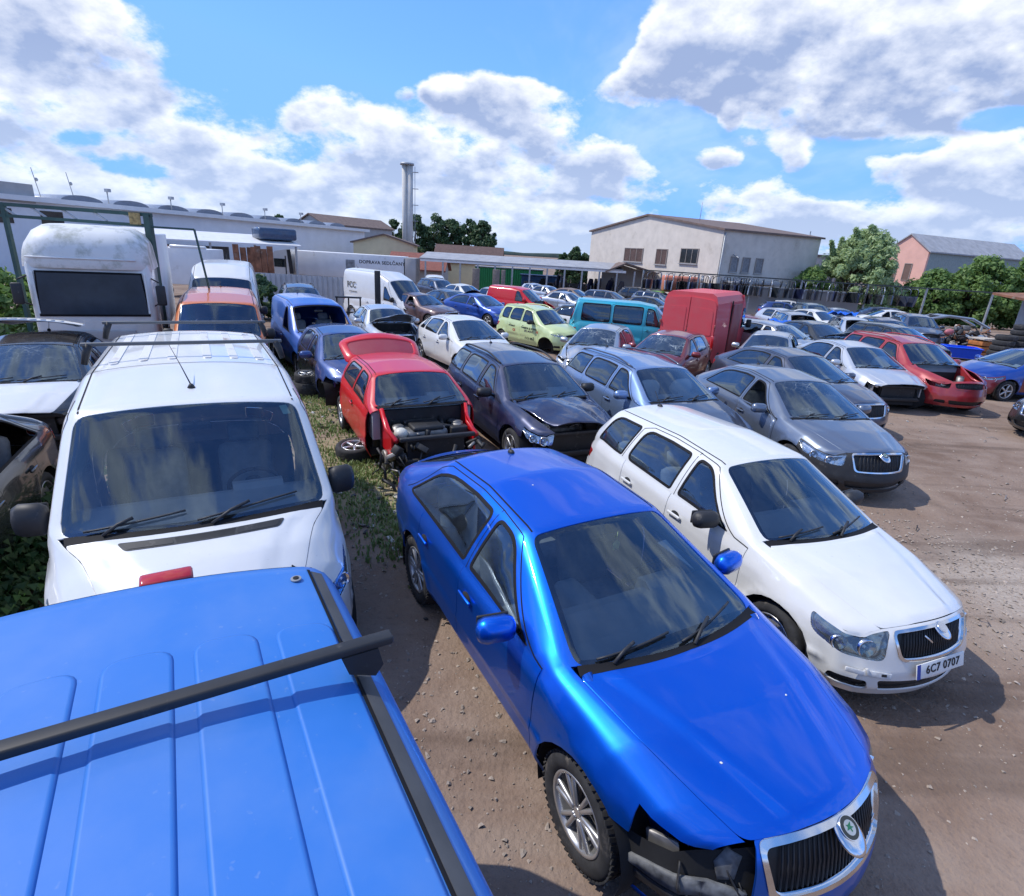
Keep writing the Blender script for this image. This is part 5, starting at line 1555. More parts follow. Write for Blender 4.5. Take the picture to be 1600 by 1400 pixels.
    b.box((0, 0, 0), (.20, .045, .012), (0, 0, -.08), .005, mi=0, M=M); b.box((-.16, .015, 0), (.14, .035, .012), (0, 0, -.2), .005, mi=0, M=M); b.cyl((.05, 0, 0), (.05, 0, .012), .012, 8, mi=1, M=None) if False else None
    b.box((.045, 0, .006), (.035, .018, .006), mi=1, M=M); b.box((-.075, .02, .008), (.02, .05, .02), (0, 0, .3), .004, mi=0, M=M)
    b.obj('broken_trim', [simple('scuffed_white_plastic', (.55, .55, .55), .5, vary=.3, scale=20), DARK], root)
    b = MB(); b.box((0, 0, 0), (.012, .09, .008), bev=.002); P_, n = pt(sp, 'B', -sp.ty_(.1), .66, -.004); o = b.obj('tag', CHROME, root); o.matrix_local = frame_at(P_, n) @ Matrix.Rotation(rad(50), 4, 'Z')
    # ---- grey blue liftback with torn off bumper
    G = car('liftback_b', 4.80, 9.59, -79.3, P_GREY, 'steel blue liftback with clear headlight, shattered screen edge and black nose without bumper', g=.07, bumper_mat=BLACK, wheels='five', glassm=CRACKED_SOFT,
            door_disp=crumple(.05, 3), door_which=(0, -1), airbag=1, missing={('win', 0, -1)})
    badge(G['root'], G['sp'], True)
    sp = G['sp']
    # body coloured grille surround on the black nose
    # ---- second row
    car('mini', -1.71, 8.56, -62.5, P_RED, 'bright red hatchback stripped of hood and front wings, tailgate up', g=.07, missing={'hood', 'bumper', 'fender', 'headlights', 'mirrors'}, engine_seed=5, wheels='five', nowheels=('fr', 'fl'), antenna=False, tailgate=1)
    car('wagon', .15, 9.64, -64.8, P_NAVY, 'navy blue estate with buckled hood and black roof rails, next to the red hatchback', g=.07, hood_disp=crumple(.05, 7, lambda x, y: .13 * np.exp(-((y + .1) / .5) ** 2) * np.clip((x - .9) / 1.2, 0, 1)), missing={'bumper'}, engine_seed=6,
        roof_rails=BLACK, wheels='five', mirror_mat=BLACK)
    car('wagon', 2.46, 10.04, -67.2, P_LBLUE, 'pale blue estate with white airbags hanging in the windscreen', g=.08, roof_rails=P_SLATE, airbag=2, wheels='five', hood_mat=P_SLATE)
    car('liftback_b', 6.47, 12.93, -73., P_SLATE, 'slate blue liftback with a chrome grille, half hidden behind the steel blue one', g=.09, wheels='five')
    car('liftback', 9.38, 15.58, -86., P_SILVER2, 'silver saloon with airbag in the screen and a black gap where the bumper was', g=.09, missing={'bumper', 'headlights'}, engine_seed=9, airbag=1, wheels='five')
    car('suv', 10.93, 15.80, -82.5, P_RED2, 'red estate with roof rails and an open engine bay above its red bumper', g=.09, missing={'hood', 'headlights'}, engine_seed=11, roof_rails=P_RED2, wheels='five', grille_mat=P_RED2)
    car('bighatch', 15.27, 17.04, -172., P_ROYAL, 'royal blue car with maroon bumper and doors, nose pointing at the red estate', g=.09, bumper_mat=P_MAROON, wheels='five', door_mats={(0, 1): P_MAROON, (1, 1): P_MAROON})
    car('liftback', 13.2, 12.1, -165., P_BLACK, 'black car at the right edge showing only its nose', g=.09, wheels='steel')
    # ---- left column
    car('liftback', -5.25, 3.95, -66., P_DKGREY, 'dark grey dusty liftback beside the white panel van at the left edge', g=.08, wheels='steel', mirror_mat=BLACK, missing={('win', 1, 1), 'mirrors'})
    car('liftback', -7.6, 8.66, -61., P_BLACK, 'black car with a white hood and a loose white panel on its roof', g=.09, hood_mat=P_WHITE, glassm=CRACKED_SOFT, wheels='steel', missing={'bumper', 'headlights'})
    car('van', -7.0, 13.2, -64., P_ORANGE, 'orange van with dark windscreen in front of the white high roof van', 'van', g=.1, wheels='steel', mirror_mat=BLACK)
    car('bigvan', -9.0, 17.4, -66., P_WHITE, 'white high roof van with raised dark screen behind the orange van', 'van', g=.12, missing={'bumper'}, wheels='steel', mirror_mat=BLACK)
    car('smallvan', -5.42, 14.95, -55.4, P_CADDY, 'mid blue van without windscreen or door glass', 'van', g=.09, missing={'windshield', ('win', 0, 1), ('win', 0, -1), 'mirrors'}, wheels='steel', hood_disp=crumple(.04, 12))
    car('suv', -9.06, 23.53, -65., P_SLATE, 'slate estate with black roof load just behind the mid blue van', g=.14, roof_rails=BLACK)
    car('hatch', -3.76, 12.12, -59., P_DBLUE, 'deep blue hatchback with dull side, between the red hatchback and the mid blue van', g=.085, missing={'bumper', 'headlights'}, engine_seed=13, nowheels=('fr',), door_mats={(0, -1): P_DKGREY, (1, -1): P_DKGREY})
    # ---- third row
    car('bighatch', -1.51, 16.15, -57.5, P_WHITE, 'white hatchback behind the bright red hatchback', g=.09, wheels='five')
    car('sedan', -4.5, 18.85, -62., P_SILVER2, 'silver coupe with loose hood tilted up in front of its screen', g=.1, hood_open=.42, wheels='five', hood_mat=P_SILVER)
    car('panda', .74, 21.1, -46.5, P_LIME, 'pale lime small car with advertising on its doors', g=.09, nowheels=('fr',), roof_rails=P_LIME, mirror_mat=BLACK, lettering=1)
    car('sedan', 2.99, 25.7, -32., P_BLACK, 'black saloon with white lower sides behind the pale lime small car', g=.12, door_mats={k: P_WHITE2 for k in ((0, 1), (0, -1), (1, 1), (1, -1))}, wheels='five')
    car('hatch', 2.33, 16.3, -113., P_SILVER, 'silver hatchback with crumpled nose and shattered windscreen', g=.09, glassm=CRACKED, hood_disp=crumple(.10, 21), bumper_disp=crumple(.09, 22), missing={'headlights'}, sideglass=CRACKED_SOFT, nodoor=((0, 1),))
    car('hatch', 4.21, 15.72, -124., P_DRED, 'dark red hatchback with shattered windscreen in front of the red high van', g=.085, glassm=CRACKED, hood_disp=crumple(.05, 23), wheels='five')
    car('hatch', 7.76, 17.48, -120., P_SILVER, 'silver hatchback with unhinged front door, nose towards the red high van', g=.09, missing={('win', 0, 1)}, wheels='five', glassm=GLASS)
    car('oldvan', 4.22, 21.3, -9., P_TEAL, 'turquoise minibus with long side windows', 'van', g=.1, wheels='steel', mirror_mat=BLACK)
    car('wagon', 9.78, 21.56, -62., P_SILVER, 'silver estate with starred windscreen behind the silver hatchback with unhinged door', g=.1, glassm=CRACKED, hood_disp=crumple(.05, 31), nodoor=((0, -1),))
    car('liftback', 12.2, 23.3, -80., P_DKGREY, 'dark grey saloon with its hood standing open', g=.12, hood_open=.5, engine_seed=17, missing={'bumper', 'headlights'})
    car('hatch', 22.8, 48.6, -20., P_WHITE, 'white hatchback in profile under the hanging doors', g=.16)
    car('suv', 19.26, 37.9, -95., paint('grey_teal_paint', (.06, .10, .13), .4, .35, .2), 'grey teal pickup cab beside the white hatchback in profile', g=.14, missing={'bumper'})
    car('wagon', 14.13, 29.05, -95., P_SILVER, 'silver estate with an empty windscreen opening in front of the grey teal cab', g=.12, missing={'windshield', 'hood', 'bumper', 'headlights'}, engine_seed=19)
    car('wagon', 16.23, 27.7, -103., P_SILVER2, 'silver estate with an empty windscreen opening and pale hood under a blue tarp', g=.12, missing={'windshield', 'bumper', 'headlights'}, engine_seed=21)
    car('bighatch', 25.87, 41.2, 170., P_WHITE, 'white hatchback facing left below the rack of doors', g=.16, missing={('win', 0, 1)})
    car('suv', 21.29, 30.85, -105., P_SLATE, 'slate blue off-roader with a chrome edged screen by the scrap heap', g=.12)
    car('wagon', 16.05, 24.2, -75., P_DKGREY, 'dark grey estate just behind the red estate', g=.12)
    # ---- far rows
    car('sedan', -4.69, 27.1, -40., P_BROWN, 'maroon brown old saloon in front of the white works van', g=.1, missing={('win', 0, -1)}, wheels='steel')
    car('bigvan', -6.58, 28.5, -37., P_WHITE, 'white high roof works van with lettering on its side', 'van', g=.1, mirror_mat=BLACK, lettering=2, missing={'headlights'}, z=-.60)
    car('suv', -5.9, 41.5, -50., P_SLATE, 'dark slate car behind the white works van', g=.16, z=-.65)
    car('liftback', -3.7, 31.0, -50., P_BLACK, 'black saloon with its hood propped up beside the white works van', g=.12, hood_open=.75, engine_seed=27, missing={'bumper'})
    car('liftback', -2.02, 28.9, -42., P_ROYAL, 'royal blue saloon next to the maroon brown one', g=.1, wheels='five')
    car('smallvan', .07, 32.0, -30., P_RED, 'bright red delivery van in the far row', 'van', g=.12, missing={'hood'}, engine_seed=29)
    far = [('sedan', 2.33, 48.9, -40, P_SILVER, 'silver saloon roof in the far row beyond the bright red delivery van'),
           ('liftback', 4.1, 45., -40, P_TAN, 'sun bleached brown car in the far row left of the turquoise minibus'),
           ('wagon', 6.86, 44.5, -30, P_SLATE, 'slate estate roof directly behind the turquoise minibus'),
           ('wagon', 11.6, 49., -35, P_GREY, 'steel blue estate in the far row left of the red high van'),
           ('suv', 10.9, 52., -30, P_BLACK, 'black off-roader under the end of the long shed'),
           ('hatch', 1.3, 52., -60, P_SILVER2, 'pale silver hatchback parked by the shed posts'),
           ('hatch', 12.6, 52., -30, P_GREEN, 'bright green car peeping out left of the red high van'),
           ('smallvan', -6.63, 44.1, -80, P_WHITE2, 'white van front between the works van and the long shed'),
           ('liftback', -3.93, 40., -50, P_WHITE2, 'white saloon behind the royal blue one'),
           ('sedan', 3.2, 39.0, -38, P_SILVER, 'silver saloon just left of the sun bleached brown car'),
           ('hatch', 15.3, 33.2, -72, P_SILVER2, 'pale silver hatchback deep in the row right of the red high van'),
           ('liftback', 17.6, 34., -74, P_WHITE2, 'dusty white saloon deep in the row behind the silver estates'),
           ('wagon', 18.4, 28.6, -98, P_NAVY, 'navy estate squeezed between the two silver estates without windscreens'),
           ('sedan', 24.6, 36.2, -100, P_GREY, 'steel blue saloon behind the slate blue off-roader'),
           ('hatch', 20.2, 44.2, -15, P_DBLUE, 'deep blue hatchback just in front of the white hatchback in profile'),
           ('wagon', 27.6, 45.5, 172, P_SLATE, 'slate estate facing left close to the green bank'),
           ('hatch', 10.4, 29.6, -60, P_WHITE2, 'dusty white hatchback tucked in right behind the red high van'),
           ('liftback', 8.2, 28.6, -35, P_GREY, 'steel blue liftback roof between the turquoise minibus and the red high van'),
           ('sedan', 12.6, 35.4, -50, P_DRED, 'dark red saloon roof beyond the red high van'),
           ('liftback', 5.3, 31.6, -35, P_BLACK, 'black liftback roof behind the turquoise minibus'),
           ('wagon', -.9, 37., -40, P_SILVER, 'silver estate roof behind the bright red delivery van'),
           ('hatch', 21.4, 38.6, -96, P_SILVER, 'silver hatchback right of the grey teal cab'),
           ('liftback', 8.8, 38.5, -32, P_DKGREY, 'dark grey saloon roof above the turquoise minibus')]
    for k, X, Y, h, m, lab in far:
        car(k, X, Y, h, m, lab, 'van' if k == 'smallvan' else 'car', g=.16, z=-.02 * (Y - 9))
def badge(root, sp, green):
    P_, n = pt(sp, 'B', 0., float(sp.zsh(0.)) - .05, .012)
    M = frame_at(P_, Vector(n) + Vector((0, 0, .45))) @ Matrix.Scale(1. if green else .78, 4)
    b = MB(); b.ball((0, -.02, 0), .075, (1.0, 1.25, .25), 20, 0); b.cyl((0, 0, 0), (0, 0, .022), .052, 24, .050, mi=0); b.cyl((0, 0, .022), (0, 0, .0235), .046, 24, mi=1); b.cyl((0, 0, .0235), (0, 0, .0245), .030, 24, mi=2)
    if green:
        b.prism([(-.022, -.004), (-.002, -.004), (-.002, -.016), (.004, -.016), (.004, -.004), (.02, -.004), (.006, .004), (.016, .018), (-.004, .012), (-.016, .016), (-.010, .006)], 'z', .0245, .026, 3)
    m = simple('badge_black', (.03, .035, .03), .3) if green else simple('worn_badge', (.45, .45, .45), .5)
    o = b.obj('badge', [CHROME, m, simple('badge_silver', (.5, .52, .5), .35, .5) if green else m, simple('badge_green', (.02, .16, .07), .4)], root); o.matrix_local = M
def extras_tailgate(root, sp):
    """raised rear hatch: rounded shell standing above the roof end"""
    p = Panel()
    a, d1 = sp.rtop[0] - .1, sp.d1
    p.add(sp, 'T', rnd([(a, -1.25), (d1 - .03, -1.45), (d1 - .03, 1.45), (a, 1.25)], .12, .6), [rnd([(a + .1, -.9), (sp.rbase[0] - .08, -.92), (sp.rbase[0] - .08, .92), (a + .1, .9)], .1, .6)], .07, off=.01, rim=.05)
    me = p.mesh('tailgate', False)
    pv = Vector((sp.L / 2 - a, 0, float(sp.zc(np.array([a]))[0])))
    me.transform(Matrix.Translation(-pv)); me.materials.append(P_RED)
    o = mesh_obj('tailgate', me, None, root); o.location = pv + Vector((-.14, 0, -.16)); o.rotation_euler = (0, rad(64), 0)
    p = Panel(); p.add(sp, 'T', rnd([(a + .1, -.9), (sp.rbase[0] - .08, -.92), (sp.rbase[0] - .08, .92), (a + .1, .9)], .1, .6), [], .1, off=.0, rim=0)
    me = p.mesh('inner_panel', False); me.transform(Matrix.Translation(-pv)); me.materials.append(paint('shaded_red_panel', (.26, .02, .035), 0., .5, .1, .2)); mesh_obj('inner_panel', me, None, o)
    o.scale = (.92, 1.04, 1.)
def side_letters(root, sp, d, z, s, body, mat, sg=-1, name='lettering'):
    zs = float(sp.zsh(sp.td_(d)))
    if z < zs: P_, n = pt(sp, 'B', sg * sp.td_(d), z, .006)
    else: P_, n = pt(sp, 'T', d, sg * (2 - (z - zs) / (float(sp.zr(np.array([d]))[0]) - zs)), .022)
    text_obj(name, body, s, mat, root, frame_at(P_, Vector((n.x, n.y, 0))))
def build_truck():
    root = empty('truck', (-8.95, 11.9, gz(11.9)), rad(-62), 'old white lorry cab with a tall grimy wind deflector', 'truck')
    b = MB(); b.box((-1.0, 0, 1.53), (2.0, 2.14, 1.95), bev=.10); b.box((-1.05, 0, .75), (2.05, 2.05, .6), bev=.05); W = b.obj('cab', P_WHITE2, root)
    b = MB(); b.add([(.05, -.93, 1.44), (.05, .93, 1.44), (.03, .88, 2.26), (.03, -.88, 2.26), (.04, -.93, 1.44), (.04, .93, 1.44), (.02, .88, 2.26), (.02, -.88, 2.26)], [(0, 1, 2, 3), (7, 6, 5, 4), (0, 4, 5, 1), (1, 5, 6, 2), (2, 6, 7, 3), (3, 7, 4, 0)]); b.obj('windshield', simple('lorry_glass', (.022, .032, .048), .24, vary=.3, scale=2., spec=.4), root)
    for s in (1, -1): b = MB(); b.prism([(.0, 1.46), (.055, 1.46), (.045, 1.52), (.025, 2.26), (.0, 2.30)], 'y', *sorted((s * .935, s * .97))); b.obj('screen_frame', P_WHITE2, root)
    b = MB()
    for s in (1, -1): b.prism([(s * .93, 1.50), (s * .96, 1.50), (s * .91, 2.28), (s * .88, 2.28)], 'x', .002, .022)
    b.box((.01, 0, 1.42), (.02, 1.92, .05)); b.box((.01, 0, 2.28), (.02, 1.82, .04)); b.obj('rubber_trim', TRIM, root)
    b = MB(); pr = [(.10, 2.36), (.13, 2.44), (.12, 2.62), (.06, 2.84), (-.10, 3.04), (-.34, 3.16), (-.7, 3.21), (-1.5, 3.22), (-1.8, 3.05), (-1.86, 2.36)]; nv = 17; v = []
    for (px_, pz_) in pr:
        for j in range(nv):
            w = -1 + 2 * j / (nv - 1); k = (pz_ - 2.36) / .86
            v.append((px_ - .22 * abs(w) ** 5 * (1 if px_ > -.9 else 0), w * (1.10 - .06 * k), pz_ - .30 * k * abs(w) ** 7))
    b.add(v, [(i * nv + j, i * nv + j + 1, (i + 1) * nv + j + 1, (i + 1) * nv + j) for i in range(len(pr) - 1) for j in range(nv - 1)], 0, True)
    for e in (0, nv - 1): b.add([v[i * nv + e] for i in range(len(pr))], [tuple(range(len(pr)))])

    b.obj('wind_deflector', simple('grimy_white_shell', (.68, .68, .66), .5, vary=.08, scale=1.5, stain=((.25, .27, .20), 1.6, .50)), root)
    b = MB(); b.tube([(.02, -1.0, 2.56), (.10, -.85, 2.56), (.135, -.4, 2.56), (.135, .4, 2.56), (.10, .85, 2.56)], .018, 6); b.obj('ledge', P_WHITE, root)
    for s in (1, -1):
        b = MB(); b.prism([(-1.15, 1.62), (-.25, 1.55), (-.38, 2.2), (-1.15, 2.2)], 'y', s * 1.055, s * 1.066); b.obj('side_window', GLASS_DARK, root)
        b = MB(); b.box((.08, s * 1.22, 1.85), (.09, .18, .42), bev=.03); b.tube([(-.1, s * 1.04, 2.2), (.06, s * 1.2, 2.12)], .015); b.tube([(-.1, s * 1.04, 1.6), (.06, s * 1.2, 1.7)], .015); b.obj('wing_mirror', BLACK, root)
    for y0 in (-.55, .25):
        b = MB(); b.tube([(.03, y0, 1.52), (.035, y0 + .25, 1.60), (.03, y0 + .55, 1.64)], .012, 6); b.obj('wiper', BLACK, root)
    b = MB(); b.box((.03, 0, 1.0), (.05, 1.3, .2), bev=.02); b.obj('grille', WALLG, root)
    b = MB(); b.box((.08, 0, .6), (.2, 2.1, .28), bev=.05); b.obj('front_bumper', P_WHITE2, root)
    for s in (1, -1):
        b = MB(); b.box((.03, s * .82, .95), (.05, .3, .18), bev=.02); b.obj('headlight', LAMP, root)
        wheel(root, -.7, s * .9, .42, 'plain', w=.26); wheel(root, -3.6, s * .9, .42, 'plain', w=.26)
    b = MB(); b.box((-3.6, 0, .7), (5., .8, .2)); b.obj('chassis', DARK, root)
    b = MB(); b.box((-4.1, 0, 1.95), (4.0, 2.2, 2.3), bev=.04); b.obj('cargo_box', WHITEM, root)
def build_trailer():
    z = gz(60)
    root = empty('articulated_lorry', (-18., 60., z), rad(180), 'white articulated lorry with haulage lettering on its long trailer', 'truck')
    X = lambda wx: -(wx + 18.)
    top = 2.02 - z
    b = MB(); b.box(((X(-23.0) + X(-12.0)) / 2, 0, (top + 1.1) / 2), (abs(X(-23.) - X(-12.)), 2.5, top - 1.1), bev=.04); b.obj('trailer', WHITEM, root)
    b = MB(); b.box((X(-11.35), 0, (top + 1.1) / 2 - .05), (1.1, 2.5, top - 1.15), bev=.04); b.obj('rear_section', WALLG, root)
    b = MB(); c = X(-24.5); b.prism([(c - 1.1, .6), (c + 1.25, .6), (c + 1.3, 1.6), (c + 1.05, 2.7), (c + .5, 3.25), (c - 1.1, 3.55)], 'y', -1.22, 1.22); b.obj('cab', P_WHITE, root)
    b = MB(); b.prism([(c - .55, 1.75), (c + .62, 1.75), (c + .62, 2.55), (c - .55, 2.55)], 'y', 1.225, 1.24); b.obj('side_window', GLASS_DARK, root)
    b = MB(); b.prism([(-1.05, 1.85), (1.05, 1.85), (1., 2.75), (-1., 2.75)], 'x', c + 1.2, c + 1.26); b.obj('windshield', GLASS_DARK, root)
    b = MB(); b.box((c - 1.0, 1.2, 2.3), (.35, .12, 2.3), (0, .08, 0)); b.box((c - .55, 1.235, 1.9), (.1, .04, 1.9)); b.obj('air_dam', BLACK, root)
    b = MB(); b.box((X(-17.4), 1.262, 2.2), (.9, .03, 1.3)); b.obj('side_panel', simple('worn_grey_panel', (.22, .23, .24), .8, vary=.5, scale=3), root)
    text_obj('lettering', 'DOPRAVA SEDLČANY', .44, INK, root, frame_at((X(-14.2), 1.262, 1.30 - z), (0, 1, 0)), space=1.08)
    for wx in (-24.2, -21.2, -14.5, -13.2):
        for s in (1, -1): wheel(root, X(wx), s * 1.05, .5, 'plain', w=.3)
def build_redvan():
    root = empty('high_van', (5.52, 18.78, gz(18.8) - .12), rad(57), 'faded red high roof van seen from behind with closed rear doors', 'van')
    L, W, H = 4.8, 1.82, 2.56
    def sec(h): return .80 if h > 2.4 else (.88 if h > 2.2 else .91)
    b = MB(); p = [(-.91, .35), (.91, .35), (.91, 1.2), (.87, 2.25), (.80, 2.47), (.66, 2.56), (-.66, 2.56), (-.80, 2.47), (-.87, 2.25), (-.91, 1.2)]
    b.prism(p, 'x', .02, 3.45); b.obj('body', P_RED3, root)
    b = MB()
    q = [(-.905, .4), (.905, .4), (.905, 1.2), (.865, 2.2), (.80, 2.40), (-.80, 2.40), (-.865, 2.2), (-.905, 1.2)]
    b.prism([(3.47, .35), (4.8, .35), (4.85, .95), (4.35, 1.2), (3.95, 2.1), (3.47, 2.45)], 'y', -.88, .88); b.obj('cab', P_RED3, root)
    for s in (1, -1):
        pts = [(s * .012, .5), (s * .88, .5), (s * .89, 1.2), (s * .845, 2.2), (s * .76, 2.36), (s * .012, 2.42)]
        d = MB(); d.prism(rnd(pts, [.02, .08, .02, .08, .12, .02]), 'x', -.03, .02)
        inner = [(s * .10, 1.25), (s * .80, 1.25), (s * .775, 2.0), (s * .72, 2.08), (s * .10, 2.10)]
        d.prism(rnd(inner, .06), 'x', -.042, -.028)
        inner = [(s * .10, .62), (s * .82, .62), (s * .80, 1.15), (s * .10, 1.15)]
        d.prism(rnd(inner, .06), 'x', -.042, -.028)
        dr = d.obj('rear_door', P_RED3, root)
        h = MB(); h.box((-.05, s * .905, 1.55), (.06, .05, .12), bev=.015); h.box((-.05, s * .915, .8), (.06, .05, .12), bev=.015); h.obj('hinge', simple('rust_red_hinge', (.30, .07, .06), .6), dr)
        t = MB(); t.box((-.02, s * .90, 1.0), (.06, .09, .5), bev=.015); t.obj('tail_light', REDLAMP, root)
    b = MB(); b.box((2.55, -.925, 1.3), (1.25, .05, 1.75), bev=.02); b.obj('sliding_door', paint('brownish_red_paint', (.30, .045, .045), 0., .6, .3, .1), root)
    b = MB(); b.box((1.85, -.905, 1.35), (.05, .03, 1.9)); b.obj('door_rail', DARK, root)
    b = MB(); b.prism([(3.7, 1.25), (4.3, 1.25), (3.98, 1.95), (3.7, 1.98)], 'y', -.90, -.885); b.obj('side_window', GLASS_DARK, root)
    b = MB(); b.box((4.2, -1.05, 1.4), (.12, .18, .3), bev=.04); b.box((4.2, -.93, 1.35), (.05, .15, .05)); b.obj('wing_mirror', BLACK, root)
    for d in (.9, 4.0):
        for s in (1, -1): wheel(root, d, s * .82, .33, 'plain')
def build_yard():
    # green gantry behind the lorry
    root = empty('steel_gantry', (-12.3, 14, gz(14)), 0, 'dark green lattice gantry on tall posts behind the old lorry', 'gantry')
    z0 = -gz(14)
    def bar(nm, p, q, w, mat=GREENS):
        b = MB(); p, q = Vector(p), Vector(q); d = q - p
        b.box((0, 0, 0), (d.length, w, w), M=Matrix.Translation((p + q) / 2) @ d.to_track_quat('X', 'Z').to_matrix().to_4x4()); return b.obj(nm, mat, root)
    bar('post', (0, 0, -.1), (0, 0, 3.50 + z0), .09); bar('post', (3.4, 0, -.1), (3.4, 0, 3.46 + z0), .14)
    bar('beam', (-3.2, 0, 3.54 + z0), (3.5, 0, 3.46 + z0), .08); bar('beam', (-3.2, 0, 3.28 + z0), (3.45, 0, 3.22 + z0), .07)
    for i in range(9): bar('lattice', (-3. + .72 * i, 0, 3.50 + z0), (-2.62 + .72 * i, 0, 3.27 + z0), .04, GALV)
    bar('brace', (3.4, 0, 3.2 + z0), (4.25, .4, 3.2 + z0), .04); bar('brace', (4.25, .4, 3.2 + z0), (4.6, .3, 1.2), .035)
    b = MB(); b.box((3.15, -.09, 3.36 + z0), (.26, .02, .26)); b.obj('warning_sign', simple('faded_sign', (.28, .20, .08), .7, vary=.6, scale=12), root)
    # sheet fence
    root = empty('sheet_fence', (-14.8, 31.5, gz(31.5)), 0, 'grey corrugated sheet fence in front of the articulated lorry', 'fence')
    b = MB(); corrugated(b, (0, 0, 0), (5.8, .3, 0), -.1, 1.72, .28, .05); b.obj('panel', simple('pale_grey_sheet', (.36, .38, .41), .5, vary=.12, scale=1.5), root)
    for i in range(3):
        b = MB(); b.box((.3 + 2.5 * i, .26, .8), (.08, .08, 1.7)); b.obj('post', GALV, root)
    tree((-11.4, 25.0, gz(25)), 1.75, .95, 'dark green bush at the end of the sheet fence', LEAF_C, 31, 40, 70, .13, name='bush', trunk=.12, cat='bush')
    tree((-14.4, 15.5, gz(15)), 1.9, 1.5, 'leafy green bush at the left edge beyond the gantry post', LEAF_B, 33, 50, 80, .12, name='bush', trunk=.1, cat='bush')
    # rusty sheets and white box below the lean-to
    root = empty('stacked_sheets', (-17.6, 38., gz(38)), 0, 'upright rusty brown sheets stacked under the white lean-to', 'sheet stack')
    rng = random.Random(8)
    for i in range(7):
        b = MB(); b.box((-1.0 + .36 * i, rng.uniform(-.2, .2), 1.5), (.34, .12, 3.1 + rng.uniform(-.2, .2)), (0, rng.uniform(-.04, .04), 0)); b.obj('sheet', RUST, root)
    root = empty('box_truck', (-19.6, 34., gz(34)), rad(5), 'white box truck with an orange edged roof parked below the lean-to', 'truck')
    b = MB(); b.box((0, 0, 1.75), (3.3, 2., 2.0), bev=.04); b.obj('cargo_box', WHITEM, root)
    b = MB(); b.box((-1.1, -.9, 2.82), (1.0, .2, .2), bev=.08); b.obj('front_cap', P_ORANGE, root); b = MB(); b.box((.5, -.9, 2.82), (2.0, .2, .2), bev=.08); b.obj('roof_edge', P_WHITE, root)
    for d in (-1., 1.): wheel(root, d, -.9, .4, 'plain')
    # black post and frame by the works van
    b = MB(); b.box((0, 0, 1.15), (.24, .14, 2.35), bev=.01); o = b.obj('post', simple('black_post', (.02, .021, .023), .6), None); o.name = 'steel_post'; o.location = (-6.5, 26.0, gz(26)); tag(o, 'thick black post in front of the white works van', 'post')
    root = empty('steel_rack', (-7.6, 25.2, gz(25)), rad(10), 'black steel frame rack standing left of the thick black post', 'rack')
    for x in (-.5, 0, .5):
        b = MB(); b.box((x, 0, .55), (.06, .06, 1.2)); b.obj('upright', BLACK, root)
    b = MB(); b.box((0, 0, 1.15), (1.1, .3, .06)); b.obj('shelf', BLACK, root); b = MB(); b.box((0, 0, .5), (1.1, .05, .05)); b.obj('rail', BLACK, root)
    # wheels lying in the grass strip
    tyre_thing(-4.5, 11.75, gz(11.75) + .40, 0, rad(90) * 0 + rad(4), .3, 'wheel with pale alloy rim lying on top of the black tub', None, True, .27, 'wheel', 'loose_wheel').rotation_euler = (rad(-90 + 6), 0, .4)
    b = MB(); b.lathe([(0, 0), (.25, 0), (.29, .02), (.27, .16), (.30, .30), (.25, .30), (.22, .1)], 28); o = b.obj('tub', RUBBER, None); o.location = (-4.5, 11.75, gz(11.75)); tag(o, 'black rubber tub below the loose alloy wheel in the grass', 'tub')
    tyre_thing(-2.42, 8.05, .12, rad(-90 + 5), 0, 0, 'loose wheel lying flat under the door of the bright red hatchback', None, True, .29, 'wheel', 'loose_wheel')
    # tyre stacks
    for c, (x, y, n) in enumerate(((18.9, 22.5, 7), (19.65, 22.8, 9), (20.4, 23.1, 9))):
        for k in range(n):
            tyre_thing(x + .06 * k, y + .02 * k, gz(y) + .1 + .205 * k, rad(-90), 0, .3 * k, ['used tyre in the left stack by the shed', 'used tyre in the middle stack by the shed', 'used tyre in the right stack by the shed'][c], 'tyres in the %s stack' % ('left', 'middle', 'right')[c], False, .36)
    # crates and junk heap
    root = empty('plastic_crate', (20.2, 25.9, gz(26)), rad(-20), 'bright blue open plastic crate in front of the scrap heap', 'crate')
    b = MB(); w, d, h = .62, .42, .42
    for s in (1, -1): b.box((s * w, 0, h / 2 + .12), (.03, 2 * d, h), (0, s * .15, 0)); b.box((0, s * d, h / 2 + .12), (2 * w, .03, h), (-s * .15, 0, 0))
    b.box((0, 0, .13), (2 * w, 2 * d, .03)); b.obj('tub', simple('blue_plastic', (.004, .09, .75), .4, vary=.05), root); b = MB()
    for s in (1, -1): b.box((s * .66, 0, .56), (.07, 1.0, .04), bev=.01); b.box((0, s * .47, .56), (1.3, .07, .04), bev=.01)
    b.obj('rim', simple('blue_plastic', (.004, .09, .75), .4, vary=.05), root)
    root = empty('storage_box', (22.6, 27.8, gz(28)), rad(15), 'orange brown crate beside the tyre stacks', 'crate')
    for k in range(3):
        b = MB(); b.box((0, 0, .12 + .26 * k), (.9, .7, .2), bev=.02); b.obj('drawer', simple('orange_box', (.42, .15, .04), .7, vary=.3, scale=8), root)
    b = MB(); b.box((0, 0, .86), (1., .8, .05)); b.obj('lid', simple('pale_lid', (.5, .45, .38), .7), root)
    root = empty('scrap_heap', (22.6, 29.3, gz(29)), 0, 'heap of engines, pipes and metal scrap behind the blue crate', 'scrap heap')
    rng = random.Random(77); mats = [BLACK, STEEL, RUST, simple('cast_alloy', (.16, .16, .16), .5, .5, vary=.4, scale=12), simple('pinkish_scrap', (.5, .16, .18), .6)]
    b = MB()
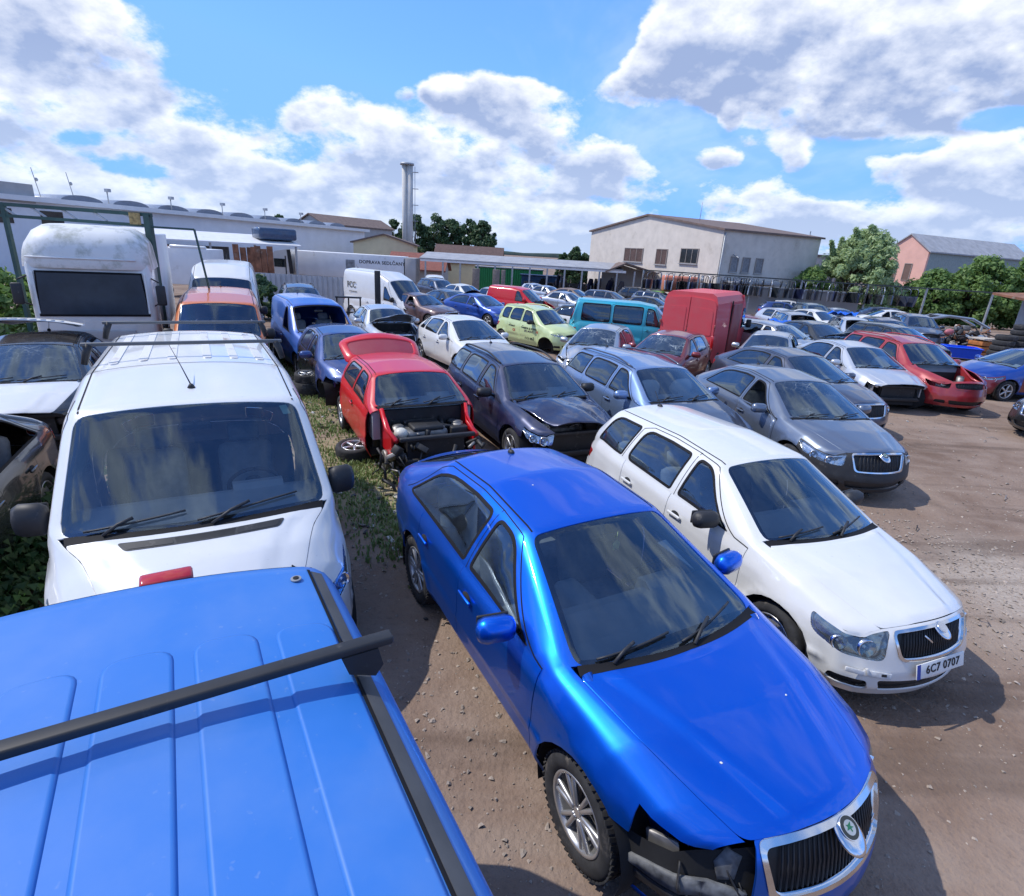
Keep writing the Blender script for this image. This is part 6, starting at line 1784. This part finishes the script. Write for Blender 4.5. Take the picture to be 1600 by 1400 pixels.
    for i in range(70):
        x = rng.gauss(0, .9); y = rng.uniform(-.6, .6); zt = 1.25 * math.exp(-(x / 1.5) ** 2); z = rng.uniform(.05, max(.2, zt))
        b.box((x, y, z), (rng.uniform(.1, .5), rng.uniform(.1, .4), rng.uniform(.06, .3)), (rng.uniform(-.6, .6), rng.uniform(-.6, .6), rng.uniform(0, 3)), .02, mi=rng.choice([0, 0, 1, 2, 3, 3]))
    for i in range(45):
        x = rng.gauss(0, .9); z = rng.uniform(.4, 1.35) * math.exp(-(x / 1.8) ** 2); p = Vector((x, rng.uniform(-.7, .2), z)); q = p + Vector((rng.uniform(-.8, .8), rng.uniform(-.4, .3), rng.uniform(-.3, .3)))
        b.tube([p, p.lerp(q, .5) + Vector((0, 0, rng.uniform(-.1, .2))), q], rng.uniform(.012, .04), 6, rng.choice([0, 1, 2, 3]))
    b.ball((-1.0, -.5, 1.0), .2, (1.3, .6, .8), 8, 4); b.obj('scrap', mats, root); tag(root.children[0], kind='stuff')
    root = empty('car_shell', (22.9, 30.6, gz(30.6)), rad(-6), 'bare silver car body frame lying behind the scrap heap', 'car shell')
    b = MB(); b.tube([(-2., 0, .9), (-1.3, 0, 1.45), (-.2, 0, 1.68), (1.0, 0, 1.6), (1.9, 0, 1.2), (2.1, 0, .6)], .07, 8); b.obj('roof_frame', P_SILVER, root)
    b = MB(); b.tube([(-2., 1.2, .9), (-1.3, 1.15, 1.45), (-.2, 1.1, 1.66), (1.0, 1.1, 1.58), (1.9, 1.15, 1.2)], .06, 8); b.box((0, .6, 1.66), (1.2, 1.1, .03), (0, .03, 0), .01); b.obj('roof_panel', P_SILVER, root)
    b = MB(); b.box((0, .6, .55), (4., 1.4, .5), bev=.1); b.obj('body', P_SILVER2, root)
    # shed at the right edge
    root = empty('lean_to_shed', (23.6, 27.2, gz(27)), rad(-12), 'small white shed with a rusty roof at the right edge', 'shed')
    b = MB(); b.box((1.5, .4, 1.35), (2.2, 1.6, 2.7)); b.obj('wall', WALLG, root); b = MB(); b.box((.7, .0, 2.95), (3.2, 2.6, .10), (.05, -.06, 0)); b.obj('roof', RUST, root)
    b = MB(); b.tube([(-.6, -.5, .2), (-.2, -.5, 1.2), (.6, -.5, 2.6)], .05, 6); b.obj('strut', BLACK, root)
    # loose white hood on the black estate
    # blue tarps
    for (x, y, z, rz, lab) in ((16.3, 29.2, 1.12, .3, 'blue tarp bundled on the silver estate with pale hood'), (11.75, 25.6, .85, -.2, 'blue tarp lying on a car right of the red high van')):
        b = MB(); rng = random.Random(int(x)); n = 9
        v = [(-.5 + i / (n - 1), -.35 + .7 * j / 5, .05 * rng.random() + .06 * math.sin(i * 1.7 + j)) for i in range(n) for j in range(6)]
        f = [(i * 6 + j, i * 6 + j + 1, (i + 1) * 6 + j + 1, (i + 1) * 6 + j) for i in range(n - 1) for j in range(5)]
        b.add(v, f, 0, True); o = b.obj('tarp', simple('blue_tarp', (.01, .12, .60), .5, vary=.2), None); o.location = (x, y, z); o.rotation_euler = (0, 0, rz); o.scale = (1.3, 1, 1.6); tag(o, lab, 'tarp')
def build_rack():
    """long rail with car doors hung below"""
    A, B = Vector((10.6, 51.5, 2.275)), Vector((46., 44.5, 2.27))
    root = empty('door_rack', (10.6, 51.5, gz(51.5)), 0, 'long thin rail on posts with car doors hung beneath', 'rack')
    base = Vector((10.6, 51.5, gz(51.5)))
    b = MB(); d = B - A; b.box((0, 0, 0), (d.length, .12, .10), M=Matrix.Translation((A + B) / 2 - base) @ d.to_track_quat('X', 'Z').to_matrix().to_4x4()); b.obj('rail', simple('dark_rail', (.05, .055, .055), .7), root)
    for t in (0, .13, .25, .36, .50, .62, .75, .88, 1):
        p = A.lerp(B, t) - base; g = gz(A.lerp(B, t).y) - base.z; b = MB(); b.box((p.x, p.y, (p.z + g) / 2 + .02), (.12, .12, p.z - g)); b.obj('post', GALV, root)
    rng = random.Random(12)
    proto = None
    cols = [P_BLACK, P_DKGREY, P_SLATE, P_SILVER, P_NAVY, P_DKGREY, P_SILVER2]
    meshes = {}
    n = 62
    for i in range(n):
        t = (i + .5) / n * .80 + rng.uniform(-.004, .004) if i < 46 else rng.uniform(.0, .28)
        p = A.lerp(B, t); m = cols[rng.randrange(len(cols))]
        if m.name not in meshes:
            q = MB(); q.prism(rnd([(-.52, -1.45), (.46, -1.45), (.56, -1.0), (.56, -.62), (-.55, -.66)], .08), 'y', -.05, .05); me1 = q.mesh('panel'); me1.materials.append(m)
            q = MB(); q.tube([(-.53, 0, -.66), (-.50, 0, -.30), (-.2, 0, -.08), (.40, 0, -.06), (.53, 0, -.2), (.55, 0, -.62)], .03, 6); me2 = q.mesh('window_frame'); me2.materials.append(m)
            meshes[m.name] = (me1, me2)
        o = bpy.data.objects.new('door_shell', meshes[m.name][0]); COL.objects.link(o)
        o.location = (p.x, p.y - .12, p.z - .06); o.rotation_euler = (rng.uniform(-.1, .1), rng.uniform(-.08, .08), rng.choice([1.25, 1.4, 1.1, .9, -1.2]))
        k = bpy.data.objects.new('window_frame', meshes[m.name][1]); COL.objects.link(k); k.parent = o
        tag(o, 'scrap car door hanging in the row below the long thin rail', 'car door', 'car doors hung on the rack')
    root = empty('low_wall', (17.8, 51.2, gz(51)), rad(-9), 'low grey concrete wall behind the hanging car doors', 'wall')
    b = MB(); b.box((5.5, 0, 1.0), (11., .3, 2.6)); b.obj('wall', WALLG, root); b = MB(); b.box((5.5, 0, 2.36), (11.2, .5, .12)); b.obj('coping', ROOFG, root)
    root = empty('orange_cover', (14.2, 52.6, gz(52.6)), 0, 'faded orange tilt sheet behind the hanging car doors', 'cover')
    b = MB(); b.box((0, 0, 2.2), (3.2, 1.5, 1.4), bev=.2); b.obj('sheet', simple('faded_orange', (.50, .17, .11), .8, vary=.2), root)
def build_town():
    # white hall in the middle distance, gable turned half left
    r = gable('white rendered hall with a low gable and brown framed windows', (12.6, 62., gz(62)), math.atan2(-20., 9.2), 22., 12., 5.95 - gz(62), 7.4 - gz(62), WALLW, ROOFB, over=.25)
    z = -gz(62)
    br = simple('brown_shutter', (.10, .06, .05), .7, vary=.4, scale=5)
    window(r, -1.9, 3.55 + z, 3.3, 1.35, 3, dark=br); window(r, 2.9, 3.5 + z, 1.7, 1.45, 2, dark=br); window(r, 7.0, 3.7 + z, 2.4, 1.3, 3)
    b = MB(); b.cyl((3.0, 4, 6.9 + z), (3.0, 4, 8.9 + z), .03, 6); b.obj('antenna', GALV, r)
    for x in (1.7, 3.1, 4.7): window(r, x, 3.2 + z, .85, 1.25, 1, y=11., face='x', dark=simple('grey_blind', (.20, .20, .21), .5, vary=.3, scale=6))
    b = MB(); b.box((11.6, 4., 1.75 + z), (1.2, 6.5, .14), (0, .1, 0)); b.obj('awning', ROOFG, r)
    b = MB(); b.cyl((11.1, 1.4, 4.0 + z), (12.2, 1.0, 3.75 + z), .06, 6); b.obj('bracket', GALV, r)
    b = MB(); b.cyl((11.08, .1, -2), (11.08, .1, 5.8 + z), .07, 6); b.obj('downpipe', GALV, r)
    # grey hall behind with tall windows, and pole
    r = empty('building', (40., 80., gz(80)), rad(0), 'grey hall with a row of narrow tall windows behind the utility pole', 'building')
    b = MB(); b.box((0, 3, 3.3), (7.5, 8, 7.2)); b.obj('wall', WALLG, r); b = MB(); b.box((0, 3, 7.0), (7.9, 8.4, .25)); b.obj('roof', ROOFB, r)
    for i in range(8): window(r, -3.2 + .9 * i, 4.6, .5, 2.2, 1, y=-1., sill=False)
    r = empty('utility_pole', (30.1, 64., gz(64)), 0, 'grey concrete utility pole at the corner of the white hall', 'pole')
    b = MB(); b.cyl((0, 0, -.2), (.15, 0, 8.3), .22, 10, .12); b.obj('shaft', GALV, r); b = MB(); b.box((.14, 0, 7.7), (.9, .1, .1)); b.box((.14, 0, 8.4), (.08, .08, .5)); b.obj('crossarm', GALV, r)
    # salmon house on the right
    r = empty('building', (48.0, 75., gz(75)), rad(-66), 'salmon pink house with a long grey sheet roof on the right', 'building')
    w, l, e, rg = 5.2, 22., 8.2, 10.0
    b = MB(); b.prism([(-w / 2, -3), (w / 2, -3), (w / 2, e), (0, rg), (-w / 2, e)], 'y', 0, .3); b.obj('gable_wall', PINK, r)
    b = MB(); b.prism([(-w / 2, -3), (w / 2, -3), (w / 2, e), (0, rg - .05), (-w / 2, e)], 'y', .3, l); b.obj('wall', simple('grey_green_render', (.26, .31, .30), .9), r)
    for s in (-1, 1):
        b = MB(); b.prism([(0, rg), (s * (w / 2 + .3), e - .25), (s * (w / 2 + .3), e - .1), (0, rg + .15)], 'y', -.2, l); b.obj('roof', ROOFG, r)
    for x in (-1.2, .6): window(r, x, 5.6, .9, 2.0, 1, sill=False, dark=simple('brown_blind', (.16, .10, .08), .8))
    # yellow houses, grey house with brown roof
    r = gable('yellow house with a shallow brown edged roof beside the chimney', (-17.1, 72., gz(72)), rad(8), 7.3, 9., 5.15, 6.15, WALLC, ROOFB)
    for y in (3., 4.2): window(r, y, 3.6, .45, .9, 1, y=-3.66, face='x', sill=False)
    gable('pale yellow house with a white roof behind the first yellow house', (-27., 80., gz(80)), rad(58), 6.5, 10., 4.7, 6.2, WALLC, WHITEM)
    gable('grey gabled house with a long brown roof on the skyline', (-34.3, 95., gz(95)), rad(-32), 6.2, 15., 7.6, 8.9, WALLG, ROOFB)
    # chimney
    r = empty('twin_chimney', (-21.7, 110., gz(110)), 0, 'tall pale twin flue chimney with ladder rungs', 'chimney')
    for x, w in ((-.50, .50), (.42, .58)):
        b = MB(); b.cyl((x, 0, 0), (x, 0, 18.6), w, 24, w * .97); b.obj('flue', simple('pale_concrete', (.56, .54, .50), .8, vary=.10, scale=.8), r)
    b = MB(); b.cyl((-.05, 0, 18.6), (-.05, 0, 18.9), 1.25, 20); b.obj('cap', GALV, r)
    for k in range(6):
        b = MB(); b.box((1.5, 0, 4 + 2.7 * k), (.9, .6, .08)); b.obj('platform', GALV, r)
    b = MB(); b.cyl((1.35, 0, .5), (1.35, 0, 18.4), .05, 5); b.obj('ladder', GALV, r)
    # long shed
    r = empty('open_shed', (1.0, 60., gz(60)), 0, 'long open sided shed with a low grey sheet roof', 'shed')
    z = -gz(60)
    b = MB(); b.prism([(-1.5, 1.95 + z), (-1.5, 2.05 + z), (3.2, 2.62 + z), (3.2, 2.52 + z)], 'x', -11.4, 9.); o = b.obj('roof', ROOFG, r)
    b = MB(); b.prism([(7.2, 1.85 + z), (9.2, 2.75 + z), (12.6, 1.95 + z), (12.6, 1.85 + z), (9.2, 2.6 + z), (7.3, 1.75 + z)], 'y', -1.6, 3.0); b.obj('end_roof', ROOFB, r)
    b = MB(); b.prism([(7.4, 0), (12.2, 0), (12.2, 1.8 + z), (9.2, 2.55 + z), (7.4, 1.8 + z)], 'y', 2.0, 2.2); b.obj('end_wall', WALLG, r)
    for i in range(13):
        b = MB(); b.box((-10.8 + 1.75 * i, -1.3, (1.95 + z) / 2), (.16, .16, 1.95 + z)); b.obj('post', GALV, r)
    b = MB(); b.box((-1., -1.4, 1.85 + z), (20.6, .1, .22)); b.obj('eaves_beam', WHITEM, r)
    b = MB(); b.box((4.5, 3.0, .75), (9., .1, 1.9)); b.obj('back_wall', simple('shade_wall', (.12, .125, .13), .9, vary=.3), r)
    rng = random.Random(3)
    for i in range(22):
        x = 1.0 + rng.uniform(.3, 9.5); q = MB(); q.prism(rnd([(-.5, .05), (.5, .05), (.55, .55), (.4, 1.15), (-.2, 1.2), (-.55, .6)], .1), 'y', -.05, .05)
        o = q.obj('door_shell', [cols_[i % 4]], None); o.location = (x, 59.2 + rng.uniform(0, 1.), gz(60) + .6 + rng.uniform(0, .9)); o.rotation_euler = (0, 0, rng.uniform(.6, 1.5)); tag(o, 'dark scrap door stored under the long open shed', 'car door', 'car doors stored under the shed')
    # container, kiosk and red roofs seen below the shed roof
    r = empty('container', (-2.2, 66., gz(66)), 0, 'green corrugated container under the long shed roof', 'container'); z = -gz(66)
    b = MB(); corrugated(b, (-3.2, 0, 0), (4.5, 0, 0), .3, 1.3 + z, .25, .06); b.obj('wall', simple('green_sheet', (.03, .30, .10), .6, vary=.1), r); b = MB(); b.box((.65, 1.2, 1.35 + z), (7.8, 2.6, .1)); b.obj('roof', ROOFG, r)
    r = empty('kiosk', (2.0, 63.5, gz(63)), 0, 'blue sided hut next to the green container', 'hut'); z = -gz(63)
    b = MB(); b.box((0, 0, 1.2), (4.2, 2., 2.4)); b.obj('wall', simple('blue_boards', (.06, .15, .30), .7, vary=.2), r); b = MB(); b.box((0, -.1, 2.45), (4.5, 2.5, .12)); b.obj('roof', simple('dark_blue_roof', (.02, .05, .14), .6), r)
    for x in (-1.3, .9): window(r, x, 1.5, .9, .6, 1, y=-1., sill=False)
    r = gable('low house with a red tiled roof beyond the long shed', (-9., 68., gz(68)), rad(90), 5., 6., 2.6, 4.1, WALLG, simple('red_tile', (.24, .09, .07), .9, vary=.2, scale=4))
    r = gable('house with a brown tiled roof behind the long shed', (-3.2, 84., gz(84)), rad(90), 7., 9., 3.4, 5.4, WALLC, simple('brown_tile', (.12, .075, .065), .9, vary=.2, scale=3))
    for i, x in enumerate((-4.6, -2.6, -1.9)):
        b = MB(); b.box((0, 0, 1.3), (.7 if i < 2 else .4, .5, 2.7), bev=.02); o = b.obj('crate_stack', simple('grey_brown_board', (.20, .17, .15), .9, vary=.3, scale=4), None); o.name = 'board_stack'; o.location = (x, 57.6, gz(57.6)); tag(o, 'upright stack of grey brown boards in front of the long shed', 'board stack', 'board stacks before the shed')
    # big hall on the left
    r = empty('building', (-38., 45., gz(45)), 0, 'long white hall with domed rooflights along the left', 'building'); z = -gz(45)
    a = math.atan2(27., 9.); u = Vector((math.cos(a), math.sin(a), 0)); nrm = Vector((u.y, -u.x, 0))
    r.rotation_euler = (0, 0, a)
    r.location = (-39.5, 36., gz(40)); z = -gz(40)
    b = MB(); b.box((24., 8., (4.6 + z) / 2), (56., 16., 4.6 + z)); b.obj('wall', simple('white_hall_wall', (.74, .76, .80), .8, vary=.06, scale=.8), r)
    b = MB(); b.box((24., 7.8, 4.75 + z), (56.6, 17.0, .35)); b.obj('roof_edge', WHITEM, r)
    b = MB(); b.box((3.2, 6., 5.1 + z), (11.5, 12.4, 1.3)); b.obj('parapet_block', WALLG, r)
    for i in range(9):
        b = MB(); v = []; m = 10
        for k in range(m + 1):
            t = math.pi * k / m
            for y in (.6, 6.): v.append((13 + 4.2 * i - 1.7 * math.cos(t), y, 4.92 + z + .48 * math.sin(t)))
        b.add(v, [(2 * k, 2 * k + 2, 2 * k + 3, 2 * k + 1) for k in range(m)], 0, True); b.add(v[0::2], [tuple(range(m + 1))], 1); b.obj('rooflight', [simple('dull_rooflight', (.46, .49, .54), .3), simple('rooflight_end', (.16, .18, .22), .5)], r)
    for i, x in enumerate((10, 12.5)):
        b = MB(); b.cyl((x, .8, 5.0 + z), (x - .3, .8, 7.0 + z), .03, 5); b.ball((x - .1, .75, 6.2 + z), .14, (1, .5, 1), 8); b.obj('antenna', GALV, r)
    for i in range(5):
        b = MB(); b.cyl((15 + 6 * i, .4, 4.9 + z), (15 + 6 * i, .4, 5.9 + z), .05, 6); b.box((15 + 6 * i, .3, 6.0 + z), (.3, .4, .25)); b.obj('floodlight', GALV, r)
    for x in (6.5, 10.): 
        b = MB(); b.box((x, -.03, 3.5 + z), (1.6, .06, 1.)); b.obj('window', WINDK, r)
    r = empty('lean_to', (-29.6, 46., gz(46)), math.atan2(8.2, 9.2), 'white lean-to roof in front of the long white hall', 'shed'); z = -gz(46)
    b = MB(); b.prism([(0, 2.4 + z), (0, 2.52 + z), (4.5, 3.25 + z), (4.5, 3.13 + z)], 'x', -3., 12.2); b.obj('roof', WHITEM, r)
    for i in range(5): b = MB(); b.box((-2.6 + 3.6 * i, .3, (2.4 + z) / 2), (.15, .15, 2.4 + z)); b.obj('post', GALV, r)
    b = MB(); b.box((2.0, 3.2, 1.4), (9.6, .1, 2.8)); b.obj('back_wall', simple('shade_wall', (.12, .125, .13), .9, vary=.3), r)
    b = MB(); b.box((10.6, 2.2, 3.4 + z), (3.4, 2.2, 1.0), bev=.2); b.obj('glazed_lantern', simple('dark_glazing', (.05, .08, .14), .15), r)
    # trees
    tree((31.2, 56., gz(56)), 7.9, 3.3, 'pale green willowy tree right of the white hall', LEAF_A, 41, 160, 80, .17, shape='round', trunk=.12, asp=2.8, name='tree', tilt=.9, airy=True)
    tree((27.2, 55.2, gz(55)), 4.2, 2.2, 'low leafy bush at the foot of the willowy tree', LEAF_B, 42, 70, 90, .2, trunk=.1, name='bush', cat='bush')
    for i, (x, y, h, r_, lab) in enumerate(((37.6, 53.6, 4.5, 2.5, 'dark climbing shrub left of the others in front of the salmon house'), (40.8, 52.6, 5.7, 2.8, 'tall dark climbing shrub in the middle of the green bank'), (44.6, 51.2, 6.2, 2.9, 'dark climbing shrub at the right edge above the shed'), (34.6, 54.6, 3.2, 1.8, 'small yellowish shrub below the salmon house gable'))):
        tree((x, y, gz(y)), h, r_, lab, LEAF_B if i < 3 else LEAF_A, 50 + i, 130, 110, .2, trunk=.05, name='shrub', cat='shrub', group='shrubs of the green bank')
    rng = random.Random(60)
    for i, (x, y, h, r_) in enumerate(((-22.5, 122, 10.6, 3.6), (-19., 124, 11.2, 3.8), (-15.4, 126, 10.4, 3.8), (-12., 127, 10.8, 3.8), (-8.8, 126, 10.6, 3.4), (-31.5, 122, 9.2, 2.5), (-27.4, 124, 9.8, 2.6), (-38., 92, 8.2, 1.8), (-36.2, 91, 6.8, 2.), (8.1, 92, 6.2, 1.5), (6.2, 93, 5.4, 1.2), (9.6, 93, 5.3, 1.3))):
        lab = ['tree of the dark wood right of the twin chimney', 'tree on the skyline left of the twin chimney', 'tree between the white hall and the grey house', 'small round tree left of the white hall gable'][0 if i < 5 else 1 if i < 7 else 2 if i < 9 else 3]
        if lab.startswith('tree between'): lab = 'tree above the end of the long white hall'
        tree((x, y, gz(y)), h, r_, lab, LEAF_C, 70 + i, 70, 80, .34, group='far trees: ' + lab, trunk=.1, shape='round')
    # fence strip of the horizon
    hz = MB(); rng = random.Random(9); v = []; m = 90
    for i in range(m + 1):
        a = rad(-75 + 150 * i / m); R_ = 900.
        v += [(R_ * math.sin(a), R_ * math.cos(a), -3), (R_ * math.sin(a), R_ * math.cos(a), 2. + 2.2 * abs(math.sin(i * .35)) + rng.uniform(0, 1.)), (R_ * 1.3 * math.sin(a), R_ * 1.3 * math.cos(a), -3)]
    hz.add(v, [(3 * i, 3 * i + 3, 3 * i + 4, 3 * i + 1) for i in range(m)] + [(3 * i + 1, 3 * i + 4, 3 * i + 5, 3 * i + 2) for i in range(m)], 0, True)
    tag(hz.obj('hills', simple('far_woods', (.055, .085, .075), .95, vary=.3, scale=.05), None), 'low wooded hills on the horizon', kind='structure')
cols_ = [P_BLACK, P_DKGREY, P_SLATE, P_NAVY] if True else []
def build_loose_panel():
    sp = spec('liftback')
    p = Panel(); q = QH - .02
    p.add(sp, 'T', rnd([(sp.d0, -q), (sp.d0, q), (sp.cowl[0], q), (sp.cowl[0], -q)], .06, .55), [], .1, rim=.03)
    me = p.mesh('loose_hood'); me.transform(Matrix.Translation((-(sp.L / 2 - .8), 0, -.86))); me.materials.append(P_WHITE)
    o = mesh_obj('loose_hood', me); o.location = (-8.0, 9.25, 1.56); o.rotation_euler = (rad(3), rad(-2), rad(-61 + 180))
    tag(o, 'loose white hood lying on the roof of the black car', 'hood')
random.seed(1)
build_light(CLOUDS)
build_ground()
build_cars()
build_truck(); build_trailer(); build_redvan(); build_yard(); build_rack(); build_town(); build_loose_panel(); debris()
grass('grass', [(-1.0, 5.2, .25), (-2.2, 7.6, .35), (-3.4, 9.8, .45), (-5.2, 12.6, .5), (-6.8, 15.6, .6), (-9.2, 20., .7)], 11000, .085, 3, GRASS, 'straggly grass strip between the parked rows')
grass('weeds', [(-3.9, 2.6, .35), (-4.6, 4.4, .4), (-5.6, 5.9, .45)], 9000, .36, 4, LEAF_D, 'dark leafy weeds left of the white panel van', .028, True)
grass('weeds', [(-12.5, 12.5, .8), (-10.8, 14.5, .6)], 2500, .6, 6, LEAF_D, 'leafy weeds behind the old lorry', .06, True)
